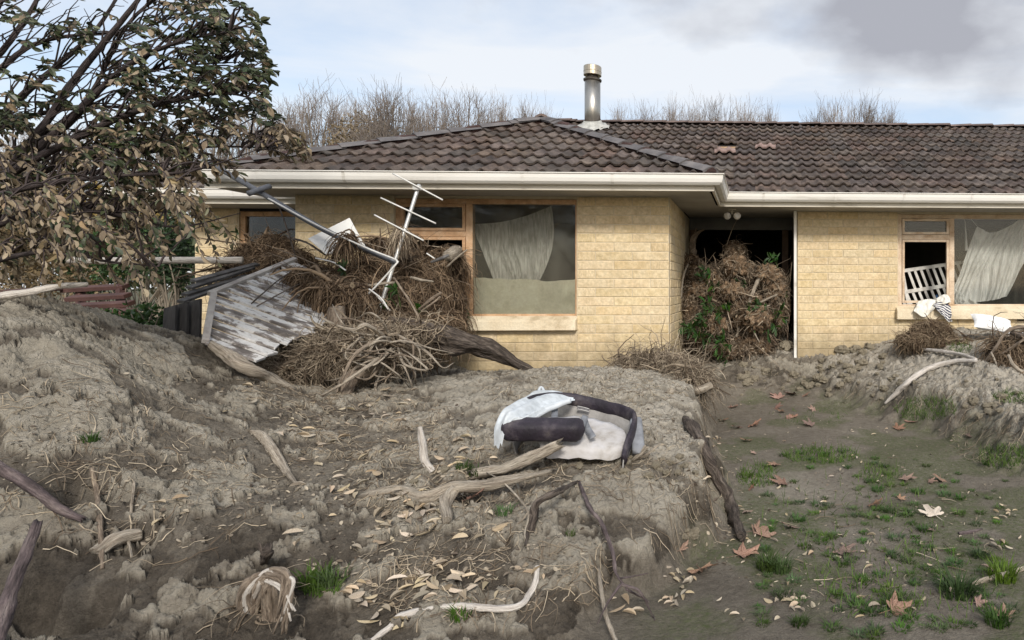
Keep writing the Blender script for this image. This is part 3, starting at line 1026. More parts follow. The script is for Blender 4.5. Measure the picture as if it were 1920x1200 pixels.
def tile_mesh(seed=0, chip=False):
    g = random.Random(seed)
    nx = 21
    xs = np.linspace(0, TW + .02, nx)
    ph = (xs % .15) / .15
    prof = .030 * np.clip(np.cos((ph - .5) * 2 * np.pi) * .9 + .25, 0, 2) ** 1.15 / 1.15
    V = []; 
    for (y, dz) in ((0, 0), (TL_, 0)):
        for x, p in zip(xs, prof):
            V.append((x, y + (g.uniform(-.004, .004) if y == 0 else 0), p + .0))
    for x, p in zip(xs, prof):
        V.append((x, .004, p - .021))
    Fc = []
    for i in range(nx - 1):
        Fc.append((i, i + 1, nx + i + 1, nx + i))
        Fc.append((2 * nx + i, 2 * nx + i + 1, i + 1, i))
    Fc.append((2 * nx, 0, nx)); Fc.append((nx - 1, 3 * nx - 1, 2 * nx - 1))
    return V, Fc


TV, TF = tile_mesh()


def mk_tile(seed, m):
    v, f = tile_mesh(seed)
    me = bpy.data.meshes.new('tile'); me.from_pydata(v, [], f); me.materials.append(m)
    sm = [len(p.vertices) == 4 and p.vertices[0] < 21 and p.vertices[2] >= 21 for p in me.polygons]
    me.polygons.foreach_set('use_smooth', sm)
    return me


TM = [mk_tile(i, mat['tile']) for i in range(8)]
TM_pale = [mk_tile(20 + i, mat['tile_pale']) for i in range(3)]
ntile = 0


def lay_tiles(part, x0, x1, ye, run, keep, clips, skip=(), pale=()):
    """tiles on a slope facing the viewer; clips: list of (point, normal) keeping the side the normal points to"""
    global ntile
    cp, sp_ = math.cos(PT), math.sin(PT)
    tilt = math.atan(.032 / TPITCH)
    v = Vector((0, math.cos(PT - tilt), math.sin(PT - tilt))); n = Vector((0, -math.sin(PT - tilt), math.cos(PT - tilt)))
    rows = int(run / cp / TPITCH) + 1
    ncol = int((x1 - x0) / TW) + 1
    for i in range(rows):
        s = i * TPITCH - .03
        for j in range(ncol):
            x = x0 + j * TW
            y = ye + s * cp; z = ZE + s * sp_ + .032
            yc = ye + (s + TPITCH / 2) * cp
            if not keep(x, x + TW, y, y + TL_ * cp): continue
            if (i, j) in skip: continue
            jx, jy, jr = rnd.uniform(-.004, .004), rnd.uniform(-.008, .008), rnd.uniform(-.6, .6)
            Mx = Matrix(((1, v[0], n[0], x + jx), (0, v[1], n[1], y + jy), (0, v[2], n[2], z + rnd.uniform(-.003, .004)), (0, 0, 0, 1))) @ Matrix.Rotation(R(jr), 4, 'Z')
            me = rnd.choice(TM)
            if (i, j) in pale:
                me = rnd.choice(TM_pale); Mx = Mx @ Matrix.Translation((0, .0, .012)) @ Matrix.Rotation(R(rnd.uniform(-5, 5)), 4, 'Z')
            cut = False
            corners = [Mx @ Vector(c) for c in ((0, 0, 0), (TW, 0, 0), (TW, TL_, 0), (0, TL_, 0))]
            for (cpnt, cn) in clips:
                dd = [(c - Vector(cpnt)).dot(Vector(cn)) for c in corners]
                if max(dd) <= 0.01: cut = None; break
                if min(dd) < 0: cut = True
            if cut is None: continue
            if cut:
                bm = bmesh.new(); bm.from_mesh(me)
                for (cpnt, cn) in clips:
                    inv = Mx.inverted()
                    bmesh.ops.bisect_plane(bm, geom=bm.verts[:] + bm.edges[:] + bm.faces[:], plane_co=inv @ Vector(cpnt), plane_no=(inv.to_3x3() @ Vector(cn)), clear_inner=True)
                if len(bm.faces) < 3: bm.free(); continue
                me2 = bpy.data.meshes.new('tile'); bm.to_mesh(me2); bm.free()
                if not me2.materials: me2.materials.append(mat['tile'])
                me = me2
            o = link('tile', me, part)
            o.matrix_local = Mx
            ntile += 1


# roof sheathing under the tiles
mat['sheath'] = M('roof_underlay', [(.3, (.02, .016, .014)), (.7, (.05, .04, .034))], 5, 5, .95)
mb = MB()
dz = -.012
zr = lambda y: ZE + (y - YE2) * TP + dz
z1f = lambda y: ZE + (y - YE1) * TP + dz
mb.add([(XA, YE1, ZE + dz), (XB, YE1, ZE + dz), (APX[0], APX[1], APX[2] + dz)], [(0, 1, 2)])
yv = YE2 + hw
mb.add([(XB, YE1, ZE + dz), (XB, YE2, ZE + dz), (APX[0], yv, zr(yv)), (APX[0], APX[1], APX[2] + dz)], [(0, 1, 2, 3)])
mb.add([(XA, YE2, ZE + dz), (XA, YE1, ZE + dz), (APX[0], APX[1], APX[2] + dz), (APX[0], yv, zr(yv))], [(0, 1, 2, 3)])
roofw = hpart(mb, 'roof', mat['sheath'], label='hipped roof over the projecting wing')
mb = MB()
XHL = XH - OV
# main roof hole: no opening, the dark underlay colour stands in for its shade
hx0, hx1 = None, None
mb.add([(XHL, YE2, ZE + dz), (XR, YE2, ZE + dz), (XR, RIDGE_Y, RIDGE_Z + dz), (XHL + 3.9, RIDGE_Y, RIDGE_Z + dz)], [(0, 1, 2, 3)])
mb.add([(XR, RIDGE_Y + 3.9, ZE), (XHL, RIDGE_Y + 3.9, ZE), (XHL + 3.9, RIDGE_Y, RIDGE_Z + dz), (XR, RIDGE_Y, RIDGE_Z + dz)], [(0, 1, 2, 3)])
mb.add([(XHL, RIDGE_Y + 3.9, ZE), (XHL, YE2, ZE + dz), (XHL + 3.9, RIDGE_Y, RIDGE_Z + dz)], [(0, 1, 2)])
mb.box((XH, Y2 + 7.0, .2), (XR, Y2 + 7.2, ZS)); mb.box((XR, Y2 + .3, .2), (XR + .1, Y2 + 7.2, ZS)); mb.box((XH, Y2 + .22, .2), (XH + .1, Y2 + 7.0, ZS))
roofm = hpart(mb, 'roof', mat['sheath'], label='long gabled main roof')
s2 = 1 / math.sqrt(2)
lay_tiles(roofw, XA - .06, XB, YE1, hw, lambda a, b, c, d: True, [((XB - .02, YE1, 0), (-s2, -s2, 0)), ((XA + .02, YE1, 0), (s2, -s2, 0))])


def tile_at(px, py):
    n = np.array([0, -math.sin(PT), math.cos(PT)])
    p = onplane(px, py, (0, YE2, ZE + .03), n)
    s = (p[1] - YE2) / math.cos(PT)
    return int((s + .03) / TPITCH), int((p[0] - X0T) / TW)


X0T = -4.2
hole = tile_at(1366, 276)
pale = {tile_at(1432, 277), tile_at(1345, 279)}
pt2 = {tile_at(1560, 282), tile_at(1545, 274), tile_at(1580, 292), tile_at(1595, 298)}
lay_tiles(roofm, X0T, XR - .8, YE2, 3.88, lambda a, b, c, d: (c > yv - .5 or b > XB - (c - YE2) - .75), [((0, RIDGE_Y - .03, 0), (0, -1, 0))], {hole}, pale)
lay_tiles(roofm, XHL - .05, XL + .1, YE2, 1.3, lambda a, b, c, d: True, [((XHL + .02, YE2, 0), (s2, -s2, 0))])
# battens seen in the gap
mb = MB()
bi, bj = hole
yb = YE2 + (bi * TPITCH + .12) * math.cos(PT)
mb.box((X0T + bj * TW - .05, yb, ZE + (yb - YE2) * TP - .008), (X0T + bj * TW + TW + .05, yb + .05, ZE + (yb - YE2) * TP + .018))
hsub(mb.build('batten', M('batten_wood', [(.3, (.30, .20, .12)), (.7, (.42, .30, .2))], 9, 5, .8)), roofm)


def cap_mesh(L, m, wdt=.115):
    a = np.linspace(-1, 1, 7)
    prof = [(t * wdt, -.062 * abs(t) ** 1.6) for t in a]
    V = []
    for x, k in ((0, 1.0), (L, .86)):
        for (y, z) in prof: V.append((x, y * k, z * k + (0.012 if x == 0 else -.008)))
    for x, k in ((0.0, 1.0),):
        for (y, z) in prof: V.append((x + .003, y * .93, z - .018))
    n = len(prof); Fc = []
    for i in range(n - 1):
        Fc.append((i, n + i, n + i + 1, i + 1)); Fc.append((2 * n + i, i, i + 1, 2 * n + i + 1))
    me = bpy.data.meshes.new('ridge_tile'); me.from_pydata(V, [], Fc); me.materials.append(m)
    bm = bmesh.new(); bm.from_mesh(me); bmesh.ops.recalc_face_normals(bm, faces=bm.faces); bm.to_mesh(me); bm.free()
    return me


CAPG, CAPB = cap_mesh(.45, mat['ridge']), cap_mesh(.45, mat['ridge_brown'])


def caps(part, a, b, me, up=.05):
    a = Vector(a); b = Vector(b)
    d = (b - a); L = d.length; d.normalize()
    side = Vector((0, 0, 1)).cross(d).normalized(); n = d.cross(side)
    k = int(L / .40)
    for i in range(k + 1):
        p = a + d * (i * .40) + n * (up + rnd.uniform(-.004, .004))
        if i == k: p = a + d * (L - .42) + n * (up + .012)
        o = link('ridge_tile', me, part)
        o.matrix_local = Matrix(((d[0], side[0], n[0], p[0]), (d[1], side[1], n[1], p[1]), (d[2], side[2], n[2], p[2]), (0, 0, 0, 1))) @ Matrix.Rotation(R(rnd.uniform(-1.2, 1.2)), 4, 'Z') @ Matrix.Rotation(R(rnd.uniform(-1, 1)), 4, 'Y')


zc = .030
caps(roofw, (XB, YE1, ZE + zc), (APX[0], APX[1], APX[2] + zc), CAPG, .055)
caps(roofw, (XA, YE1, ZE + zc), (APX[0], APX[1], APX[2] + zc), CAPG, .055)
caps(roofw, (APX[0], APX[1] - .1, APX[2] + zc), (APX[0], yv, APX[2] + zc), CAPB, .055)
caps(roofm, (XR, RIDGE_Y, RIDGE_Z + zc), (XHL + 3.8, RIDGE_Y, RIDGE_Z + zc), CAPB, .05)
caps(roofm, (XHL, YE2, ZE + zc), (XHL + 3.9, RIDGE_Y, RIDGE_Z + zc), CAPG, .05)
# bedding mortar along the hips
mb = MB()
for (a, b, sg) in (((XB, YE1, ZE), APX, 1), ((XA, YE1, ZE), APX, -1)):
    a = np.array(a) + np.array([0, 0, .012]); b = np.array(b) + np.array([0, 0, .012])
    V, Fc = rtube([a, b], [.070, .070], 8, 60, .25, 3, True)
    mb.add(V, Fc)
hsub(mb.build('hip_bedding', mat['bedding'], smooth=False), roofw)

# ------------------------------------------------------------------ flue
fy = RIDGE_Y - .42
fz = ZE + (fy - YE2) * TP
fx = onY(1111, 240, fy)[0]
sc = ray(1111, 240)[1] and fy / ray(1111, 240)[1] / FPX      # metres per photo pixel at the flue
ztop = onY(1111, 125, fy)[2]


def lathe(prof, S=24, cx=0, cy=0):
    V = []; Fc = []
    for r, z in prof:
        for i in range(S):
            a = 2 * math.pi * i / S
            V.append((cx + r * math.cos(a), cy + r * math.sin(a), z))
    k = len(prof)
    for j in range(k - 1):
        for i in range(S):
            a = j * S + i; b = j * S + (i + 1) % S
            Fc.append((a, b, b + S, a + S))
    Fc.append(tuple(range(S))[::-1]); Fc.append(tuple((k - 1) * S + i for i in range(S)))
    return V, Fc


rr = 14.3 * sc
flue = hpart(MB().add(*lathe([(rr, fz - .1), (rr, ztop - 28 * sc)], 28, fx, fy)), 'flue', mat['steel'], True, label='stainless steel flue')
hsub(MB().add(*lathe([(rr * 1.0, ztop - 29 * sc), (rr * 1.14, ztop - 27 * sc), (rr * 1.17, ztop - 24.5 * sc), (rr * 1.02, ztop - 23 * sc), (rr * .72, ztop - 20.5 * sc), (rr * .66, ztop - 16 * sc)], 28, fx, fy)).build('collar', mat['steel_dark'], smooth=False), flue)
hsub(MB().add(*lathe([(rr * 1.02, ztop - 17.5 * sc), (rr * 1.13, ztop - 17 * sc), (rr * 1.13, ztop - 11 * sc), (rr * 1.15, ztop - 10.5 * sc), (rr * 1.15, ztop - 9.5 * sc), (rr * 1.13, ztop - 9 * sc), (rr * 1.13, ztop - .8 * sc), (rr * 1.08, ztop), (rr * .4, ztop + .01)], 28, fx, fy)).build('cowl', mat['brass'], smooth=False), flue)
mb = MB()
S = 40
V = []
for k, (r_, up) in enumerate(((rr * 1.02, .16), (rr * 1.25, .09), (rr * 1.75, .06), (rr * 2.1, .045))):
    for i in range(S):
        a = 2 * math.pi * i / S
        q = r_ * (1 + (.10 * math.sin(5 * a + k) + .08 * math.sin(11 * a) if k > 1 else 0)) * (1.0 if abs(math.cos(a)) < .7 else 1.05)
        x = fx + q * math.cos(a); y = fy + q * math.sin(a)
        V.append((x, y, ZE + (y - YE2) * TP + up + (.02 * math.sin(a * 13 + 2) if k > 1 else 0)))
Fc = [(k * S + i, k * S + (i + 1) % S, (k + 1) * S + (i + 1) % S, (k + 1) * S + i) for k in range(3) for i in range(S)]
mb.add(V, Fc)
hsub(mb.build('flashing', mat['lead'], smooth=True), flue)
# porch twin floodlight
lp = onY(1373, 383, Y2 - .25)
light = hpart(MB().box((lp[0] - .05, lp[1] - .05, ZS - .032), (lp[0] + .05, lp[1] + .05, ZS - .001)).bar((lp[0], lp[1], ZS - .03), (lp[0], lp[1], ZS - .075), .025, .025, (0, 1, 0)), 'porch_light', mat['concrete'], bevel=.004, label='twin porch floodlight under the eaves')
for s in (-1, 1):
    c = Vector((lp[0] + s * .048, lp[1] - .02, ZS - .105))
    V, Fc = lathe([(.018, .0), (.030, .02), (.046, .055), (.047, .062), (.03, .078), (.006, .082)], 18)
    Mx = Matrix.Translation(c + Vector((0, .035, .02))) @ Matrix.Rotation(R(s * 14), 4, 'Z') @ Matrix.Rotation(R(105), 4, 'X')
    hsub(MB().add([Mx @ Vector(v) for v in V], Fc).build('lamp', M('lamp_glass', [(.3, (.42, .40, .37)), (.7, (.62, .60, .56))], 20, 4, .25), smooth=True), light)

# ------------------------------------------------------------------ windows
def window(Y, x0, x1, z0, z1, xm, ztr, glassm, fr, name='window', label=None, lower_open=True, sillz=ZB, sx0=None, sx1=None, big_first=False):
    ft = .055
    mb = MB()
    yF, yB = Y + .035, Y + .105
    jt = .022
    mb.box((x0, yF, z0), (x0 + ft, yB, z1)); mb.box((x1 - jt, yF, z0), (x1, yB, z1))
    mb.box((x0 + ft, yF, z1 - ft), (x1 - jt, yB, z1)); mb.box((x0 + ft, yF, z0), (x1 - jt, yB, z0 + ft * .45))
    mb.box((xm - .035, yF - .004, z0 + ft * .45), (xm + .035, yB, z1 - ft))
    o = hpart(mb, name, fr, bevel=.004, label=label)
    # transom and casement sashes
    mb = MB(); mb.box((x0 + ft, yF - .003, ztr - .03), (xm - .035, yB, ztr + .03)); hsub(mb.build('transom', fr, bevel=.003), o)
    def sash(a, b, c, d, w=.032):
        mb = MB()
        ys, ye = yF - .012, yF + .03
        mb.box((a, ys, c), (a + w, ye, d)); mb.box((b - w, ys, c), (b, ye, d)); mb.box((a + w, ys, c), (b - w, ye, c + w)); mb.box((a + w, ys, d - w), (b - w, ye, d))
        hsub(mb.build('sash', fr, bevel=.003), o)
    sash(x0 + ft + .004, xm - .039, ztr + .034, z1 - ft - .004)
    sash(x0 + ft + .004, xm - .039, z0 + ft * .7 + .004, ztr - .034)
    def pane(a, b, c, d, m):
        hsub(MB().box((a, yF + .012, c), (b, yF + .017, d)).build('pane', m), o)
    pane(x0 + ft + .03, xm - .065, ztr + .06, z1 - ft - .03, glassm[0])
    pane(xm + .036, x1 - jt, z0 + ft * .45, z1 - ft, glassm[1])
    if sx0 is not None:
        V = [(sx0, Y - .085, sillz), (sx1, Y - .085, sillz), (sx1, Y + .034, sillz), (sx0, Y + .034, sillz), (sx0, Y - .085, z0 - .045), (sx1, Y - .085, z0 - .045), (sx1, Y + .034, z0 + .006), (sx0, Y + .034, z0 + .006)]
        hsub(MB().add(V, [(0, 3, 2, 1), (4, 5, 6, 7), (0, 1, 5, 4), (1, 2, 6, 5), (2, 3, 7, 6), (3, 0, 4, 7)]).build('sill', mat['sill'], bevel=.006), o)
    return o


xm1 = onY(877, 480, Y1)[0]
winL = window(Y1, xw0 + .002, xw1 - .002, ZW0 - .01, ZW1, xm1, onY(800, 438, Y1)[2], (mat['glass'], mat['glass']), mat['timber'], label='large window with orange timber frame', sx0=onY(872, 600, Y1)[0], sx1=xw1 + .01)
xm2 = onY(1786, 480, Y2)[0]
winR = window(Y2, xw2 + .002, xm2 + 2.2, ZW0 + .06, ZW1, xm2, onY(1730, 444, Y2)[2], (mat['glass_clean'], mat['glass_clean']), mat['frame_pale'], label='window with a broken lower pane', sillz=1.19, sx0=xw2 - .03, sx1=xm2 + 2.25)
mb = MB()
yF = Y2 + .03
zt = onY(500, 396, Y2)[2]
mb.box((xs0, yF, 1.45), (xs0 + .06, yF + .08, zt)); mb.box((xs1 - .06, yF, 1.45), (xs1, yF + .08, zt)); mb.box((xs0 + .06, yF, zt - .06), (xs1 - .06, yF + .08, zt)); mb.box((xs0 + .06, yF, 1.80), (xs1 - .06, yF + .08, 1.86))
winS = hpart(mb, 'window', mat['timber'], bevel=.004, label='small window behind the driftwood')
hsub(MB().box((xs0 + .06, yF + .03, 1.86), (xs1 - .06, yF + .035, zt - .06)).build('pane', mat['glass_clean']), winS)
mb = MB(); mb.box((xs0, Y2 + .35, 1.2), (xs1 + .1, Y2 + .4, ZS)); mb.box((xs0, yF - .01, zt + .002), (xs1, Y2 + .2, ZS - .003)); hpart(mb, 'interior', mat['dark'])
# ------------------------------------------------------------------ more materials
mat['drift'] = M('driftwood', [(.3, (.15, .12, .09)), (.47, (.34, .29, .23)), (.72, (.50, .445, .365))], 1, 8, .88, 1.0, 2.2, stretch=(7, 60, 60), coord='Col', fine=.25)
mat['drift_white'] = M('bleached_wood', [(.28, (.33, .285, .24)), (.5, (.55, .505, .455)), (.8, (.68, .645, .59))], 1, 8, .82, .8, 2.2, stretch=(7, 60, 60), coord='Col', fine=.15)
mat['bark'] = M('wet_bark', [(.3, (.030, .024, .020)), (.5, (.105, .083, .069)), (.75, (.25, .21, .175))], 1, 8, .88, 1.0, 2.0, stretch=(9, 45, 45), coord='Col', fine=.35, bdist=.04)
mat['bark_violet'] = M('violet_bark', [(.3, (.045, .034, .034)), (.5, (.105, .080, .080)), (.78, (.25, .205, .19))], 1, 8, .8, .9, 2.0, stretch=(10, 45, 45), coord='Col', fine=.3)
mat['root'] = M('root_wood', [(.3, (.085, .062, .045)), (.5, (.21, .165, .125)), (.78, (.38, .32, .255))], 1, 8, .9, .9, 2.0, stretch=(9, 50, 50), coord='Col', fine=.3)
mat['strand'] = M('flood_wrack', [(.3, (.8, .8, .8)), (.7, (1.1, 1.1, 1.1))], 12, 4, .95, attr=True, spec=.1)
mat['core'] = M('matted_debris', [(.28, (.030, .021, .014)), (.5, (.075, .052, .034)), (.78, (.17, .125, .085))], 14, 8, .98, 1.0, 30, bdist=.05, fine=.3, attr=True)
mat['leaf'] = M('leaf', [(.3, (.85, .85, .85)), (.7, (1.1, 1.1, 1.1))], 20, 3, .55, attr=True, spec=.4, trans=.12)
mat['leaf_green'] = M('green_leaf', [(.3, (.028, .040, .018)), (.7, (.065, .085, .036))], 30, 4, .42, rand=.4, huerand=.03, spec=.5, trans=.12)
mat['leaf_tan'] = M('dead_leaf', [(.3, (.15, .11, .07)), (.7, (.33, .26, .175))], 30, 4, .7, rand=.3, huerand=.012, trans=.12)
mat['litter'] = M('fallen_leaf', [(.3, (.27, .215, .15)), (.7, (.48, .405, .30))], 30, 4, .75, rand=.38, huerand=.012)
mat['plane_leaf'] = M('plane_leaf', [(.25, (.13, .075, .055)), (.5, (.25, .155, .115)), (.8, (.39, .28, .225))], 16, 6, .75, .3, 60, rand=.35, huerand=.012)
mat['plane_pale'] = M('plane_leaf_pale', [(.25, (.40, .33, .26)), (.7, (.66, .58, .49))], 16, 6, .75, .3, 60)
mat['grass'] = M('grass', [(.3, (.038, .075, .016)), (.7, (.085, .14, .038))], 8, 4, .6, rand=.4, huerand=.025, trans=.25)
mat['bgbark'] = M('bare_tree_bark', [(.3, (.15, .125, .095)), (.7, (.27, .23, .18))], 3, 5, .9)
mat['bgtwig'] = M('bare_tree_twigs', [(.3, (.17, .14, .12)), (.7, (.28, .24, .21))], 3, 5, .9)
mat['pole'] = M('painted_pole', [(.3, (.07, .073, .082)), (.55, (.13, .135, .15)), (.8, (.20, .20, .21))], 9, 6, .5, .1, 40, metal=.2)
mat['alu'] = M('dull_aluminium', [(.3, (.40, .40, .39)), (.7, (.66, .66, .65))], 9, 6, .4, .1, 40, metal=.6)
mat['conduit'] = M('white_conduit', [(.3, (.50, .49, .46)), (.7, (.74, .73, .71))], 9, 5, .5)
mat['board'] = M('white_board', [(.25, (.50, .48, .43)), (.45, (.74, .73, .69)), (.8, (.82, .81, .78))], 4, 7, .5, .05, 40)
mat['greyplank'] = M('grey_plank', [(.28, (.035, .033, .033)), (.5, (.09, .086, .085)), (.78, (.21, .205, .20))], 5, 8, .85, .6, 30, stretch=(1, 1, .12), fine=.2)
mat['redplank'] = M('red_brown_plank', [(.28, (.050, .026, .024)), (.6, (.095, .048, .042)), (.85, (.17, .11, .095))], 4, 6, .75, .3, 30)
mat['crib'] = M('crib_paint', [(.28, (.40, .37, .33)), (.5, (.68, .66, .62)), (.8, (.76, .745, .71))], 6, 6, .55)
mat['cloth_white'] = M('muddy_white_cloth', [(.25, (.46, .42, .34)), (.5, (.70, .68, .62)), (.8, (.80, .79, .75))], 9, 6, .9, .25, 120)
mat['pillow'] = M('white_pillow', [(.25, (.62, .60, .56)), (.5, (.80, .80, .79)), (.8, (.84, .84, .84))], 6, 5, .9, .3, 14, bdist=.03)
mat['vinyl'] = M('violet_black_fabric', [(.28, (.010, .008, .011)), (.52, (.026, .020, .029)), (.62, (.060, .050, .058)), (.8, (.19, .165, .135))], 7, 9, .6, .3, 50, spec=.4, fine=.2)
mat['cot_grey'] = M('grey_lining', [(.28, (.20, .19, .18)), (.6, (.33, .315, .30)), (.8, (.40, .385, .37))], 9, 6, .85, .3, 60)
mat['mattress'] = M('mattress_cover', [(.3, (.20, .17, .13)), (.46, (.42, .40, .385)), (.7, (.56, .55, .565))], 6, 8, .85, .3, 30)
mat['strap'] = M('grey_strap', [(.3, (.15, .155, .17)), (.7, (.25, .26, .28))], 20, 4, .8)


def peeling():
    m = M('peeling_white_paint', [(.40, (.13, .115, .105)), (.49, (.30, .27, .25)), (.505, (.58, .57, .555)), (.8, (.70, .695, .68))], 9, 12, .8, .6, 40, stretch=(.7, 1.2, 1), dist=.4, fine=.1)
    return m


mat['peel'] = peeling()


def stripes():
    m = bpy.data.materials.new('navy_striped_cloth'); m.use_nodes = True
    t = m.node_tree; N = t.nodes; Lk = t.links; b = N['Principled BSDF']; b.inputs['Roughness'].default_value = .9
    at = N.new('ShaderNodeAttribute'); at.attribute_name = 'Col'
    sp = N.new('ShaderNodeSeparateColor'); Lk.new(at.outputs['Color'], sp.inputs[0])
    mm = N.new('ShaderNodeMath'); mm.operation = 'MULTIPLY'; mm.inputs[1].default_value = 6; Lk.new(sp.outputs[0], mm.inputs[0])
    fr = N.new('ShaderNodeMath'); fr.operation = 'FRACT'; Lk.new(mm.outputs[0], fr.inputs[0])
    gt = N.new('ShaderNodeMath'); gt.operation = 'GREATER_THAN'; gt.inputs[1].default_value = .5; Lk.new(fr.outputs[0], gt.inputs[0])
    mx_ = N.new('ShaderNodeMixRGB'); Lk.new(gt.outputs[0], mx_.inputs[0]); mx_.inputs[1].default_value = (.025, .03, .07, 1); mx_.inputs[2].default_value = (.70, .69, .66, 1)
    Lk.new(mx_.outputs[0], b.inputs['Base Color'])
    return m


mat['stripe'] = stripes()


# ------------------------------------------------------------------ generic builders
def limb(name, label, cat, pts, rad, m, S=12, rough=.35, group=None, parent=None, splint=.0, lift=None, n=None, flat=1.0, extra=()):
    """a log, branch or root: pts are (bearing x, bearing y, distance or None for lying on the silt)"""
    P = []
    Dl = ground_at(*pts[-1][:2])[0] @ FV if any(len(p) > 2 and p[2] == 'b' for p in pts) else 0
    pts = [(p[0], p[1], Dl) if (len(p) > 2 and p[2] == 'b') else p for p in pts]
    for i, p in enumerate(pts):
        r_ = rad[min(len(rad) - 1, int(round(i * (len(rad) - 1) / max(1, len(pts) - 1))))]
        if len(p) < 3 or p[2] is None:
            P.append(ground_at(p[0], p[1])[0] + np.array([0, 0, (lift if lift is not None else r_ * .45)]))
        else:
            P.append(W(*p))
    V, Fc = rtube(P, rad, S, n or 8 * len(P), rough, rnd.random() * 20, True, flat, None, splint)
    mb = MB().add(V, Fc, RT_C)
    for (ep, er) in extra:
        EP = [ground_at(p[0], p[1])[0] + np.array([0, 0, er[0] * .5]) if (len(p) < 3 or p[2] is None) else W(*p) for p in ep]
        mb.add(*rtube(EP, er, 8, 7 * len(EP), rough, rnd.random() * 20), RT_C)
    o = mb.build(name, m, parent, smooth=True)
    if label: tag(o, label, cat, group)
    return o


LEAFV = np.array([(0, 0, 0)] + [q for (x_, w_, e_, c_) in ((.12, .28, .05, 0), (.36, .50, .09, -.02), (.66, .46, .07, -.05), (.88, .24, .0, -.08)) for q in ((x_, -w_, e_), (x_, 0, c_), (x_, w_, e_))] + [(1, 0, -.11)])
LEAFF = np.array([(0, 1, 2), (0, 2, 3), (10, 13, 11), (11, 13, 12)]), np.array([(a + k_, a + 3 + k_, a + 4 + k_, a + 1 + k_) for a in (1, 4, 7) for k_ in (0, 1)])


def leaves(pos, d, nrm, L, Wd, col, curl=None):
    """batch of leaf blades: pos, direction, normal (N,3); length, width (N); colour (N,3)"""
    N_ = len(pos)
    d = d / (np.linalg.norm(d, axis=1, keepdims=True) + 1e-9)
    sx = np.cross(nrm, d); sx /= np.linalg.norm(sx, axis=1, keepdims=True) + 1e-9
    n = np.cross(d, sx)
    k = np.ones(N_) if curl is None else curl
    V = pos[:, None] + (LEAFV[None, :, 0:1] * L[:, None, None]) * d[:, None] + (LEAFV[None, :, 1:2] * Wd[:, None, None]) * sx[:, None] + (LEAFV[None, :, 2:3] * (L * k)[:, None, None]) * n[:, None]
    base = (np.arange(N_) * len(LEAFV))[:, None, None]
    F = [(f[None] + base).reshape(-1, f.shape[1]) for f in LEAFF]
    C = np.repeat(np.asarray(col)[:, None], len(LEAFV), 1).reshape(-1, 3)
    return V.reshape(-1, 3), F, C


def leaf_mesh(name, m, w=.42, curl=1.0):
    V = LEAFV * np.array([1, w, curl])
    me = bpy.data.meshes.new(name)
    me.from_pydata([tuple(v) for v in V], [], [tuple(f) for a in LEAFF for f in a])
    me.materials.append(m)
    return me


LM_GREEN = [leaf_mesh('leaf', mat['leaf_green'], .42, c) for c in (.6, 1.2, -.8)]
LM_TAN = [leaf_mesh('leaf', mat['leaf_tan'], .46, c) for c in (1.0, 2.0, -1.3)]
LM_LIT = [leaf_mesh('fallen_leaf', mat['litter'], w, c) for w, c in ((.36, 1.2), (.42, 2.0), (.40, -.9), (.30, 1.6))]


def frame(p, d, n, s):
    d = Vector(d).normalized(); sx = Vector(n).cross(d)
    if sx.length < 1e-5: sx = Vector((1, 0, 0)).cross(d)
    sx.normalize(); n = d.cross(sx)
    return Matrix(((d[0] * s, sx[0] * s, n[0] * s, p[0]), (d[1] * s, sx[1] * s, n[1] * s, p[1]), (d[2] * s, sx[2] * s, n[2] * s, p[2]), (0, 0, 0, 1)))


def blob(c, r, seed, n=22, amp=.28, sc=2.2):
    """lumpy closed mass"""
    th = np.linspace(0, np.pi, n); ph = np.linspace(0, 2 * np.pi, 2 * n, endpoint=False)
    T, P_ = np.meshgrid(th, ph, indexing='ij')
    D_ = np.stack([np.sin(T) * np.cos(P_), np.sin(T) * np.sin(P_), np.cos(T)], -1)
    k = 1 + amp * fbm(D_[..., 0] * sc + seed, D_[..., 1] * sc, 1.0, 4, z=D_[..., 2] * sc + .01)
    V = np.asarray(c) + D_ * k[..., None] * np.asarray(r)
    m = 2 * n
    i = np.arange(n * m).reshape(n, m)
    F_ = np.stack([i[:-1], np.roll(i, -1, 1)[:-1], np.roll(i, -1, 1)[1:], i[1:]], -1).reshape(-1, 4)
    return V.reshape(-1, 3), F_[:, ::-1]


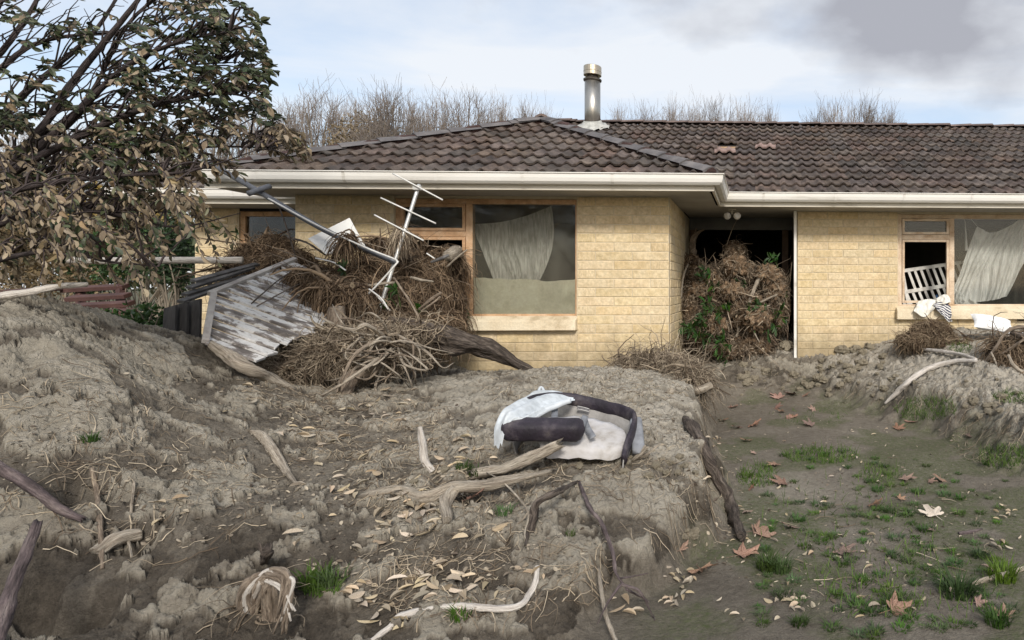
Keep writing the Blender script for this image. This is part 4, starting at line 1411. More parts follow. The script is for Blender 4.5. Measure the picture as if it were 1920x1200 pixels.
def strands(lumps, N_, ln, rad, g=.5, K=7, cols=((.10, .065, .04), (.30, .215, .14)), wild=.5, seed=1, updir=.3, follow=1.0, xmax=None):
    """stringy wrack over a set of ellipsoid lumps [(centre, radii)]"""
    g_ = np.random.default_rng(seed)
    C_ = np.array([l[0] for l in lumps]); R_ = np.array([l[1] for l in lumps])
    wgt = (R_[:, 0] * R_[:, 2]); wgt = wgt / wgt.sum()
    li = g_.choice(len(lumps), N_, p=wgt)
    d = g_.normal(size=(N_, 3)); d[:, 1] -= .7; d[:, 2] += updir
    d /= np.linalg.norm(d, axis=1, keepdims=True)
    p = C_[li] + d * R_[li] * g_.uniform(.85, 1.06, (N_, 1))
    t = np.cross(d, g_.normal(size=(N_, 3))); t /= np.linalg.norm(t, axis=1, keepdims=True)
    t = t + d * .35
    L = ln * g_.uniform(.35, 1.3, N_)
    pts = [p]
    for k in range(K - 1):
        t = t + g_.normal(size=(N_, 3)) * wild * .5 + np.array([0, -.03, -g])
        t /= np.linalg.norm(t, axis=1, keepdims=True)
        p = p + t * (L / (K - 1))[:, None]
        if follow:
            for c, r_ in zip(C_, R_):
                q = (p - c) / r_
                m_ = np.linalg.norm(q, axis=1, keepdims=True)
                p = np.where(m_ < 1.0, c + q / (m_ + 1e-6) * r_ * 1.02, p)
        if xmax is not None:
            p = p.copy(); p[:, 0] = np.minimum(p[:, 0], xmax + .05 * (p[:, 2] - 1.8))
        pts.append(p)
    P_ = np.stack(pts, 1)
    r0 = rad * np.clip(np.exp(g_.normal(size=N_) * .55), .35, 3.2)
    Rr = r0[:, None] * np.linspace(1, .35, K)[None]
    V, F_ = tubes(P_, Rr, 3)
    a = np.clip(g_.random((N_, 1)) ** 1.5 + .15 * gn(P_[:, 0, 0:1] * 5, P_[:, 0, 2:3] * 5), 0, 1)
    c0, c1 = np.array(cols[0]), np.array(cols[1])
    cc = (c0 * (1 - a) + c1 * a)
    return V, F_, np.repeat(cc, K * 3, 0)


def cloth(edge_a, edge_b, n, m, fold=.02, nf=9, seed=0, sag=0.0, thick=0.0):
    """cloth between two polylines (3D): m samples along each edge, n rows between; folds run from edge a to b"""
    A = spline(edge_a, m); B = spline(edge_b, m)
    t = np.linspace(0, 1, n)[:, None, None]
    G = A[None] * (1 - t) + B[None] * t
    u = np.linspace(0, 1, m)[None, :] + 0 * t[..., 0]
    v = t[..., 0] + 0 * u
    ph = nf * 2 * np.pi * u + 9 * gn(u * 2.2 + seed, v * 1.1)
    G[..., 1] += fold * (np.sin(ph) + .5 * np.sin(2.3 * ph + 1 + seed)) * (.35 + .65 * v) + fold * .8 * gn(u * 6, v * 4 + seed)
    G[..., 2] -= sag * 4 * v * (1 - v)
    i = np.arange(n * m).reshape(n, m)
    F_ = np.stack([i[:-1, :-1], i[:-1, 1:], i[1:, 1:], i[1:, :-1]], -1).reshape(-1, 4)
    return G.reshape(-1, 3), F_, np.stack([v, u, 0 * u], -1).reshape(-1, 3)


# ------------------------------------------------------------------ inside the windows
# silt that has filled the room behind the big window
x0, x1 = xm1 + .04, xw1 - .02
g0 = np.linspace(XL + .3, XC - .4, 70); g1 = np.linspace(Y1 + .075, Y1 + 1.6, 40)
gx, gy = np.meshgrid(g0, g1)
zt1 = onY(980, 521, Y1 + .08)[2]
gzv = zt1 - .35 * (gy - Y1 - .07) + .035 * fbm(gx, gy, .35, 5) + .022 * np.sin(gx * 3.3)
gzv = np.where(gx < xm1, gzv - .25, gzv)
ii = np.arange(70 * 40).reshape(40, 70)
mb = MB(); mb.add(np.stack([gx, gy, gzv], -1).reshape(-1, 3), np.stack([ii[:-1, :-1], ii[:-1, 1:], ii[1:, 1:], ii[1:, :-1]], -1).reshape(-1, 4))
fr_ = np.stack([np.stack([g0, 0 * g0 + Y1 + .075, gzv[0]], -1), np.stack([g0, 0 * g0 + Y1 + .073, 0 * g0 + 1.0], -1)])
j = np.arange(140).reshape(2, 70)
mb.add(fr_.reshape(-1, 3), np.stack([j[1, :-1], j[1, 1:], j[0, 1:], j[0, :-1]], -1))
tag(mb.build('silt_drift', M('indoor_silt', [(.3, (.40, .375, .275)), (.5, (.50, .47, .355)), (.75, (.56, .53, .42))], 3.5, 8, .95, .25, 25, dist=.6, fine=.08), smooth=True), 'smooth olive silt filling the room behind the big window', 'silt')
# cream net curtain sagging behind that pane
yc = Y1 + .20
A = [onY(884, 420, yc), onY(935, 417, yc), onY(985, 405, yc), onY(1034, 386, yc)]
B = [onY(925, 524, yc + .1), onY(960, 527, yc + .1), onY(985, 527, yc + .1), onY(1008, 524, yc + .1)]
V, F_, C_ = cloth(A, B, 60, 90, .013, 4.5, 2)
G_ = V.reshape(60, 90, 3); t_ = np.linspace(0, 1, 60)[:, None]
G_[:, :, 0] += (.10 * np.sin(t_ * np.pi * .9)) * np.linspace(.1, 1, 90)[None] ** 2
tag(MB().add(G_.reshape(-1, 3), F_, C_).build('net_curtain', mat['net_cream'], smooth=True), 'cream net curtain sagging behind the big dusty window', 'curtain')
# curtain wire
mb = MB(); mb.add(*rtube([onY(1034, 386, yc), onY(1062, 376, yc)], [.003, .003], 5, 6)); tag(mb.build('curtain_wire', mat['drift']), 'thin curtain wire above the cream net curtain', 'wire')
# white net curtain in the right-hand window
yc = Y2 + .22
A = [onY(1832, 424, yc), onY(1858, 436, yc), onY(1890, 425, yc), onY(1930, 400, yc), onY(1985, 372, yc)]
B = [onY(1787, 545, yc - .05), onY(1800, 568, yc - .05), onY(1835, 566, yc - .05), onY(1865, 562, yc), onY(1886, 556, yc)]
V, F_, C_ = cloth(A, B, 60, 140, .026, 8, 5)
tag(MB().add(V, F_, C_).build('net_curtain', mat['net_white'], smooth=True), 'white net curtain torn down behind the right hand window', 'curtain')
mb = MB()
mb.add(*cloth([onY(1787, 540, yc - .04), onY(1800, 546, yc - .06), onY(1815, 560, yc - .05)], [onY(1787, 572, yc - .04), onY(1805, 572, yc - .06), onY(1840, 571, yc - .05)], 14, 26, .03, 4, 3))
mb.add(*rtube([onY(1808, 400, yc), onY(1811, 440, yc), onY(1812, 470, yc)], [.003, .01, .02], 6, 12))
mb.add(*rtube([onY(1815, 404, yc), onY(1832, 424, yc)], [.003, .003], 5, 6))
tag(mb.build('curtain_scrap', mat['net_white'], smooth=True), 'crumpled scrap of white curtain at the foot of the right hand window', 'curtain')

# crib behind the broken pane
crib = empty('crib', tuple(onY(1735, 575, Y2 + .7)), 'white slatted baby crib tipped behind the broken window', 'crib')
yk = lambda px: Y2 + .42 + (px - 1690) * .0022
def cb(a, b, w, h, name):
    p = onY(a[0], a[1], yk(a[0])); q = onY(b[0], b[1], yk(b[0]))
    o = MB().bar(p, q, .025, h, (0, 0, 1)).build(name, mat['crib'], bevel=.003); setp(o, crib)
cb((1692, 508), (1802, 492), .03, .048, 'rail')
cb((1687, 549), (1802, 531), .03, .05, 'rail')
cb((1690, 500), (1706, 590), .03, .05, 'post')
for k in range(10):
    x = 1702 + k * 11.5
    p = onY(x, 506 - (x - 1692) * .145, yk(x)); q = onY(x + 17 * .85, 545 - (x - 1687) * .155, yk(x + 14))
    o = MB().bar(p, q, .014, .036, (1, 0, .2)).build('slat', mat['crib']); setp(o, crib)
for k in range(10):
    x = 1688 + k * 11.5
    p = onY(x, 551 - (x - 1687) * .155, yk(x) + .004); q = onY(x + 17, 592 - (x - 1687) * .155, yk(x + 14))
    o = MB().bar(p, q, .014, .036, (1, 0, .2)).build('slat', mat['crib']); setp(o, crib)
# small blue toy-like scrap behind the slats
tag(MB().add(*blob(onY(1757, 558, Y2 + .62), (.03, .03, .05), 4, 10)).build('blue_bag', M('blue_plastic', [(.3, (.02, .06, .14)), (.7, (.04, .10, .22))], 6, 4, .5), smooth=True), 'small blue scrap behind the crib slats', 'rubbish')

# cloths hanging over the broken window's sill
ys = Y2 - .1
V, F_, C_ = cloth([onY(1722, 565, Y2 - .02), onY(1738, 561, Y2 - .02), onY(1752, 562, Y2 - .02), onY(1762, 566, Y2 - .02)], [onY(1713, 583, ys - .05), onY(1728, 594, ys - .06), onY(1740, 592, ys - .07), onY(1752, 578, ys - .06)], 22, 30, .022, 3, 1)
o = MB().add(V, F_, C_).build('cloth', mat['cloth_white'], smooth=True); o.modifiers.new('s', 'SOLIDIFY').thickness = .004
tag(o, 'muddy white cloth hanging over the sill of the broken window', 'cloth')
V, F_, C_ = cloth([onY(1750, 570, ys), onY(1765, 566, ys), onY(1777, 571, ys), onY(1783, 576, ys)], [onY(1757, 582, ys - .06), onY(1770, 594, ys - .08), onY(1778, 604, ys - .08), onY(1784, 603, ys - .06)], 24, 30, .02, 3, 7)
o = MB().add(V, F_, C_).build('striped_cloth', mat['stripe'], smooth=True); o.modifiers.new('s', 'SOLIDIFY').thickness = .004
tag(o, 'navy and white striped cloth hanging from the sill of the broken window', 'cloth')
V, F_, C_ = cloth([onY(1755, 560, Y2 - .01), onY(1770, 552, Y2 - .01), onY(1780, 556, Y2 - .01)], [onY(1756, 571, ys), onY(1772, 570, ys - .03), onY(1783, 566, ys)], 12, 18, .02, 2, 11)
o = MB().add(V, F_, C_).build('cloth', mat['cloth_white'], smooth=True); o.modifiers.new('s', 'SOLIDIFY').thickness = .004
tag(o, 'crumpled cream cloth on top of the striped cloth', 'cloth')

# pillows on the right-hand mound
def pillow(c, L, Wd, H, rz, ry, label):
    n = 20
    u = np.linspace(-1, 1, n); U_, V_ = np.meshgrid(u, u)
    prof = (np.clip(1 - np.abs(U_) ** 2.6, 0, 1) * np.clip(1 - np.abs(V_) ** 2.6, 0, 1)) ** .5
    pin = 1 - .12 * (1 - np.abs(U_)) * np.abs(V_) ** 4 - .12 * (1 - np.abs(V_)) * np.abs(U_) ** 4
    X = U_ * L / 2 * pin; Y = V_ * Wd / 2 * pin
    wr = .06 * fbm(U_ * 2 + L, V_ * 2, 1.0, 3)
    mb = MB(); Mx = Matrix.Translation(Vector(c)) @ Matrix.Rotation(rz, 4, 'Z') @ Matrix.Rotation(ry, 4, 'Y') @ Matrix.Rotation(R(28), 4, 'X')
    ii = np.arange(n * n).reshape(n, n)
    F_ = np.stack([ii[:-1, :-1], ii[:-1, 1:], ii[1:, 1:], ii[1:, :-1]], -1).reshape(-1, 4)
    for s in (1, -1):
        P_ = np.stack([X, Y, s * H / 2 * prof * (1 + wr * 2)], -1).reshape(-1, 3)
        P_ = np.array([Mx @ Vector(p) for p in P_])
        mb.add(P_, F_ if s > 0 else F_[:, ::-1])
    return tag(mb.build('pillow', mat['pillow'], smooth=True), label, 'pillow')


pillow(W(1861, 607, 7.35), .48, .30, .13, R(-4), R(10), 'white pillow lying on the mound below the right hand window')
pillow(W(1915, 636, 7.1), .36, .26, .10, R(10), R(-6), 'dirty white pillow half under roots at the right edge')

# ------------------------------------------------------------------ antenna, poles and boards on the wreckage
ant = empty('television_antenna', tuple(W(703, 608, 5.75)), 'bent aluminium television antenna standing in the debris', 'antenna')
bA, bB = W(786, 346, 6.0), W(702, 610, 5.72)
setp(MB().add(*rtube([bA, bB], [.017, .017], 10, 12, capped=True)).build('boom', mat['alu'], smooth=True), ant)
def elem(a, b, w=.0075):
    p, q = W(*a), W(*b)
    o = MB().add(*rtube([p, q], [w, w], 7, 6)).build('element', mat['conduit'], smooth=True); setp(o, ant)
elem((736, 325, 5.95), (830, 375, 5.93)); elem((714, 371, 5.93), (817, 419, 5.9)); elem((702, 403, 5.9), (794, 451, 5.86)); elem((695, 543, 5.72), (731, 582, 5.70)); elem((800, 475, 5.8), (815, 485, 5.8), .006)
setp(MB().box((-.03, -.02, -.02), (.03, .02, .02), Matrix.Translation(Vector(W(782, 352, 5.97)))).build('clamp', mat['conduit']), ant)
mast = empty('antenna_mast', tuple(W(745, 490, 5.75)), 'fallen grey mast pole slanting from the roof to the debris', 'pole')
setp(MB().add(*rtube([W(392, 305, 6.1), W(470, 350, 6.05), W(610, 432, 5.92), W(742, 492, 5.78)], [.025, .025, .025, .025], 14, 40)).build('pole', mat['pole'], smooth=True), mast)
setp(MB().add(*rtube([W(466, 363, 5.9), W(506, 349, 6.08)], [.026, .026], 12, 6)).build('cross_arm', mat['pole'], smooth=True), mast)
setp(MB().add(*rtube([W(503, 372, 5.95), W(600, 425, 5.85), W(690, 466, 5.76), W(738, 485, 5.70), W(744, 490, 5.68), W(742, 496, 5.66), W(700, 542, 5.6), W(645, 592, 5.55), W(612, 622, 5.5)], [.008] * 9, 7, 80)).build('conduit', mat['conduit'], smooth=True), mast)
limb('wire', 'bent white wire poking out of the debris beside the antenna', 'wire', [(592, 484, 5.72), (625, 492, 5.66), (648, 507, 5.62)], [.007] * 3, mat['conduit'], 6, 0)
limb('wire', 'short curved white wire under the antenna boom', 'wire', [(692, 542, 5.55), (715, 560, 5.52), (728, 580, 5.5)], [.007] * 3, mat['conduit'], 6, 0)
# white panel leaning on the wall
n_ = None
pc = [W(577, 447, 6.10), W(655, 408, 6.22), W(685, 462, 6.08), W(611, 477, 5.95)]
def slab(P, th):
    P = np.array(P, float); nn = np.cross(P[1] - P[0], P[3] - P[0]); nn /= np.linalg.norm(nn)
    V = np.vstack([P, P + nn * th])
    return V, [(0, 3, 2, 1), (4, 5, 6, 7), (0, 1, 5, 4), (1, 2, 6, 5), (2, 3, 7, 6), (3, 0, 4, 7)]
tag(MB().add(*slab(pc, .018)).build('white_board', mat['board'], bevel=.004), 'clean white square board leaning against the brick wall', 'board')

# peeling weatherboard gable lying on the mound
A_ = W(394, 556, 5.0); T_ = W(550, 490, 5.95); E_ = W(600, 632, 5.15)
nP = np.cross(E_ - A_, T_ - A_); nP /= np.linalg.norm(nP)
if np.dot(nP, CAM - A_) < 0: nP = -nP
PL = lambda px, py: onplane(px, py, A_, nP)
B_ = PL(384, 645)
shed = empty('weatherboard_gable', tuple(B_), 'collapsed gable of peeling white weatherboards beside the debris', 'wall panel')
ud = (E_ - A_) / np.linalg.norm(E_ - A_)
vd = np.cross(nP, ud)
if np.dot(vd, T_ - A_) < 0: vd = -vd
vA, vT, vB = 0.0, np.dot(T_ - A_, vd), np.dot(B_ - A_, vd)
uT, uB = np.dot(T_ - A_, ud), np.dot(B_ - A_, ud)
nb_ = 15
q0, q1 = PL(452, 668), PL(660, 560)
uE0, vE0, uE1, vE1 = np.dot(q0 - A_, ud), np.dot(q0 - A_, vd), np.dot(q1 - A_, ud), np.dot(q1 - A_, vd)
hb = (vT - vB) / nb_
for k in range(nb_):
    v0 = vB + k * hb; v1 = v0 + hb * 1.0
    def ustart(v):
        return uT * v / vT if v > 0 else uB * v / vB
    ue = uE0 + (v0 - vE0) * (uE1 - uE0) / (vE1 - vE0) + .10 + rnd.uniform(-.02, .02)
    a0, a1 = ustart(v0), ustart(v1)
    lo, hi = .0, .017
    P_ = [A_ + ud * a0 + vd * v0 + nP * hi, A_ + ud * ue + vd * v0 + nP * hi, A_ + ud * (ue + rnd.uniform(-.03, .03)) + vd * (v1 - .009) + nP * lo, A_ + ud * a1 + vd * (v1 - .009) + nP * lo]
    if a0 > ue - .1: continue
    Mx = Matrix(((ud[0], vd[0], nP[0], A_[0]), (ud[1], vd[1], nP[1], A_[1]), (ud[2], vd[2], nP[2], A_[2]), (0, 0, 0, 1)))
    inv = Mx.inverted()
    V, Fc = slab([inv @ Vector(p) for p in P_], -.018)
    o = MB().add(V, Fc).build('board', mat['peel']); o.parent = shed; o.matrix_parent_inverse = Matrix.Translation(-Vector(shed.location)); o.matrix_basis = Mx
def trim(a, b, w=.07):
    o = MB().bar(np.array(a) + nP * .02, np.array(b) + nP * .02, w, .035, nP).build('trim', M('weathered_trim', [(.3, (.30, .27, .25)), (.55, (.44, .41, .38)), (.8, (.60, .58, .55))], 8, 8, .85, .5, 40), bevel=.004); setp(o, shed)
trim(B_, A_ + vd * .03, .042); trim(A_ - ud * .01, T_ + vd * .02, .036)
# thin dark twigs caught on the boards
for k, (a, b) in enumerate((((470, 575), (560, 505)), ((480, 580), (610, 520)), ((545, 520), (600, 495)))):
    p, q = PL(*a) + nP * .03, PL(*b) + nP * .03
    tag(MB().add(*rtube([p, (p + q) / 2 + nP * .03, q], [.006, .005, .003], 5, 14, .3, k)).build('twig', mat['bark'], smooth=True), ('thin dark twig lying across the white weatherboards', 'longer thin dark twig lying across the white weatherboards', 'short dark twig at the top of the white weatherboards')[k], 'twig')
# old grey planks behind it
gp = empty('plank_stack', tuple(W(350, 640, 5.2)), 'upright dark grey weathered planks beside the white weatherboards', 'planks')
for k, (x, w) in enumerate(((318, 22), (340, 22), (363, 24))):
    P_ = [W(x - w / 2, 578 - k * 6, 5.2 + .05 * k), W(x + w / 2, 572 - k * 6, 5.2 + .05 * k), W(x + w / 2 - 2, 648, 5.15 + .05 * k), W(x - w / 2 - 4, 648, 5.15 + .05 * k)]
    setp(MB().add(*slab(P_, .02)).build('plank', mat['greyplank']), gp)
for k in range(4):
    p, q = W(338 + k * 8, 566 - 13 * k, 5.35 + .1 * k), W(455 + k * 9, 524 - 11 * k + 4 * (k % 2), 6.1 + .08 * k)
    setp(MB().bar(p, q, .055, .022, (.2, -.6, .8)).build('plank', mat['greyplank']), gp)
# red-brown garden bench, half buried
bench = empty('garden_bench', tuple(W(190, 600, 7.2)), 'half buried red brown slatted bench behind the left mound', 'bench')
for k, (y, x0_, x1_, D_) in enumerate(((541, 120, 236, 7.6), (558, 128, 240, 7.4), (573, 130, 246, 7.2), (588, 140, 250, 7.0))):
    setp(MB().bar(W(x0_, y + 2, D_), W(x1_, y - 4, D_ + .1), .12, .05, (0, -.3, 1)).build('slat', mat['redplank'], bevel=.005), bench)
for x in (150, 225):
    setp(MB().bar(W(x, 535, 7.7), W(x + 3, 640, 7.3), .06, .06, (0, 1, 0)).build('leg', mat['redplank']), bench)
setp(MB().bar(W(8, 548, 7.0), W(120, 540, 7.6), .10, .05, (0, -.3, 1)).build('slat', mat['redplank'], bevel=.005), bench)
# ------------------------------------------------------------------ flood wrack against the big window
def lump(px, py, D, r):
    c = W(px, py, D)
    return (c, np.array(r if hasattr(r, '__len__') else (r, r * .8, r)))


def wrack(name, label, lumps, N_, ln, rad, g, seed, cols, corecol=(1, 1, 1), wild=.5, updir=.3, coarse=0, follow=1.0, shrink=.93, cn=22, xmax=None, sticks=0, flakes=0):
    mb = MB()
    for k, (c, r_) in enumerate(lumps):
        V, F_ = blob(c, r_ * shrink, seed + k * 3.1, cn, .30, 2.6)
        mb.add(V, F_, corecol, 1)
    V, F_, C_ = strands(lumps, N_, ln, rad, g, 7, cols, wild, seed, updir, follow, xmax)
    mb.add(V, F_, C_, 0)
    if coarse:
        V, F_, C_ = strands(lumps, coarse, ln * 1.0, rad * 2.5, g * .45, 6, cols, wild * .5, seed + 50, updir, follow, xmax)
        mb.add(V, F_, C_, 0)
    if sticks:
        V, F_, C_ = strands(lumps, sticks, .42, .0055, .03, 5, ((.12, .085, .06), (.46, .38, .29)), .10, seed + 70, updir, 0, xmax)
        mb.add(V, F_, C_, 0)
    if flakes:
        g = np.random.default_rng(seed + 90)
        li = g.integers(len(lumps), size=flakes); dd = g.normal(size=(flakes, 3)); dd[:, 1] -= .8; dd /= np.linalg.norm(dd, axis=1, keepdims=True)
        P_ = np.array([lumps[i][0] for i in li]) + dd * np.array([lumps[i][1] for i in li]) * g.uniform(.95, 1.08, (flakes, 1))
        L_ = g.uniform(.02, .06, flakes); u = g.random((flakes, 1))
        V, F_, C_ = leaves(P_, g.normal(size=(flakes, 3)) + np.array([0, 0, -.5]), dd + g.normal(size=(flakes, 3)) * .5, L_, L_ * g.uniform(.25, .6, flakes), np.array([.10, .07, .045]) * (1 - u) + np.array([.42, .34, .24]) * u, g.uniform(-1, 2, flakes))
        mb.add(V, F_, C_, 0)
    o = mb.build(name, [mat['strand'], mat['core']], None, smooth=True)
    return tag(o, label, 'debris', None, 'stuff')


BR = ((.050, .032, .021), (.37, .27, .18))
BR2 = ((.11, .083, .06), (.48, .40, .30))
wrack('flood_debris', 'brown stringy flood debris piled against the large window',
      [lump(795, 565, 6.5, (.36, .36, .36)), lump(840, 500, 6.7, (.16, .22, .20)), lump(800, 492, 6.6, (.20, .2, .13)), lump(755, 512, 6.4, (.26, .26, .24)), lump(735, 560, 6.15, (.22, .22, .22)), lump(680, 555, 6.05, (.26, .26, .22)), lump(640, 530, 6.05, (.24, .22, .14)),
       lump(595, 518, 6.05, (.18, .2, .10)), lump(835, 610, 6.4, (.18, .22, .18)), lump(785, 620, 6.1, (.22, .22, .18)), lump(710, 610, 5.9, (.28, .26, .18)), lump(712, 458, 6.35, (.13, .12, .07)), lump(700, 500, 6.2, (.17, .18, .11)), lump(770, 452, 6.5, (.10, .1, .07))],
      7500, .34, .0031, .55, 11, BR, wild=.75, coarse=220, xmax=onY(876, 500, 6.4)[0], sticks=240, flakes=420)
wrack('hanging_debris', 'fringe of long brown roots hanging over the white weatherboards',
      [lump(575, 525, 5.75, (.16, .14, .10)), lump(620, 540, 5.65, (.18, .14, .12)), lump(660, 560, 5.6, (.16, .14, .14)), lump(545, 515, 5.85, (.09, .1, .07))],
      2400, .36, .0032, .85, 13, BR, wild=.35, coarse=40, flakes=120)
wrack('flood_debris', 'matted debris heaped under the small window at the left',
      [lump(480, 490, 6.7, (.22, .2, .16)), lump(520, 470, 6.8, (.18, .2, .15)), lump(450, 510, 6.5, (.14, .15, .10)), lump(550, 490, 6.6, (.2, .2, .12))],
      1800, .30, .0032, .4, 17, BR, wild=.8, coarse=50, sticks=30, flakes=200)
wrack('bark_clump', 'frayed tuft of bark caught on the antenna boom',
      [lump(752, 440, 5.93, (.045, .04, .07))], 170, .20, .0045, .6, 19, BR2, wild=.3)
wrack('bark_clump', 'frayed clump of roots hooked over the fallen mast',
      [lump(655, 452, 5.88, (.06, .05, .06))], 260, .26, .0045, .6, 23, BR, wild=.35)
wrack('straw_debris', 'dry straw and fine roots heaped below the weatherboards',
      [lump(560, 690, 5.15, (.30, .25, .09)), lump(620, 660, 5.2, (.22, .2, .12)), lump(530, 660, 5.2, (.16, .15, .08))],
      2600, .20, .0026, .22, 29, BR2, corecol=(1.8, 1.8, 1.8), wild=.9, coarse=50)
wrack('root_mat', 'pale tangle of dry roots at the foot of the brick corner',
      [lump(1250, 690, 6.3, (.30, .25, .13)), lump(1195, 685, 6.35, (.22, .2, .09)), lump(1300, 715, 6.0, (.16, .16, .12))],
      2200, .34, .0030, .22, 31, BR2, corecol=(1.6, 1.6, 1.6), wild=.7, coarse=50)
wrack('straw_debris', 'nest of dry straw heaped under the striped cloth',
      [lump(1745, 622, 7.7, (.24, .24, .13)), lump(1718, 638, 7.6, (.24, .24, .10)), lump(1790, 645, 7.5, (.26, .22, .08))],
      2600, .17, .0030, .25, 37, ((.09, .06, .04), (.36, .28, .19)), corecol=(1.6, 1.5, 1.4), wild=.9, coarse=80)
wrack('root_tangle', 'dense brown root tangle at the right edge of the mound',
      [lump(1890, 672, 6.7, (.24, .25, .22)), lump(1930, 720, 6.5, (.3, .25, .22)), lump(1870, 715, 6.6, (.14, .15, .10)), lump(1960, 660, 6.8, (.26, .25, .25))],
      2000, .42, .0042, .3, 41, ((.09, .062, .042), (.33, .25, .17)), wild=.5, coarse=80)
# debris jammed in the porch
wrack('porch_debris', 'matted mud, roots and plants jamming the dark porch doorway',
      [lump(1385, 515, 8.55, (.30, .3, .22)), lump(1378, 478, 8.6, (.17, .2, .20)), lump(1446, 530, 8.6, (.24, .26, .20)), lump(1335, 545, 8.45, (.28, .26, .34)), lump(1308, 520, 8.45, (.14, .2, .25)), lump(1395, 580, 8.35, (.36, .3, .30)),
       lump(1450, 585, 8.5, (.22, .26, .32)), lump(1325, 615, 8.3, (.30, .26, .28)), lump(1410, 645, 8.35, (.34, .26, .18)), lump(1420, 520, 8.5, (.2, .2, .16)), lump(1350, 590, 8.3, (.2, .2, .2)), lump(1296, 580, 8.3, (.12, .2, .35)), lump(1470, 570, 8.55, (.10, .2, .38)), lump(1375, 655, 8.25, (.36, .24, .14))],
      3000, .18, .0036, .3, 43, ((.06, .045, .033), (.40, .32, .235)), corecol=(2.0, 1.9, 1.75), wild=1.0, coarse=160, sticks=170, flakes=320, shrink=.86, xmax=onY(1484, 500, 8.25)[0])
for k, (x, y, D_, r_, lab) in enumerate([(1380, 500, 8.25, .13, 'top of the porch debris'), (1452, 545, 8.3, .12, 'right of the porch debris'), (1372, 545, 8.1, .11, 'middle of the porch debris'), (1420, 600, 8.05, .13, 'lower middle of the porch debris'), (1310, 545, 8.2, .10, 'left of the porch debris'), (1440, 515, 8.25, .12, 'upper right of the porch debris'), (1345, 610, 8.05, .11, 'lower left of the porch debris')]):
    mb = MB().add(*blob(W(x, y, D_), (r_ * 1.2, r_, r_), k * 5.3 + 1, 26, .55, 2.8), (2.6, 2.5, 2.35))
    V, F_, C_ = strands([(W(x, y, D_), np.array((r_ * 1.2, r_, r_)))], 90, .16, .0035, .3, 6, BR2, .8, 200 + k)
    mb.add(V, F_, C_, 1)
    tag(mb.build('mud_lump', [mat['core'], mat['strand']], None, smooth=True), 'lump of dried mud with roots in the ' + lab, 'mud lump')
wrack('vine_curtain', 'dark hanging roots along the left side of the porch doorway',
      [lump(1296, 520, 8.55, (.10, .1, .32)), lump(1300, 600, 8.5, (.10, .1, .25))], 900, .45, .005, .8, 47, BR, wild=.35)

# ------------------------------------------------------------------ uprooted tree in front of the window
ut = empty('uprooted_tree', tuple(ground_at(700, 740)[0]), 'uprooted trunk with a tangled root ball lying under the large window', 'tree')
def part_limb(parent, name, P, rad, m, S=10, rough=.35, n=None):
    V, Fc = rtube(P, rad, S, n or 8 * len(P), rough, rnd.random() * 20)
    o = MB().add(V, Fc, RT_C).build(name, m, None, smooth=True); setp(o, parent); return o
part_limb(ut, 'trunk', [W(728, 610, 5.45), W(790, 628, 5.5), W(850, 640, 5.65), W(905, 652, 5.85), W(950, 672, 6.0), W(985, 690, 6.05), W(1015, 700, 6.05)], [.08, .092, .082, .07, .055, .038, .016], mat['bark'], 24, .6, 120)
part_limb(ut, 'trunk', [W(640, 745, 4.75), W(655, 715, 4.85), W(690, 690, 5.0), W(735, 650, 5.25), W(760, 620, 5.45)], [.05, .06, .07, .085, .08], mat['root'], 16, .5, 60)
g_ = random.Random(5)
rootdef = [[(735, 650), (700, 640), (665, 668), (640, 720), (628, 765)], [(735, 655), (680, 690), (620, 735), (575, 752)], [(730, 640), (690, 610), (660, 620), (612, 600), (600, 585)],
           [(730, 650), (700, 660), (650, 655), (615, 675)], [(740, 640), (720, 668), (690, 690), (650, 668), (640, 640)], [(745, 650), (760, 680), (800, 690), (770, 665), (755, 655)],
           [(740, 640), (770, 640), (775, 690), (780, 725)], [(748, 640), (782, 650), (790, 700), (800, 725)], [(730, 660), (700, 700), (740, 712), (780, 716)], [(720, 640), (690, 655), (720, 660), (758, 655)],
           [(715, 640), (660, 640), (650, 668), (690, 680), (752, 665)], [(730, 665), (700, 730), (735, 742), (770, 738)], [(720, 620), (650, 600), (625, 615), (608, 640)], [(720, 630), (665, 625), (640, 600), (622, 570)],
           [(745, 630), (800, 660), (830, 690), (850, 684)], [(735, 645), (690, 650), (670, 640), (655, 690)], [(745, 660), (775, 700), (772, 725)], [(738, 655), (706, 672), (672, 676), (652, 700)],
           [(725, 665), (690, 705), (660, 700), (632, 690)], [(735, 630), (712, 600), (690, 590), (668, 604)], [(750, 650), (790, 676), (812, 668), (835, 674)], [(740, 668), (735, 700), (705, 716), (680, 722)]]
for k in range(16):
    a_ = g_.uniform(-.35, 3.3); L_ = g_.uniform(70, 150)
    x_, y_ = 725 + g_.uniform(-50, 40), 660 + g_.uniform(-25, 25)
    rootdef.append([(x_, y_), (x_ - math.cos(a_) * L_ * .35, y_ + math.sin(a_) * L_ * .15 - 12), (x_ - math.cos(a_) * L_ * .7, y_ + math.sin(a_) * L_ * .35 + g_.uniform(-16, 10)), (x_ - math.cos(a_) * L_, y_ + math.sin(a_) * L_ * .62 + g_.uniform(-14, 10))])
for k, rd in enumerate(rootdef):
    big = .0125 if k < 3 else g_.uniform(.0045, .009)
    P_ = []
    for i, (x, y) in enumerate(rd):
        t = i / (len(rd) - 1)
        D_ = 5.15 - .25 * math.sin(t * 3.0) - g_.uniform(0, .12) - (.25 * t if k < 2 else 0)
        P_.append(W(x + g_.uniform(-4, 4), y + g_.uniform(-4, 4), D_))
    part_limb(ut, 'root', P_, [big * 1.3, big * 1.1, big * .8, big * .4], mat['drift'] if k % 3 else mat['root'], 8, .35)
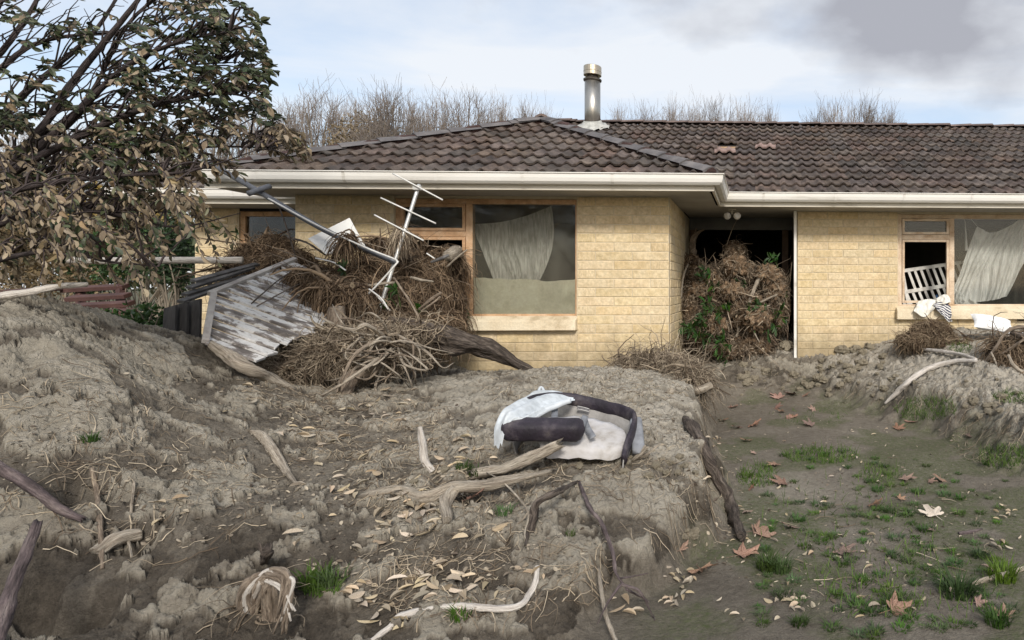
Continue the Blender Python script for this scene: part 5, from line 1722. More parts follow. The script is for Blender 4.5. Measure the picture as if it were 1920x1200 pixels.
lum = [lump(735, 655, 5.25, (.20, .18, .15)), lump(695, 668, 5.15, (.16, .14, .11)), lump(775, 622, 5.5, (.22, .16, .08)), lump(645, 640, 5.25, (.12, .10, .09)), lump(700, 620, 5.4, (.18, .14, .07))]
mb = MB()
for k, (c, r_) in enumerate(lum):
    mb.add(*blob(c, r_ * .75, k + 3.3), (2.0, 1.9, 1.8), 1)
V, F_, C_ = strands(lum, 1500, .26, .0030, .15, 8, BR2, 1.0, 61, .1); mb.add(V, F_, C_, 0)
V, F_, C_ = strands(lum, 170, .36, .0075, .08, 8, ((.2,.155,.11),(.50,.42,.32)), .9, 62, .1); mb.add(V, F_, C_, 0)
o = mb.build('rootlets', [mat['strand'], mat['core']], None, smooth=True); setp(o, ut); o['kind'] = 'stuff'
limb('stump', 'short brown sawn post standing in front of the weatherboards', 'post', [(632, 620, 5.3), (630, 598, 5.32), (631, 577, 5.34)], [.055, .06, .05], mat['root'], 14, .25, splint=.01)

# ------------------------------------------------------------------ logs, branches and roots on the silt
limb('branch', 'pale barked log sticking out below the weatherboards', 'log', [(398, 646, 4.55), (430, 668, 4.5), (462, 690, 4.42), (510, 716), (552, 732)], [0.0298, 0.0442, 0.0425, 0.0357, 0.0153], mat['drift'], 14, .30)
limb('branch', 'pointed pale driftwood stake lying on the brown slope', 'branch', [(470, 812), (492, 822), (512, 850), (535, 885), (562, 917)], [0.0102, 0.0255, 0.0238, 0.0170, 0.0051], mat['drift'], 12, .3, splint=.02)
limb('branch', 'smooth bleached stick standing in the leaf litter', 'branch', [(787, 800, 'b'), (793, 835, 'b'), (797, 865, 'b'), (812, 890)], [.010, .019, .019, .016], mat['drift_white'], 10, .22)
limb('log', 'splintered pale split log in front of the carrycot', 'log', [(893, 895), (940, 880, 3.22), (985, 862, 3.22), (1043, 836, 3.22)], [0.0252, 0.0288, 0.0288, 0.0245], mat['drift'], 12, .35, splint=.05)
limb('log', 'splintered mud covered log below the split log', 'log', [(690, 930), (745, 930), (800, 935, 2.95), (850, 915, 2.98), (930, 905, 3.0), (1030, 884, 3.05)], [0.0158, 0.0187, 0.0360, 0.0288, 0.0245, 0.0101], mat['drift'], 12, .4, splint=.05,
     extra=[([(850, 918, 2.97), (835, 950), (838, 985)], [.035, .03, .02])])
limb('branch', 'twisted dark root arching over the near mound', 'root', [(990, 1010, 2.75), (1000, 975, 2.78), (1005, 945, 2.80), (1040, 925, 2.85), (1085, 905)], [0.0150, 0.0161, 0.0150, 0.0138, 0.0058], mat['bark'], 12, .5,
     extra=[([(1000, 960, 2.79), (990, 1000), (985, 1030)], [.015, .010, .005])])
limb('root', 'long dark violet root trailing down the cut bank', 'root', [(1085, 905), (1105, 950, 2.85), (1130, 985, 2.75), (1150, 1040, 2.62), (1155, 1075, 2.55), (1180, 1110, 2.5)], [0.0060, 0.0102, 0.0090, 0.0072, 0.0060, 0.0036], mat['bark_violet'], 10, .4,
     extra=[([(1165, 1095, 2.52), (1200, 1110, 2.5), (1225, 1160)], [.006, .005, .002]), ([(1165, 1095, 2.52), (1140, 1130, 2.45), (1120, 1170, 2.4)], [.006, .004, .002]), ([(1175, 1105, 2.5), (1215, 1130), (1228, 1165)], [.005, .003, .002]),
            ([(1160, 1085, 2.54), (1190, 1080, 2.5), (1215, 1075, 2.5)], [.004, .003, .002])])
limb('root', 'pale fibrous root hanging down the near edge of the bank', 'root', [(1122, 1065, 2.7), (1128, 1110, 2.55), (1138, 1160, 2.42), (1160, 1215, 2.3)], [.007, .009, .009, .008], mat['drift'], 8, .3)
limb('log', 'dark weathered log leaning against the cut bank beside the path', 'log', [(1283, 795), (1300, 815), (1325, 870), (1345, 915), (1368, 950), (1378, 985), (1392, 1018)], [0.0216, 0.0360, 0.0324, 0.0317, 0.0360, 0.0302, 0.0216], mat['bark'], 14, .5, lift=.03,
     extra=[([(1300, 815, 4.35), (1310, 840, 4.3), (1290, 843, 4.3)], [.010, .007, .004]), ([(1285, 800, 4.5), (1275, 785, 4.55)], [.012, .006])])
limb('branch', 'long bleached curved branch across the bottom of the foreground', 'branch', [(660, 1235), (730, 1180), (760, 1158), (850, 1143), (960, 1148), (992, 1120), (1004, 1095), (1007, 1068)], [.010, .012, .013, .013, .013, .012, .012, .010], mat['drift_white'], 10, .25)
limb('root', 'thin pale root looping up from the dark root to the bleached branch', 'root', [(1007, 1068, 2.62), (990, 1030), (984, 1000, 2.72), (990, 960, 2.8), (960, 920, 2.95), (930, 895, 3.05), (895, 880)], [.004, .004, .004, .004, .004, .003, .003], mat['drift'], 6, .2)
limb('root', 'thin pale root running along the silt left of the dark root', 'root', [(890, 1015), (940, 1000), (975, 980), (992, 958, 2.8)], [.004, .004, .004, .003], mat['drift'], 6, .2)
limb('branch', 'violet barked stick jutting in from the left edge', 'branch', [(-40, 855, 2.55), (5, 880, 2.55), (60, 915, 2.56), (115, 955, 2.57), (152, 972, 2.58)], [.018, .019, .019, .018, .010], mat['bark_violet'], 12, .28, splint=.02)
limb('branch', 'thick violet barked branch rising at the bottom left corner', 'branch', [(-10, 1215, 1.95), (10, 1140, 2.05), (40, 1060, 2.15), (68, 985, 2.25)], [0.0187, 0.0204, 0.0179, 0.0119], mat['bark_violet'], 12, .28, splint=.02)
limb('root', 'thin brown root hanging down the left slope', 'root', [(172, 880), (182, 930), (188, 990), (192, 1070)], [.009, .010, .009, .007], mat['root'], 8, .35)
limb('root', 'pale thin root hanging beside the brown one on the left slope', 'root', [(252, 905), (246, 960), (240, 1010), (247, 1050)], [.005, .006, .006, .004], mat['drift'], 8, .35)
limb('log', 'mud coated log end poking from the left slope', 'log', [(180, 1045), (215, 1030), (262, 1015)], [0.0280, 0.0320, 0.0272], mat['drift'], 12, .25)
limb('branch', 'pale bleached branch along the top of the left mound', 'branch', [(-40, 560, 3.75), (20, 553, 3.8), (70, 545, 3.85), (110, 537, 3.9), (165, 533, 4.0)], [.014, .022, .020, .017, .012], mat['drift_white'], 10, .3)
limb('pole', 'smooth pale pole lying level behind the drooping leaves', 'pole', [(110, 487, 6.0), (200, 489, 6.05), (330, 488, 6.15), (455, 488, 6.3)], [.030, .033, .033, .034], mat['drift_white'], 12, .08)
limb('branch', 'long bleached forked branch lying down the right mound', 'branch', [(1659, 764), (1685, 740), (1705, 722), (1740, 702), (1790, 685), (1832, 684)], [.012, .028, .029, .026, .024, .018], mat['drift_white'], 12, .28, lift=.035)
limb('branch', 'bleached branch pointing left above the forked one', 'branch', [(1720, 661), (1760, 668), (1800, 673), (1830, 682)], [.016, .021, .021, .017], mat['drift_white'], 12, .28, lift=.04)
limb('root', 'brown root reaching right from the forked branch', 'root', [(1825, 685, 6.6), (1870, 668, 6.5), (1900, 650, 6.45), (1940, 620, 6.4)], [0.0120, 0.0120, 0.0132, 0.0180], mat['root'], 10, .35)
limb('root', 'thick brown root curving up to the dirty pillow', 'root', [(1845, 680, 6.5), (1868, 650, 6.45), (1885, 625, 6.45), (1905, 615, 6.5), (1945, 612, 6.5)], [0.0108, 0.0150, 0.0180, 0.0204, 0.0240], mat['root'], 10, .4)
limb('branch', 'dark log end resting on the root tangle at the right edge', 'log', [(1895, 622, 6.55), (1915, 630, 6.5), (1960, 640, 6.5)], [0.0300, 0.0330, 0.0360], mat['bark'], 12, .4)
limb('branch', 'barkless branch at the far right lower edge of the mound', 'branch', [(1890, 665, 6.2), (1905, 690, 6.15), (1950, 715, 6.1)], [0.0140, 0.0182, 0.0210], mat['drift'], 10, .35)
limb('root', 'pale root drooping down the right edge', 'root', [(1858, 660, 6.4), (1880, 705, 6.3), (1905, 725, 6.2), (1945, 745, 6.1)], [.010, .010, .011, .012], mat['drift'], 8, .3)
limb('branch', 'curved pale log at the edge of the root tangle by the path', 'log', [(1255, 738), (1285, 738, 5.7), (1312, 732, 5.75), (1335, 722, 5.8)], [.03, .036, .04, .034], mat['drift'], 12, .3)
limb('branch', 'broken trunk standing in the dark porch doorway', 'log', [(1297, 500, 8.7), (1299, 470, 8.7), (1300, 448, 8.7), (1310, 436, 8.65), (1320, 431, 8.6)], [.05, .05, .045, .022, .008], mat['root'], 12, .35, extra=[([(1301, 450, 8.7), (1306, 428, 8.72)], [.025, .010])])
limb('branch', 'thick pale stick leaning in the porch debris', 'branch', [(1428, 512, 8.2), (1415, 540, 8.15), (1405, 568, 8.1)], [0.0225, 0.0248, 0.0210], mat['drift'], 10, .3)
limb('branch', 'thin pale stick slanting across the porch debris', 'branch', [(1416, 572, 8.1), (1440, 560, 8.15), (1458, 552, 8.2)], [.012, .014, .010], mat['drift'], 8, .3)
limb('branch', 'pale stick standing against the porch corner bricks', 'branch', [(1277, 560, 8.05), (1281, 520, 8.1), (1290, 495, 8.2)], [.010, .014, .012], mat['drift'], 8, .3)
limb('root', 'crooked pale root hanging at the foot of the porch debris', 'root', [(1404, 580, 8.1), (1407, 610, 8.05), (1415, 625, 8.0), (1424, 642, 7.95)], [.012, .013, .011, .004], mat['drift'], 8, .4)
limb('branch', 'stick across the lower porch debris', 'branch', [(1420, 576, 8.12), (1444, 573, 8.15)], [.010, .010], mat['drift'], 8, .3)
limb('branch', 'short weathered stick standing in the porch debris', 'branch', [(1381, 632, 8.2), (1386, 610, 8.25), (1391, 596, 8.3)], [.013, .016, .013], mat['drift'], 8, .3)
limb('branch', 'pale chip of wood beside the carrycot', 'wood', [(1188, 866), (1200, 850, 3.42), (1212, 838, 3.42)], [.010, .017, .014], mat['drift'], 8, .3, splint=.02)
limb('branch', 'thin stick beside the wood chip by the carrycot', 'stick', [(1196, 868), (1215, 850, 3.4), (1238, 832, 3.42)], [.006, .007, .006], mat['drift'], 7, .2)
limb('branch', 'bleached sawn stick end on the far right of the path', 'stick', [(1818, 1100), (1850, 1090), (1935, 1066)], [.012, .014, .014], mat['drift'], 8, .25)
limb('branch', 'small grey stick on the path left of the pale leaf tuft', 'stick', [(1798, 1003), (1818, 1000), (1842, 993)], [.010, .012, .004], mat['bark_violet'], 8, .3)
limb('branch', 'slim pale branch between the debris and the window sill', 'branch', [(770, 520, 5.85), (790, 525, 5.83), (813, 528, 5.8)], [.012, .014, .006], mat['drift'], 8, .25)
limb('branch', 'stick poking from the debris towards the window mullion', 'branch', [(838, 500, 6.2), (858, 482, 6.2), (876, 468, 6.2)], [.008, .010, .007], mat['drift'], 8, .25)
limb('branch', 'pale horizontal stick behind the antenna boom', 'branch', [(690, 536, 5.75), (715, 532, 5.78), (740, 530, 5.8)], [.012, .014, .012], mat['drift'], 8, .25)
limb('branch', 'brown root leaning in front of the debris right of the antenna', 'root', [(738, 520, 5.7), (760, 552, 5.62), (780, 585, 5.58), (790, 610, 5.55)], [.008, .009, .009, .010], mat['root'], 8, .3)
limb('branch', 'bundle of brown sticks by the window frame', 'branch', [(786, 580, 5.95), (810, 560, 5.95), (828, 548, 5.98)], [.012, .016, .012], mat['root'], 8, .35, extra=[([(790, 583, 5.93), (812, 568, 5.94), (826, 556, 5.96)], [.008, .010, .008])])
limb('log', 'rounded pale log end in the debris beside the window frame', 'log', [(855, 470, 6.55), (845, 478, 6.3), (838, 480, 6.2)], [0.0560, 0.0600, 0.0480], mat['drift'], 12, .3)
limb('branch', 'grey stick across the top of the debris', 'branch', [(808, 492, 6.1), (825, 485, 6.12), (842, 478, 6.15)], [.012, .016, .014], mat['greyplank'], 8, .2)
limb('branch', 'thin dark branch slanting over the small window', 'branch', [(520, 380, 6.3), (535, 420, 6.25), (548, 460, 6.2), (560, 500, 6.15)], [.006, .007, .007, .005], mat['bark'], 7, .3)
limb('branch', 'dark branch from the small window towards the white board', 'branch', [(540, 445, 6.3), (575, 455, 6.2), (610, 478, 6.1)], [.010, .010, .008], mat['bark'], 8, .3)
# frayed fibrous stump in the near foreground
fs = empty('fibrous_stump', tuple(ground_at(500, 1180)[0]), 'frayed fibrous stump curling out of the foreground silt', 'stump')
g_ = random.Random(9)
for k in range(16):
    a = g_.uniform(-1, 1)
    P_ = [W(505 + a * 18, 1215, 2.33 + .05 * a), W(470 + a * 30 + k * 2, 1150, 2.34), W(462 + a * 14 + k * 3.0, 1095 + g_.uniform(-6, 10), 2.30), W(500 + g_.uniform(-10, 26), 1070 + g_.uniform(-5, 22), 2.30), W(538 + g_.uniform(-8, 14), 1086 + g_.uniform(0, 30), 2.27), W(530 + g_.uniform(-20, 24), 1140 + g_.uniform(0, 50), 2.25)]
    part_limb(fs, 'fibre', P_, [.012, .011, .010, .009, .006, .003], mat['drift_white'] if k % 4 == 0 else mat['root'], 7, .3, 40)
lum = [lump(505, 1160, 2.42, (.10, .09, .13))]
mb = MB(); mb.add(*blob(lum[0][0], lum[0][1], 8.1), (1.5, 1.4, 1.3), 1)
V, F_, C_ = strands(lum, 260, .22, .0022, .3, 8, BR2, .5, 71, .2); mb.add(V, F_, C_, 0)
o = mb.build('rootlets', [mat['strand'], mat['core']], None, smooth=True); setp(o, fs); o['kind'] = 'stuff'
limb('stump', 'small dark rotten stub above the fibrous stump', 'stump', [(496, 1058), (500, 1038, 2.42), (505, 1018, 2.43)], [.018, .016, .010], mat['bark'], 9, .4, extra=[([(494, 1042, 2.42), (486, 1018, 2.43)], [.008, .005])])

# ------------------------------------------------------------------ carrycot
cot = empty('carrycot', tuple(ground_at(1060, 850)[0]), 'muddy baby carrycot with violet black padded rim and white net', 'carrycot')
def cpart(mb_, name, m, smooth=True, bevel=0, label=None):
    o = mb_.build(name, m, None, smooth, bevel); setp(o, cot)
    if label: o['label'] = label
    return o
# padded front bumper: rounded bar
def rbar(P0, P1, h, th, up, seed=0, n=24, S=20, dent=.05):
    P0 = np.array(P0); P1 = np.array(P1); d = P1 - P0; L = np.linalg.norm(d); d /= L
    up = np.array(up, float); s = np.cross(d, up); s /= np.linalg.norm(s); up = np.cross(s, d)
    V = []
    t = np.linspace(0, 1, n)
    a = np.linspace(0, 2 * np.pi, S, endpoint=False)
    for i in range(n):
        e = min(t[i], 1 - t[i]) * L / (h * .42)
        k = math.sqrt(max(0.0, 1 - (1 - min(1, e)) ** 2)) if e < 1 else 1
        k = max(k, .02)
        for q in a:
            c, s_ = math.cos(q), math.sin(q)
            sx_ = np.sign(c) * abs(c) ** .6 * th / 2; sy_ = np.sign(s_) * abs(s_) ** .6 * h / 2
            w = 1 + dent * float(gn(t[i] * 6 + seed, c * 1.5 + 3, s_ * 1.5 + .1))
            V.append(P0 + d * L * t[i] + (s * sx_ + up * sy_) * k * w)
    i = np.arange(n * S).reshape(n, S)
    F_ = np.stack([i[:-1], np.roll(i, -1, 1)[:-1], np.roll(i, -1, 1)[1:], i[1:]], -1).reshape(-1, 4)
    return np.array(V), F_
cpart(MB().add(*rbar(W(940, 804, 3.30), W(1097, 806, 3.30), .108, .11, (0, -.35, 1), 2)), 'bumper', mat['vinyl'])
rimP = [W(958, 800, 3.42), W(968, 772, 3.55), W(1010, 752, 3.74), W(1060, 749, 3.84), W(1104, 757, 3.84), W(1150, 767, 3.80), W(1172, 773, 3.75), W(1186, 781, 3.68), W(1190, 793, 3.60), W(1184, 815, 3.48), W(1174, 842, 3.37), W(1170, 862, 3.31)]
V, Fc = rtube(rimP, [.040] * 12, 20, 120, .12, 3, True, .40)
cpart(MB().add(V, Fc), 'rim', mat['vinyl'])
# outer shell and lining below the rim
def skirt(P, drop, m, name, inn, n=60):
    A = spline(P, n); c = W(1075, 815, 3.55)
    B = A.copy(); B[:, 2] -= drop; B[:, :2] += (c[:2] - A[:, :2]) * inn
    mid = (A + B) / 2; mid[:, :2] -= (c[:2] - A[:, :2]) * .02
    mb_ = MB(); G = np.stack([A, mid, B]); i = np.arange(3 * n).reshape(3, n)
    mb_.add(G.reshape(-1, 3), np.stack([i[:-1, :-1], i[:-1, 1:], i[1:, 1:], i[1:, :-1]], -1).reshape(-1, 4))
    o = cpart(mb_, name, m); o.modifiers.new('s', 'SOLIDIFY').thickness = .006
    return o
skirt(rimP, .20, mat['cot_grey'], 'lining', .10)
# mattress
mp_ = [W(1020, 782, 3.50), W(1095, 781, 3.62), W(1168, 803, 3.55), W(1163, 842, 3.34), W(1085, 842, 3.30), W(1015, 836, 3.32)]
c_ = np.mean(mp_, 0); V = []
for k, (dz_, s_) in enumerate(((-.05, .98), (-.012, 1.0), (.0, .97), (.006, .80))):
    for p in spline(mp_ + [mp_[0]], 49)[:-1]:
        V.append(c_ + (p - c_) * s_ + np.array([0, 0, dz_ + .004 * math.sin(p[0] * 60)]))
V.append(c_ + np.array([0, 0, .012]))
i = np.arange(4 * 48).reshape(4, 48)
Fq = np.stack([i[:-1], np.roll(i, -1, 1)[:-1], np.roll(i, -1, 1)[1:], i[1:]], -1).reshape(-1, 4)
Ft = np.stack([i[3], np.roll(i[3], -1), np.full(48, 192)], -1)
cpart(MB().add(V, [Fq, Ft]), 'mattress', mat['mattress'])
def strapm(P, w, n=16):
    A = spline(P, n); T = np.gradient(A, axis=0); vv = CAM - A
    s = np.cross(T, vv); s /= np.linalg.norm(s, axis=1)[:, None]
    V = np.stack([A - s * w / 2, A + s * w / 2], 1).reshape(-1, 3); i = np.arange(2 * n).reshape(n, 2)
    return V, np.stack([i[:-1, 0], i[:-1, 1], i[1:, 1], i[1:, 0]], -1)
for P_ in ([W(1040, 764, 3.72), W(1040, 776, 3.55), W(1039, 790, 3.34)], [W(1094, 781, 3.56), W(1100, 800, 3.44), W(1112, 820, 3.32)], [W(1098, 779, 3.5), W(1090, 800, 3.36)]):
    o = cpart(MB().add(*strapm(P_, .034)), 'strap', mat['strap']); o.modifiers.new('s', 'SOLIDIFY').thickness = .003
# small grey label on the rim
o = cpart(MB().add(*strapm([W(1082, 764, 3.79), W(1093, 766, 3.79), W(1105, 769, 3.79)], .020)), 'label_patch', M('label_patch', [(.3, (.10, .095, .10)), (.7, (.17, .165, .17))], 60, 3, .7))
for q in (-.0085, .0085):
    o_ = MB().add(*strapm([W(1083, 764, 3.785) + np.array([0, 0, q]), W(1093, 766, 3.785) + np.array([0, 0, q]), W(1104, 769, 3.785) + np.array([0, 0, q])], .002)).build('stitching', mat['conduit']); o_.parent = o
# net canopy draped over the left half
rows = [[W(926, 838, 3.30), W(928, 800, 3.34), W(943, 770, 3.45), W(965, 757, 3.6), W(990, 742, 3.75), W(1012, 733, 3.88), W(1045, 737, 3.95), W(1072, 746, 3.93)],
        [W(935, 838, 3.26), W(938, 800, 3.27), W(952, 772, 3.35), W(972, 761, 3.47), W(997, 748, 3.62), W(1020, 739, 3.76), W(1050, 741, 3.84), W(1074, 748, 3.85)],
        [W(941, 832, 3.25), W(948, 800, 3.25), W(960, 784, 3.28), W(980, 778, 3.34), W(1005, 764, 3.5), W(1030, 752, 3.64), W(1055, 748, 3.74), W(1076, 749, 3.79)],
        [W(942, 825, 3.25), W(950, 800, 3.26), W(964, 788, 3.28), W(986, 788, 3.31), W(1010, 776, 3.44), W(1035, 764, 3.56), W(1058, 755, 3.68), W(1078, 750, 3.77)]]
Rw = np.stack([spline(r_, 60) for r_ in rows])
G = np.stack([spline(Rw[:, j], 24) for j in range(60)], 1)
uu = np.linspace(0, 1, 60)[None]; vv_ = np.linspace(0, 1, 24)[:, None]
G[..., 2] += .010 * np.sin(vv_ * 16 + 2.5 * gn(uu * 5 + 0 * vv_, vv_ * 2 + 0 * uu)) + .012 * gn(uu * 7 + 0 * vv_, vv_ * 5 + 0 * uu)
i = np.arange(24 * 60).reshape(24, 60)
Fg = np.stack([i[:-1, :-1], i[:-1, 1:], i[1:, 1:], i[1:, :-1]], -1).reshape(-1, 4)
cpart(MB().add(G.reshape(-1, 3), Fg), 'net', mat['net_cot'], label='white insect net')
P_ = G[-1, 12:]
o = cpart(MB().add(*strapm(P_[::4], .026, 40)), 'net_hem', M('net_hem', [(.3, (.55, .58, .61)), (.7, (.68, .71, .73))], 12, 4, .9)); o.modifiers.new('s', 'SOLIDIFY').thickness = .003
cpart(MB().add(*rtube([W(1010, 734, 3.87), W(1013, 727, 3.88), W(1017, 727, 3.88), W(1020, 736, 3.87)], [.010, .008, .006, .012], 8, 20)), 'net_tip', mat['net_cot'])
cpart(MB().add(*rbar(W(1192, 785, 3.66), W(1198, 850, 3.40), .07, .05, (1, 0, 0), 5, 20, 14)), 'shell', mat['strap'])
# ------------------------------------------------------------------ leaning evergreen at the left, half dead
tree = empty('leaning_tree', tuple(W(-420, 760, 4.3)), 'leaning half dead evergreen with green and tan leaves at the left', 'tree')
g_ = np.random.default_rng(21)
limbs = [([(-420, 760), (-380, 640), (-330, 560), (-260, 480)], 4.3, 4.2, (.11, .09)),
         ([(-330, 560), (-60, 390), (60, 265), (150, 135), (240, 25), (300, -60)], 4.2, 4.5, (.06, .014)),
         ([(-300, 520), (0, 335), (130, 225), (230, 130), (330, 80), (430, 60)], 4.2, 4.0, (.055, .006)),
         ([(-260, 480), (-60, 300), (20, 200), (100, 130), (180, 55), (240, -40)], 4.3, 4.9, (.05, .012)),
         ([(-300, 500), (0, 335), (180, 240), (300, 195), (420, 175), (505, 195)], 4.1, 3.8, (.05, .004)),
         ([(-300, 540), (0, 365), (140, 300), (280, 285), (400, 275), (545, 278)], 4.1, 4.2, (.045, .004)),
         ([(-260, 480), (-100, 200), (0, 100), (60, 15), (100, -60)], 4.4, 4.9, (.045, .012)),
         ([(-300, 540), (-50, 440), (80, 395), (200, 400), (330, 425), (450, 400)], 4.0, 3.9, (.04, .004)),
         ([(-330, 580), (-50, 500), (100, 470), (200, 490), (300, 500)], 3.9, 3.8, (.035, .004)),
         ([(-300, 500), (0, 300), (120, 240), (200, 160), (330, 125), (480, 115)], 4.5, 4.6, (.05, .004)),
         ([(-200, 330), (0, 130), (90, 75), (250, 55), (390, 10)], 4.6, 4.8, (.04, .005)),
         ([(-260, 480), (-40, 270), (70, 215), (200, 200), (330, 215), (420, 235)], 4.6, 4.7, (.04, .004)),
         ([(-330, 560), (-80, 400), (60, 350), (220, 330), (360, 320), (500, 275)], 3.8, 3.7, (.04, .003)),
         ([(-200, 330), (-20, 40), (30, -60)], 4.5, 4.8, (.04, .016)),
         ([(60, 265), (160, 190), (230, 60), (290, 0), (380, -40)], 4.3, 4.2, (.024, .008))]
mb = MB(); LP = []
for pts, d0, d1, (r0, r1) in limbs:
    P_ = [W(x, y, d0 + (d1 - d0) * i / (len(pts) - 1) + g_.uniform(-.06, .06)) for i, (x, y) in enumerate(pts)]
    k_ = .62 if r0 < .08 else 1
    V, Fc = rtube(P_, [r0 * k_, (r0 * 2 + r1) / 3 * k_, (r0 + r1 * 2) / 3 * k_, r1 * k_], 9, 60, .2, g_.random() * 9)
    mb.add(V, Fc, RT_C)
    LP.append(np.stack([spline(P_, 40)[8:], ], 0)[0])
LPc = np.concatenate(LP)
mat['bough'] = M('dark_bough', [(.3, (.018, .014, .014)), (.5, (.050, .038, .037)), (.78, (.12, .095, .088))], 1, 8, .85, .9, 2.0, stretch=(10, 45, 45), coord='Col', fine=.3)
o = mb.build('trunk', mat['bough'], None, smooth=True); setp(o, tree)
LPP = np.stack([PPX + FPX * ((LPc - CAM) @ RV) / ((LPc - CAM) @ FV), PPY - FPX * (LPc[:, 2] - 1.6) / ((LPc - CAM) @ FV)], 1)
blobs = [(10, 220, 40, 8, .9), (355, 55, 80, 40, .95), (440, 110, 50, 28, .92), (470, 95, 30, 10, .92), (495, 130, 18, 8, .92), (462, 62, 34, 12, .92), (400, 15, 60, 22, .93), (300, 135, 60, 24, .9), (200, 45, 70, 9, .95), (50, 150, 55, 14, .95), (20, 30, 50, 10, .95), (110, 60, 40, 6, .95), (250, 165, 40, 14, .85), (478, 150, 26, 12, .9), (493, 190, 16, 7, .9),
         (512, 205, 20, 9, .9), (405, 195, 50, 20, .8), (255, 220, 50, 22, .65), (80, 215, 60, 13, .9), (150, 190, 30, 6, .9), (330, 250, 55, 24, .45), (150, 285, 80, 22, .3), (230, 300, 55, 36, .55), (60, 320, 60, 22, .05), (415, 250, 40, 14, .25),
         (525, 268, 24, 15, .0), (548, 248, 16, 7, 0), (568, 285, 16, 6, 0), (345, 310, 50, 18, .2), (430, 315, 35, 6, .05), (130, 375, 100, 38, .12), (40, 425, 55, 22, .06), (245, 365, 55, 22, .35), (320, 385, 40, 7, .1), (200, 425, 70, 13, .15), (50, 490, 50, 12, 0)]
TW_, TRr, leafrec, bare = [], [], [], []
K = 8
for (bx, by, br, cnt, gf) in blobs:
    for c in range(cnt):
        a = g_.uniform(0, 2 * np.pi); q = br * math.sqrt(g_.random()) * 1.05
        tx, ty = bx + q * math.cos(a) * 1.15, by + q * math.sin(a) * .95
        D_ = g_.uniform(3.5, 4.8)
        # nearest limb point lying towards the trunk
        dx = LPP[:, 0] - (tx - 60); dy = LPP[:, 1] - (ty - (10 if ty > 260 else -25))
        cost = np.hypot(dx, dy) + np.where(LPP[:, 0] > tx + 5, 200, 0) + g_.uniform(0, 60, len(dx))
        s = LPc[np.argmin(cost)]
        e = W(tx, ty, D_)
        droop = .06 + .16 * sstep(200, 380, ty)
        tcv = np.linspace(0, 1, K)[:, None]
        mid = s * .5 + e * .5 + np.array([0, 0, .08 + droop * .7]) + g_.normal(size=3) * .05
        P_ = (1 - tcv) ** 2 * s + 2 * tcv * (1 - tcv) * mid + tcv ** 2 * e
        P_ += np.cumsum(g_.normal(size=(K, 3)) * .006, 0)
        TW_.append(P_); TRr.append(np.linspace(.0065, .0022, K))
        nl = int(g_.integers(11, 19))
        for k in range(nl):
            f = (.66 if ty < 260 else .45) + (.34 if ty < 260 else .55) * (k + g_.random() * .5) / nl
            i = min(int(f * (K - 1)), K - 2); w = f * (K - 1) - i
            p = P_[i] * (1 - w) + P_[i + 1] * w
            td = P_[i + 1] - P_[i]; td /= np.linalg.norm(td)
            side = np.cross(td, [0, 0, 1]) * (1 if k % 2 else -1)
            green = g_.random() < (gf * .86 if ty < 260 else gf + .10)
            d = td * .8 + side * g_.uniform(.4, .9) + g_.normal(size=3) * .25 + np.array([0, 0, -.2 if green else -.75])
            n = np.array([0, -.5, .8]) + g_.normal(size=3) * .55
            leafrec.append((p, d, n, g_.uniform(.030, .066), green, D_))
for c in range(34):        # drooping strings of dead leaves
    x0_, y0_ = g_.uniform(10, 370), g_.uniform(330, 450)
    if x0_ > 300: y0_ = g_.uniform(320, 380)
    dx_, dy_ = g_.uniform(25, 95), g_.uniform(60, 140)
    D_ = g_.uniform(3.4, 4.4)
    s = W(x0_, y0_, D_); e = W(x0_ + dx_, y0_ + dy_, D_ - .1)
    tcv = np.linspace(0, 1, K)[:, None]
    P_ = s * (1 - tcv) + e * tcv + np.array([0, 0, .07]) * np.sin(tcv * 3.1) + np.cumsum(g_.normal(size=(K, 3)) * .004, 0)
    b0 = LPc[np.argmin(np.linalg.norm(LPc - s, axis=1))]
    TW_.append(b0 * (1 - tcv) + s * tcv + np.array([0, 0, .04]) * np.sin(tcv * 3.1)); TRr.append(np.linspace(.006, .004, K))
    TW_.append(P_); TRr.append(np.linspace(.004, .0016, K))
    nl = int(np.linalg.norm(e - s) / .018)
    for k in range(nl):
        f = k / nl; i = min(int(f * (K - 1)), K - 2); w = f * (K - 1) - i
        p = P_[i] * (1 - w) + P_[i + 1] * w
        td = P_[i + 1] - P_[i]; td /= np.linalg.norm(td)
        sd_ = np.cross(td, [0, -1, .3]) * (1 if k % 2 else -1)
        leafrec.append((p, td * .7 + sd_ * g_.uniform(.3, .8) + np.array([0, 0, -.5]) + g_.normal(size=3) * .15, np.array([0, -.9, .4]) + g_.normal(size=3) * .4, g_.uniform(.030, .062), g_.random() < .12, D_))
for c in range(150):       # leafless twigs among the boughs
    s = LPc[g_.choice(np.nonzero(LPP[:, 0] < 300)[0])]
    e = s + RV * g_.uniform(.1, .5) + np.array([0, g_.uniform(-.3, .3), g_.uniform(-.12, .5)])
    tcv = np.linspace(0, 1, K)[:, None]
    P_ = s * (1 - tcv) + e * tcv + np.array([0, 0, .06]) * np.sin(tcv * 3.1) + np.cumsum(g_.normal(size=(K, 3)) * .008, 0)
    TW_.append(P_); TRr.append(np.linspace(.006, .002, K))
V, F_ = tubes(np.array(TW_), np.array(TRr), 4)
o = MB().add(V, F_).build('twigs', mat['bough'], None, smooth=True); setp(o, tree); o['kind'] = 'stuff'
order = sorted(range(len(leafrec)), key=lambda i: -leafrec[i][3] / leafrec[i][5])
vis = [i for i in order if True]
pick = set(vis[:300])
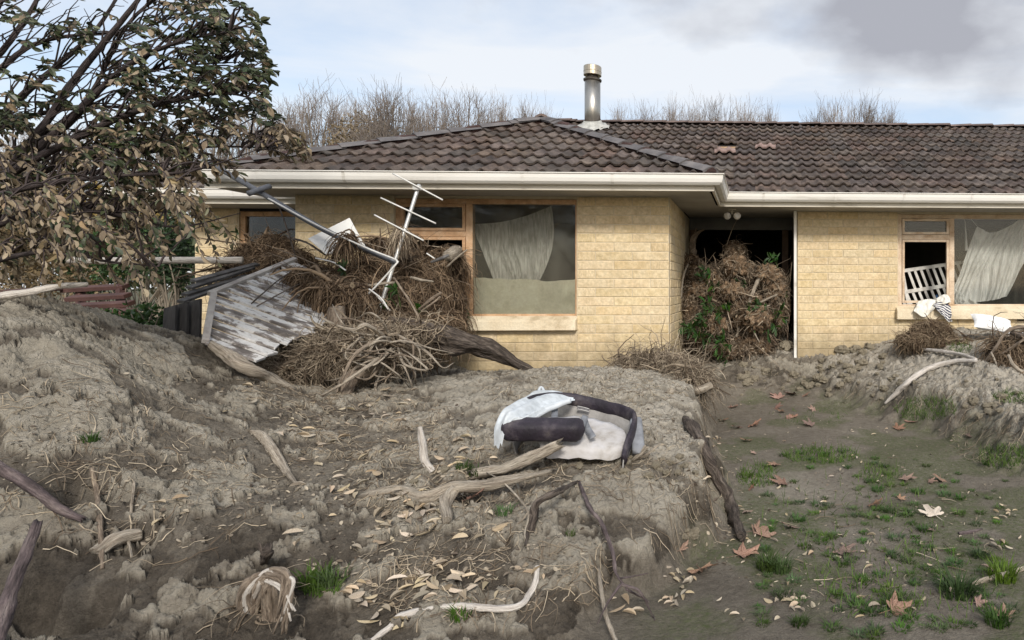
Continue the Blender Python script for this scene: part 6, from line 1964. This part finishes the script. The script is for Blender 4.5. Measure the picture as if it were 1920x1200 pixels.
for i in pick:
    p, d, n, L, green, D_ = leafrec[i]
    o = link('leaf', LM_GREEN[i % 3] if green else LM_TAN[i % 3], tree)
    o.matrix_parent_inverse = Matrix.Translation(-Vector(tree.location))
    o.matrix_basis = frame(p, d, n, L)
rest = [leafrec[i] for i in range(len(leafrec)) if i not in pick]
Pn = np.array([r_[0] for r_ in rest]); dn = np.array([r_[1] for r_ in rest]); nn = np.array([r_[2] for r_ in rest]); Ln = np.array([r_[3] for r_ in rest]); gr = np.array([r_[4] for r_ in rest])
u_ = g_.random((len(rest), 1)); h_ = g_.random((len(rest), 1))
cg = np.array([.020, .030, .014]) * (1 - u_) + np.array([.085, .10, .045]) * u_
ct = np.array([.070, .050, .032]) * (1 - u_) + np.array([.34, .27, .18]) * u_
ct = np.where(h_ < .16, np.array([[.095, .092, .048]]) * (.5 + u_), ct)
cg = np.where(h_ > .88, np.array([[.13, .14, .08]]) * (.6 + .6 * u_), cg)
cc = np.where(gr[:, None], cg, ct)
V, F_, C_ = leaves(Pn, dn, nn, Ln, Ln * g_.uniform(.33, .47, len(rest)), cc, g_.uniform(-2, 3.5, len(rest)))
o = MB().add(V, F_, C_).build('foliage', mat['leaf'], None, smooth=False); setp(o, tree); o['kind'] = 'stuff'

# ------------------------------------------------------------------ bare trees behind the house
def bare_mesh(seed, H=11.0, rw=1.75):
    """a leafless tree: limbs fanning up to a rounded crown, branches, fine twigs"""
    g = np.random.default_rng(seed)
    c = np.array([0, 0, .42 * H]); rad = np.array([rw, rw, .56 * H])

    def path(a, b, K_, w):
        t = np.linspace(0, 1, K_)[:, None]
        m = (a + b) / 2 + np.array([(b - a)[0] * .22, (b - a)[1] * .22, -.05 * np.linalg.norm(b - a)]) + g.normal(size=3) * w * np.linalg.norm(b - a)
        return (1 - t) ** 2 * a + 2 * t * (1 - t) * m + t * t * b + np.vstack([np.zeros(3), g.normal(size=(K_ - 1, 3)) * w * .35 * np.linalg.norm(b - a) / K_])
    lv = [[], [], [], [], []]
    tp = path(np.zeros(3), np.array([g.normal() * .2, g.normal() * .2, .62 * H]), 6, .03); lv[0].append((tp, .16, .06))

    def dome(d, k):
        return c + rad * d * k
    for a in range(13):
        th = 2 * np.pi * (a + g.random()) / 13; po = np.radians(g.uniform(4, 80))
        d = np.array([math.sin(po) * math.cos(th), math.sin(po) * math.sin(th), math.cos(po)])
        s = tp[1] * 0 + tp[0] + (tp[-1] - tp[0]) * g.uniform(.30, .85)
        lp = path(s, dome(d, g.uniform(.72, .86)), 6, .05); lv[1].append((lp, .065, .022))
        for b in range(13):
            f = g.uniform(.22, 1) * 4.99; q = int(f); s2_ = lp[q] + (lp[q + 1] - lp[q]) * (f - q)
            d2 = d + g.normal(size=3) * .26; d2[2] = abs(d2[2]); d2 /= np.linalg.norm(d2)
            e2 = dome(d2, g.uniform(.84, .98)); e2[2] = max(e2[2], s2_[2] + .25)
            bp = path(s2_, e2, 5, .06); lv[2].append((bp, .020, .008))
            for t_ in range(9):
                f = g.uniform(.25, 1) * 3.99; q = int(f); s3 = bp[q] + (bp[q + 1] - bp[q]) * (f - q)
                out = bp[-1] - bp[0]; out /= np.linalg.norm(out)
                dd = out * .8 + np.array([0, 0, .28]) + g.normal(size=3) * .42
                e3 = s3 + dd * g.uniform(.25, .75)
                wp = path(s3, e3, 4, .07); lv[3].append((wp, .0065, .004))
                if g.random() < .6:
                    s4 = wp[2]; lv[4].append((path(s4, s4 + (dd + g.normal(size=3) * .5) * g.uniform(.15, .4), 3, .05), .005, .0035))
    tr, tw = MB(), MB()
    for k, l in enumerate(lv):
        P_ = np.array([b[0] for b in l]); K_ = P_.shape[1]
        Rr = np.array([np.linspace(b[1], b[2], K_) for b in l])
        V, F_ = tubes(P_, Rr, 6 if k < 2 else 3)
        (tr if k < 2 else tw).add(V, F_)
    top = float(np.percentile([b[0][-1][2] for b in lv[3]], 99.5))
    return tr, tw, top, 2 * rw


VAR = []
for s in range(4):
    tr, tw, top, ex = bare_mesh(100 + s)
    a = tr.build('trunk', mat['bgbark']); b = tw.build('crown', mat['bgtwig'])
    VAR.append((a.data, b.data, top, ex))
    bpy.data.objects.remove(a); bpy.data.objects.remove(b)
tops = [(300, 215, 150, 30), (400, 205, 120, 29), (480, 196, 130, 30), (545, 190, 110, 28), (602, 160, 130, 26), (655, 178, 90, 28), (722, 155, 130, 25), (775, 178, 90, 27), (826, 172, 110, 28), (880, 170, 120, 28), (938, 180, 85, 30), (985, 186, 80, 31), (1025, 196, 70, 32),
        (1165, 197, 75, 34), (1212, 192, 85, 34), (1260, 186, 85, 34), (1305, 186, 85, 34), (1352, 183, 95, 34), (1398, 186, 85, 34), (1440, 196, 80, 34), (1540, 192, 95, 33), (1582, 182, 100, 33), (1628, 180, 105, 33), (1668, 196, 75, 33), (120, 225, 140, 31), (30, 240, 130, 33)]
where = {0: 'left of the flue', 1: 'right of the flue'}
names_ = ['second', 'third', 'fourth', 'fifth', 'sixth', 'seventh', 'eighth', 'ninth', 'tenth', 'eleventh', 'twelfth']
lo_ = sorted([t for t in tops if t[0] < 1100]); hi_ = sorted([t for t in tops if t[0] >= 1100])
def tlabel(t):
    if t in hi_:
        k = hi_.index(t); return 'bare tree behind the roof, ' + ('nearest to the right of the flue' if k == 0 else names_[k - 1] + ' to the right of the flue')
    k = len(lo_) - 1 - lo_.index(t)
    if k == 0: return 'bare tree behind the roof, nearest to the left of the flue'
    if k <= 11: return 'bare tree behind the roof, %s to the left of the flue' % names_[k - 1]
    return 'leafless tree far behind the leaning evergreen' if k == 12 else ('leafless tree far behind the drooping leaves, second from the left' if k == 13 else 'leafless tree far behind the drooping leaves, leftmost')
for k, t in enumerate(tops):
    px, py, wpx, D_ = t
    ta, tb, top, ex = VAR[k % 4]
    base = W(px, PPY, D_); base[2] = .1
    H = W(px, py, D_)[2] - .1
    root = empty('bare_tree', tuple(base), tlabel(t), 'tree', 'bare trees behind the house')
    wx = wpx * D_ / FPX * 1.25 / ex
    for nme, me in (('trunk', ta), ('crown', tb)):
        o = link(nme, me, root)
        o.scale = (wx, wx, H / top); o.rotation_euler = (0, 0, k * 1.3)


# ------------------------------------------------------------------ shrubs
def shrub(name, label, c, r, N_, L, c0, c1, seed, stems=14, up=.3, cat='shrub'):
    g = np.random.default_rng(seed)
    d = g.normal(size=(N_, 3)); d /= np.linalg.norm(d, axis=1, keepdims=True)
    q = g.random((N_, 1)) ** .45
    k = 1 + .35 * fbm(d[:, 0] * 2 + seed, d[:, 1] * 2, 1.0, 3, z=d[:, 2] * 2 + .01)[:, None]
    P_ = np.array(c) + d * q * k * np.array(r)
    P_[:, 2] = np.maximum(P_[:, 2], .7)
    root = empty(name, (c[0], c[1], .8), label, cat)
    mb = MB()
    for s in range(stems):
        e = P_[g.integers(N_)]; b = np.array([c[0] + g.uniform(-.15, .15), c[1] + g.uniform(-.1, .1), .7])
        mb.add(*rtube([b, (b + e) / 2 + g.normal(size=3) * .08, e], [.016, .011, .004], 6, 12, .1, s))
    setp(mb.build('stem', mat['bgbark'], smooth=True), root)
    u = g.random((N_, 1))
    cc = np.array(c0) * (1 - u) + np.array(c1) * u
    Ln_ = L * g.uniform(.6, 1.3, N_)
    V, F_, C_ = leaves(P_, g.normal(size=(N_, 3)) + d * .5, g.normal(size=(N_, 3)) + np.array([0, -.4, up]), Ln_, Ln_ * .5, cc, g.uniform(-1, 1.5, N_))
    o = MB().add(V, F_, C_).build('foliage', mat['leaf'], None); setp(o, root); o['kind'] = 'stuff'
    return root


G0, G1 = (.018, .045, .010), (.06, .12, .03)
shrub('shrub', 'bright green shrub behind the drooping dead leaves', W(255, 470, 9.5), (.75, .5, .42), 2600, .07, G0, G1, 1)
shrub('shrub', 'dark green shrub beside the left end of the house', W(325, 470, 9.2), (.45, .4, .55), 1800, .06, (.012, .03, .010), (.035, .065, .022), 2)
shrub('shrub', 'dull brown bush far behind the left mound', W(80, 470, 11), (1.3, .8, .9), 3000, .08, (.10, .07, .035), (.26, .19, .10), 3)
shrub('shrub', 'yellowish autumn bush behind the leaning tree', W(110, 420, 15), (2.2, 1.2, 1.0), 3800, .13, (.10, .075, .025), (.30, .21, .06), 4, up=.6)
shrub('shrub', 'dark evergreen bush behind the leaning tree at far left', W(-60, 420, 14), (1.7, 1.2, 1.2), 3200, .13, (.02, .028, .012), (.06, .07, .03), 5)
shrub('shrub', 'tall tawny bush behind the leaning tree', W(260, 440, 17), (1.8, 1.2, .9), 3600, .14, (.12, .09, .04), (.24, .19, .10), 6)
for k, (x, y, D_, rx, rz_, lab) in enumerate([(-120, 500, 13, 1.3, .6, 'low dark hedge shrub at the far left behind the mound'), (60, 505, 13, 1.0, .5, 'low brown hedge shrub left of the bench'), (200, 508, 12.5, .9, .5, 'low green hedge shrub behind the bench'), (320, 505, 12, .8, .5, 'low hedge shrub beside the left house corner')]):
    shrub('shrub', lab, W(x, y, D_), (rx, .6, rz_), 1500, .09, ((.02, .03, .012), (.07, .055, .03), G0, (.03, .035, .015))[k], ((.05, .06, .03), (.2, .16, .09), G1, (.10, .10, .05))[k], 40 + k)
shrub('leafy_tree', 'tawny brown leafy tree among the bare trees behind the roof', W(690, 275, 26), (1.5, 1.2, 1.35), 4200, .12, (.13, .095, .05), (.30, .235, .14), 7, 40, cat='tree')
shrub('low_plants', 'green weeds growing behind the left mound', W(190, 612, 6.6), (.42, .3, .16), 900, .05, G0, G1, 8)
shrub('low_plants', 'green weeds in front of the grey planks', W(275, 608, 5.6), (.26, .2, .18), 500, .05, G0, G1, 9)


# ------------------------------------------------------------------ leafy plants in the debris
def plant(label, px, py, D_, r, nleaf, L, seed, dark=0.0):
    g = np.random.default_rng(seed)
    c = W(px, py, D_)
    root = empty('leafy_plant', tuple(c), label, 'plant')
    mb = MB()
    ns = max(3, nleaf // 7)
    k = 0
    for s in range(ns):
        d = np.array([g.normal() * .9, -.5 + g.normal() * .3, g.normal() * .55 + .25]); d /= np.linalg.norm(d)
        e = c + d * r * g.uniform(.6, 1.1)
        b = c + np.array([g.normal() * .03, .08, -.06])
        m_ = (b + e) / 2 + np.array([0, 0, .05])
        P_ = spline([b, m_, e], 10)
        mb.add(*rtube(P_[::3], [.005, .004, .002], 5, 12))
        for q in range(nleaf // ns):
            i = int(g.integers(4, 9)); p = P_[i]; td = P_[i] - P_[i - 1]; td /= np.linalg.norm(td)
            a = g.uniform(0, 6.28); sd = np.cross(td, [math.cos(a), math.sin(a), .3]); 
            o = link('leaf', LM_BRIGHT[k % 3], root); k += 1
            o.matrix_parent_inverse = Matrix.Translation(-Vector(root.location))
            o.matrix_basis = frame(p, td * .6 + sd + np.array([0, -.1, -.15]), np.array([0, -.6, .8]) + g.normal(size=3) * .4, L * g.uniform(.7, 1.25))
    setp(mb.build('stem', mat['grass'], smooth=True), root)


mat['leaf_bright'] = M('fresh_leaf', [(.3, (.020, .048, .012)), (.7, (.05, .10, .026))], 30, 4, .45, rand=.4, huerand=.02, trans=.15)
LM_BRIGHT = [leaf_mesh('leaf', mat['leaf_bright'], w, c) for w, c in ((.24, .8), (.3, 1.5), (.27, -.6))]
for k, a in enumerate([('leafy green plant low at the left of the porch debris', 1305, 628, 7.95, .28, 64, .115), ('leafy green plant in the middle of the porch debris', 1340, 575, 8.0, .26, 56, .105), ('leafy green plant at the right of the porch debris', 1440, 600, 8.1, .27, 70, .11),
                       ('small green plant at the foot of the porch debris', 1358, 650, 7.85, .2, 36, .10), ('bright green sprig in the upper porch debris', 1392, 532, 8.25, .10, 18, .09), ('green sprig beside the leaning stick in the porch', 1410, 575, 8.1, .12, 20, .09),
                       ('green plant by the corner trim high in the porch', 1454, 500, 8.35, .18, 34, .09), ('dark green plant deep in the porch debris', 1332, 530, 8.1, .22, 40, .10), ('leafy sprig at the base of the porch by the bricks', 1352, 672, 7.7, .12, 20, .08), ('green sprig at the right edge of the porch debris', 1468, 560, 8.35, .08, 14, .08),
                       ('green sprig in the debris below the antenna', 742, 565, 5.75, .13, 26, .08), ('green sprig among the hanging roots', 635, 512, 5.7, .10, 20, .07), ('small green plant on the corner of the window sill', 876, 598, 6.85, .10, 22, .08), ('dark green sprig in the debris beside the window frame', 800, 590, 6.05, .10, 20, .08),
                       ('green sprig beside the brick wall behind the pole', 430, 440, 6.6, .22, 22, .08)]):
    plant(*a, 300 + k)

# ------------------------------------------------------------------ leaf litter, plane leaves, grass, twigs
ORD = ['first', 'second', 'third', 'fourth', 'fifth', 'sixth', 'seventh', 'eighth', 'ninth', 'tenth', 'eleventh', 'twelfth', 'thirteenth', 'fourteenth', 'fifteenth', 'sixteenth', 'seventeenth', 'eighteenth', 'nineteenth', 'twentieth',
       'twenty-first', 'twenty-second', 'twenty-third', 'twenty-fourth', 'twenty-fifth', 'twenty-sixth', 'twenty-seventh', 'twenty-eighth']
areas = [(740, 770, 70, 26), (700, 800, 90, 16), (850, 860, 70, 22), (640, 880, 90, 18), (760, 985, 70, 34), (800, 1085, 65, 30), (690, 1120, 40, 12), (900, 1105, 45, 10), (720, 1170, 40, 8), (640, 1000, 90, 8), (900, 1010, 60, 7), (1000, 1080, 30, 5), (790, 930, 60, 10), (560, 790, 60, 8), (480, 760, 70, 6),
         (1320, 900, 14, 10), (1375, 960, 14, 16), (1385, 1010, 12, 8), (1340, 830, 20, 8), (1275, 1085, 28, 16), (1265, 1125, 30, 12), (1500, 1135, 22, 8), (1580, 960, 160, 22), (1650, 1090, 160, 14), (1420, 1130, 80, 8), (1880, 960, 35, 12), (1880, 1030, 40, 6), (1560, 800, 100, 8), (300, 960, 60, 5), (1150, 1140, 40, 6)]
lx, ly = [], []
g_ = np.random.default_rng(33)
for (x, y, r_, c) in areas:
    for k in range(c):
        a = g_.uniform(0, 6.28); q = r_ * math.sqrt(g_.random())
        lx.append(x + q * math.cos(a)); ly.append(y + q * .62 * math.sin(a))
P_ = ground_at(lx, ly, .006)
for k, p in enumerate(P_):
    o = link('fallen_leaf', LM_LIT[k % 4])
    a = g_.uniform(0, 6.28)
    nrm = np.array([g_.normal() * .3, g_.normal() * .3 - .15, 1.0])
    s = g_.uniform(.038, .066) * (1.15 if lx[k] < 1200 else .8)
    o.matrix_basis = frame(p + np.array([0, 0, .004]), (math.cos(a), math.sin(a), g_.uniform(-.15, .3)), nrm, s)
    lab = 'small tan fallen leaf on the silt left of the path' if lx[k] < 1240 else 'small pale fallen leaf on the dug out path'
    tag(o, lab, 'leaf', 'tan leaves on the left silt' if lx[k] < 1240 else 'pale leaves on the path')


def plane_leaf(seed, m):
    g = random.Random(seed)
    lob = [(-100, .55), (-55, .85), (0, 1.0), (55, .85), (100, .55)]
    pts = []
    for i, (a, r_) in enumerate(lob):
        for da, k in ((-17, .62), (-8, .80), (0, 1.0), (8, .80), (17, .62)):
            pts.append((a + da + g.uniform(-2, 2), r_ * k * g.uniform(.93, 1.05)))
        if i < 4: pts.append((a + 27.5, .42 * g.uniform(.9, 1.1)))
    V = [(0, 0, 0)]; curl = g.uniform(.15, .5)
    for a, r_ in pts:
        x = r_ * math.cos(R(a)); y = r_ * math.sin(R(a))
        V.append((x, y, curl * (x * x * .5 + y * y * .9) * g.uniform(.6, 1.2) + .05 * g.gauss(0, 1) * r_))
    V.append((-.10, 0, .0))
    n = len(V)
    Fc = [(0, i, i + 1) for i in range(1, n - 1)] + [(0, n - 1, 1)]
    V += [(0, -.02, .004), (0, .02, .004), (-.75, .012, .05), (-.75, -.012, .05)]
    Fc.append((n, n + 1, n + 2, n + 3))
    me = bpy.data.meshes.new('plane_leaf'); me.from_pydata(V, [], Fc); me.materials.append(m)
    return me


PLM = [plane_leaf(i, mat['plane_leaf']) for i in range(7)]
PLP = plane_leaf(31, mat['plane_pale'])
pls = [(1463, 748, 26), (1488, 742, 24), (1510, 742, 14), (1371, 766, 18), (1455, 767, 18), (1469, 774, 17), (1476, 785, 14), (1489, 784, 20), (1353, 790, 18), (1379, 803, 18), (1411, 799, 26), (1522, 799, 26), (1527, 770, 16), (1400, 828, 20), (1415, 852, 12), (1455, 873, 26), (1470, 908, 34),
       (1407, 919, 14), (1682, 806, 22), (1709, 795, 28), (1817, 820, 26), (1694, 900, 30), (1743, 906, 18), (1763, 900, 28), (1637, 949, 28), (1687, 938, 16), (1395, 964, 20), (1480, 990, 28), (1415, 1000, 28), (1430, 1008, 36), (1575, 1037, 44), (1390, 1045, 46), (1275, 1037, 32), (1313, 1072, 44), (1675, 1148, 44), (1832, 1135, 22), (1750, 998, 14), (1880, 1160, 34), (1862, 1070, 30), (883, 945, 36)]
fars = sorted([q for q in pls if q[1] < 830]); nears = sorted([q for q in pls if q[1] >= 830 and q[0] > 1000])
P_ = ground_at([p[0] for p in pls], [p[1] for p in pls], .012)
for k, (p, q) in enumerate(zip(P_, pls)):
    D_ = p @ FV
    o = link('plane_leaf', PLM[k % 7])
    a = g_.uniform(0, 6.28)
    o.matrix_basis = frame(p, (math.cos(a), math.sin(a), g_.uniform(-.05, .25)), (g_.normal() * .3, g_.normal() * .25 - .2, 1), q[2] * D_ / FPX * .95)
    far = q[1] < 830
    lab = 'brown plane leaf at the porch end of the path, %s from the left' % ORD[fars.index(q)] if far else ('brown plane leaf on the near path, %s from the left' % ORD[nears.index(q)] if q[0] > 1000 else 'brown curled leaf caught under the mud covered log')
    tag(o, lab, 'leaf', None if q[0] < 1000 else ('plane leaves at the porch end' if far else 'plane leaves on the near path'))
p = ground_at(1752, 970, .015)[0]
o = link('plane_leaf', PLP); o.matrix_basis = frame(p, (-.3, .9, .15), (.1, -.5, 1), .115)
tag(o, 'large pale lobed plane leaf on the right side of the path', 'leaf')


def tuft_mesh(seed, nb=60, h=.065, sp=.07):
    g = np.random.default_rng(seed)
    V = []; Fc = []
    for k in range(nb):
        a = g.uniform(0, 6.28); b = np.array([math.cos(a), math.sin(a), 0]) * sp * math.sqrt(g.random()) * .6
        lean = np.array([math.cos(a), math.sin(a), 0]) * g.uniform(.1, .9) + g.normal(size=3) * .12
        hh = h * g.uniform(.5, 1.2); w = .0022 * g.uniform(.8, 1.6)
        sd = np.cross(lean, [0, 0, 1]); sd /= np.linalg.norm(sd) + 1e-6
        for t, ww in ((0, 1), (.5, .9), (1, .1)):
            c = b + np.array([0, 0, hh * t * (1 - .25 * t)]) + lean * hh * t * t * .8
            V.append(c - sd * w * ww); V.append(c + sd * w * ww)
        i = 6 * k
        Fc += [(i, i + 1, i + 3, i + 2), (i + 2, i + 3, i + 5, i + 4)]
    me = bpy.data.meshes.new('grass_tuft'); me.from_pydata([tuple(v) for v in V], [], Fc); me.materials.append(mat['grass'])
    return me


TUF = [tuft_mesh(i) for i in range(6)] + [tuft_mesh(10 + i, 150, .11, .10) for i in range(2)]
tl = [(1795, 1115, 1.4, 6), (1880, 1085, 1.2, 7), (1440, 1065, .9, 6), (1465, 1070, .8, 7), (1838, 1045, .8, 6), (1870, 1170, 1.0, 7), (1500, 1172, .7, 6)]
tl += [(1470, 855, .9, 0), (1500, 850, 1, 1), (1545, 855, 1, 2), (1580, 848, .9, 3), (1520, 862, .9, 4), (1400, 895, 1, 5), (1425, 893, .9, 0), (1640, 870, .9, 1), (1660, 876, .9, 2), (1665, 890, .8, 3), (1630, 905, .9, 4), (1670, 912, 1, 5), (1695, 910, .7, 0), (1722, 925, .9, 1), (1770, 930, .9, 2), (1440, 930, .8, 3), (1700, 968, .9, 4),
       (1740, 995, .9, 5), (1520, 1003, .8, 0), (1545, 1008, .9, 1), (1565, 1005, .8, 2), (1630, 970, .9, 3), (1495, 975, 1, 4), (1440, 995, .8, 5), (1680, 1012, .9, 0), (1715, 1040, .8, 1), (1670, 1105, 1, 2), (1668, 1130, .8, 3), (1620, 1092, .8, 4), (1565, 1118, .9, 5), (1610, 1140, .9, 0), (1760, 1078, .9, 1), (1650, 1080, .7, 2), (1712, 1135, .8, 3),
       (1580, 1062, .7, 4), (1470, 1120, .9, 5), (1740, 1030, .7, 0), (1790, 1060, .8, 1), (1620, 1000, .7, 2), (1600, 955, .7, 3), (1545, 955, .7, 4), (1830, 985, .8, 5), (1480, 945, .6, 0), (1440, 875, .8, 1), (1560, 1180, .8, 2), (1640, 1185, .8, 3), (1760, 1180, .9, 4), (1690, 1180, .7, 5), (1830, 1110, .8, 0)]
for k in range(140):
    tl.append((g_.uniform(1400, 1900), g_.uniform(850, 1195), g_.uniform(.4, .85), int(g_.integers(0, 6))))
mnd = [(945, 965, .8, 'by the mud covered log'), (870, 880, .9, 'beside the split log'), (895, 890, .9, 'right beside the split log'), (1120, 823, .8, 'in front of the carrycot mattress'), (865, 1160, .9, 'below the long bleached branch'), (590, 1100, 1.3, 'beside the fibrous stump'), (620, 1095, 1.1, 'right of the fibrous stump'), (1070, 1005, .5, 'on the near mound top'), (170, 830, .8, 'on the left slope')]
bigs = sorted([t for t in tl if t[3] > 5])
P_ = ground_at([t[0] for t in tl], [t[1] for t in tl], -.002)
for k, (p, t) in enumerate(zip(P_, tl)):
    o = link('grass_tuft', TUF[t[3]])
    o.location = p; o.rotation_euler = (0, 0, g_.uniform(0, 6.28)); s = t[2] * g_.uniform(.7, 1.05) * (1.15 if k >= 7 else 1.0); o.scale = (s, s, s * (.5 if k >= 7 else .72))
    big = t[3] > 5
    tag(o, 'large clump of green grass on the near path, %s from the left' % ORD[bigs.index(t)] if big else 'small green grass tuft growing on the dug out path', 'grass', 'large grass clumps on the path' if big else 'small grass tufts on the path')
P_ = ground_at([t[0] for t in mnd], [t[1] for t in mnd], -.002)
for k, (p, t) in enumerate(zip(P_, mnd)):
    o = link('grass_tuft', TUF[k % 6]); o.location = p; o.scale = (t[2], t[2], t[2]); o.rotation_euler = (0, 0, k)
    tag(o, 'green grass tuft ' + t[3], 'grass')
# patches of grass on the right-hand bank
def lawn(name, label, spots, seed):
    g = np.random.default_rng(seed); mb = MB()
    px, py = [], []
    for (x, y, rx, ry, c) in spots:
        a = g.uniform(0, 6.28, c); q = np.sqrt(g.random(c)); px += list(x + rx * q * np.cos(a)); py += list(y + ry * q * np.sin(a))
    P_ = ground_at(px, py); n_ = len(P_)
    d = g.normal(size=(n_, 3)) * .35 + np.array([0, 0, 1]); L_ = g.uniform(.03, .075, n_)
    t = np.linspace(0, 1, 4)[None, :, None]
    S_ = P_[:, None] + d[:, None] * L_[:, None, None] * t + np.array([0, 0, -.4]) * (t * t * L_[:, None, None])
    V, F_ = tubes(S_, np.repeat(np.linspace(.0022, .0006, 4)[None], n_, 0), 3)
    u = g.random((n_, 1)); cc = np.array([.03, .06, .012]) * (1 - u) + np.array([.10, .16, .035]) * u
    mb.add(V, F_, np.repeat(cc, 12, 0))
    tag(mb.build(name, mat['strand']), label, 'grass', None, 'stuff')
lawn('grass', 'thin green grass growing on the banks and along the path', [(1735, 770, 60, 22, 500), (1900, 748, 40, 10, 260), (1800, 655, 25, 10, 160), (1880, 860, 45, 22, 300), (1540, 855, 70, 16, 500), (1650, 890, 40, 18, 160), (1600, 1000, 180, 110, 260), (1700, 1100, 180, 80, 200), (1420, 895, 40, 22, 260), (600, 1100, 40, 25, 160), (1520, 780, 80, 16, 60)], 77)


# fine twigs and dry stalks scattered over the silt
def litter(name, label, spots, seed, rad=.0015, ln=.10):
    g = np.random.default_rng(seed); px, py = [], []
    for (x, y, rx, ry, c) in spots:
        a = g.uniform(0, 6.28, c); q = np.sqrt(g.random(c)); px += list(x + rx * q * np.cos(a)); py += list(y + ry * q * np.sin(a))
    P_ = ground_at(px, py); n_ = len(P_); K_ = 6
    a = g.uniform(0, 6.28, n_); L_ = ln * g.uniform(.3, 1.5, n_)
    t = np.linspace(-.5, .5, K_)[None]
    bend = g.normal(size=(n_, 1)) * .5
    X = P_[:, 0:1] + L_[:, None] * (t * np.cos(a)[:, None] - bend * (t * t - .1) * np.sin(a)[:, None])
    Y = P_[:, 1:2] + L_[:, None] * (t * np.sin(a)[:, None] + bend * (t * t - .1) * np.cos(a)[:, None])
    Zg = gzs(X, Y)
    base_ = P_[:, 2:3] + (Zg.mean(1, keepdims=True) - P_[:, 2:3]) * .5
    Z = np.maximum(Zg * .8 + base_ * .2, Zg) + .004 + np.abs(g.normal(size=(n_, 1))) * .006
    V, F_ = tubes(np.stack([X, Y, Z], -1), (rad * g.uniform(.5, 1.7, n_))[:, None] * np.linspace(1, .5, K_)[None], 3)
    u = g.random((n_, 1)) ** 1.3; cc = np.array([.10, .072, .05]) * (1 - u) + np.array([.50, .42, .31]) * u
    tag(MB().add(V, F_, np.repeat(cc, K_ * 3, 0)).build(name, mat['strand']), label, 'twigs', None, 'stuff')
litter('twig_litter', 'dry twigs, stalks and fine roots scattered over the silt', [(300, 800, 320, 150, 260), (250, 950, 260, 120, 140), (700, 800, 160, 70, 420), (850, 900, 220, 80, 420), (1100, 720, 200, 50, 420), (1150, 850, 140, 90, 260), (900, 1080, 260, 90, 260), (1230, 950, 70, 90, 60), (1340, 900, 50, 130, 60), (1700, 700, 160, 70, 360), (1850, 800, 80, 70, 200), (1600, 1000, 260, 150, 50), (1450, 700, 60, 40, 120), (550, 730, 100, 40, 260)], 88)

def crumbs(name, label, spots, seed):
    g = np.random.default_rng(seed); px, py = [], []
    for (x, y, rx, ry, c) in spots:
        a = g.uniform(0, 6.28, c); q = np.sqrt(g.random(c)); px += list(x + rx * q * np.cos(a)); py += list(y + ry * q * np.sin(a))
    P_ = ground_at(px, py, .003); n_ = len(P_)
    d = g.normal(size=(n_, 3)) * np.array([1, 1, .25]); nn_ = g.normal(size=(n_, 3)) * .4 + np.array([0, -.1, 1])
    L_ = g.uniform(.008, .03, n_); u = g.random((n_, 1)) ** 1.2
    cc = np.array([.07, .05, .035]) * (1 - u) + np.array([.48, .41, .31]) * u
    V, F_, C_ = leaves(P_, d, nn_, L_, L_ * g.uniform(.2, .7, n_), cc, g.uniform(-1, 2, n_))
    tag(MB().add(V, F_, C_).build(name, mat['leaf']), label, 'litter', None, 'stuff')
crumbs('leaf_crumbs', 'small crumbs of leaf and bark scattered over the silt and path', [(700, 850, 260, 120, 900), (850, 1030, 300, 130, 900), (300, 850, 300, 180, 700), (1120, 780, 200, 90, 500), (1330, 900, 60, 170, 260), (1600, 960, 280, 200, 700), (1700, 700, 180, 80, 300), (1450, 740, 80, 40, 120), (560, 740, 160, 60, 300)], 91)

# clods of dry mud broken from the banks
mat['clod'] = M('mud_clod', [(.28, (.16, .135, .10)), (.5, (.26, .225, .165)), (.78, (.36, .32, .24))], 9, 7, .95, .7, 40)
def clod_mesh(seed):
    V, F_ = blob((0, 0, 0), (1, .8, .6), seed * 7.7, 9, .55, 1.7)
    mb = MB().add(V, F_); o = mb.build('mud_clod', mat['clod'], None, smooth=False); me = o.data; bpy.data.objects.remove(o); return me
CLM = [clod_mesh(i + 1) for i in range(6)]
cl = sorted([(1555, 655, .12), (1580, 665, .10), (1605, 660, .09), (1630, 655, .08), (1560, 690, .05), (1590, 690, .06), (1620, 685, .05), (1650, 690, .05), (1540, 680, .05)]) + [(1475, 655, .12)]
for (x, y, r_, c) in ((1600, 700, 70, 26), (1680, 720, 60, 16), (1420, 710, 60, 18), (1840, 760, 60, 14), (1250, 880, 60, 16), (1130, 870, 80, 16), (1290, 1010, 30, 10), (1520, 720, 50, 14), (820, 890, 60, 8)):
    for k in range(c):
        cl.append((x + g_.normal() * r_ * .5, y + g_.normal() * r_ * .22, g_.uniform(.012, .055)))
P_ = ground_at([c[0] for c in cl], [c[1] for c in cl])
for k, (p, c) in enumerate(zip(P_, cl)):
    o = link('mud_clod', CLM[k % 6]); s = c[2] if k < 10 else c[2] * (p @ FV) / 6.0
    o.matrix_basis = Matrix.Translation(Vector(p) + Vector((0, 0, s * .25))) @ Matrix.Rotation(g_.uniform(0, 6), 4, 'Z') @ Matrix.Rotation(g_.uniform(-.4, .4), 4, 'X') @ Matrix.Scale(s, 4)
    if k < 10: tag(o, 'broken slab of dry mud at the foot of the brick wall, %s from the porch' % ORD[k] if k < 9 else 'large mud block at the right foot of the porch debris', 'mud clod')
    else: tag(o, 'small clod of dry mud fallen from the silt banks', 'mud clod', 'small mud clods')
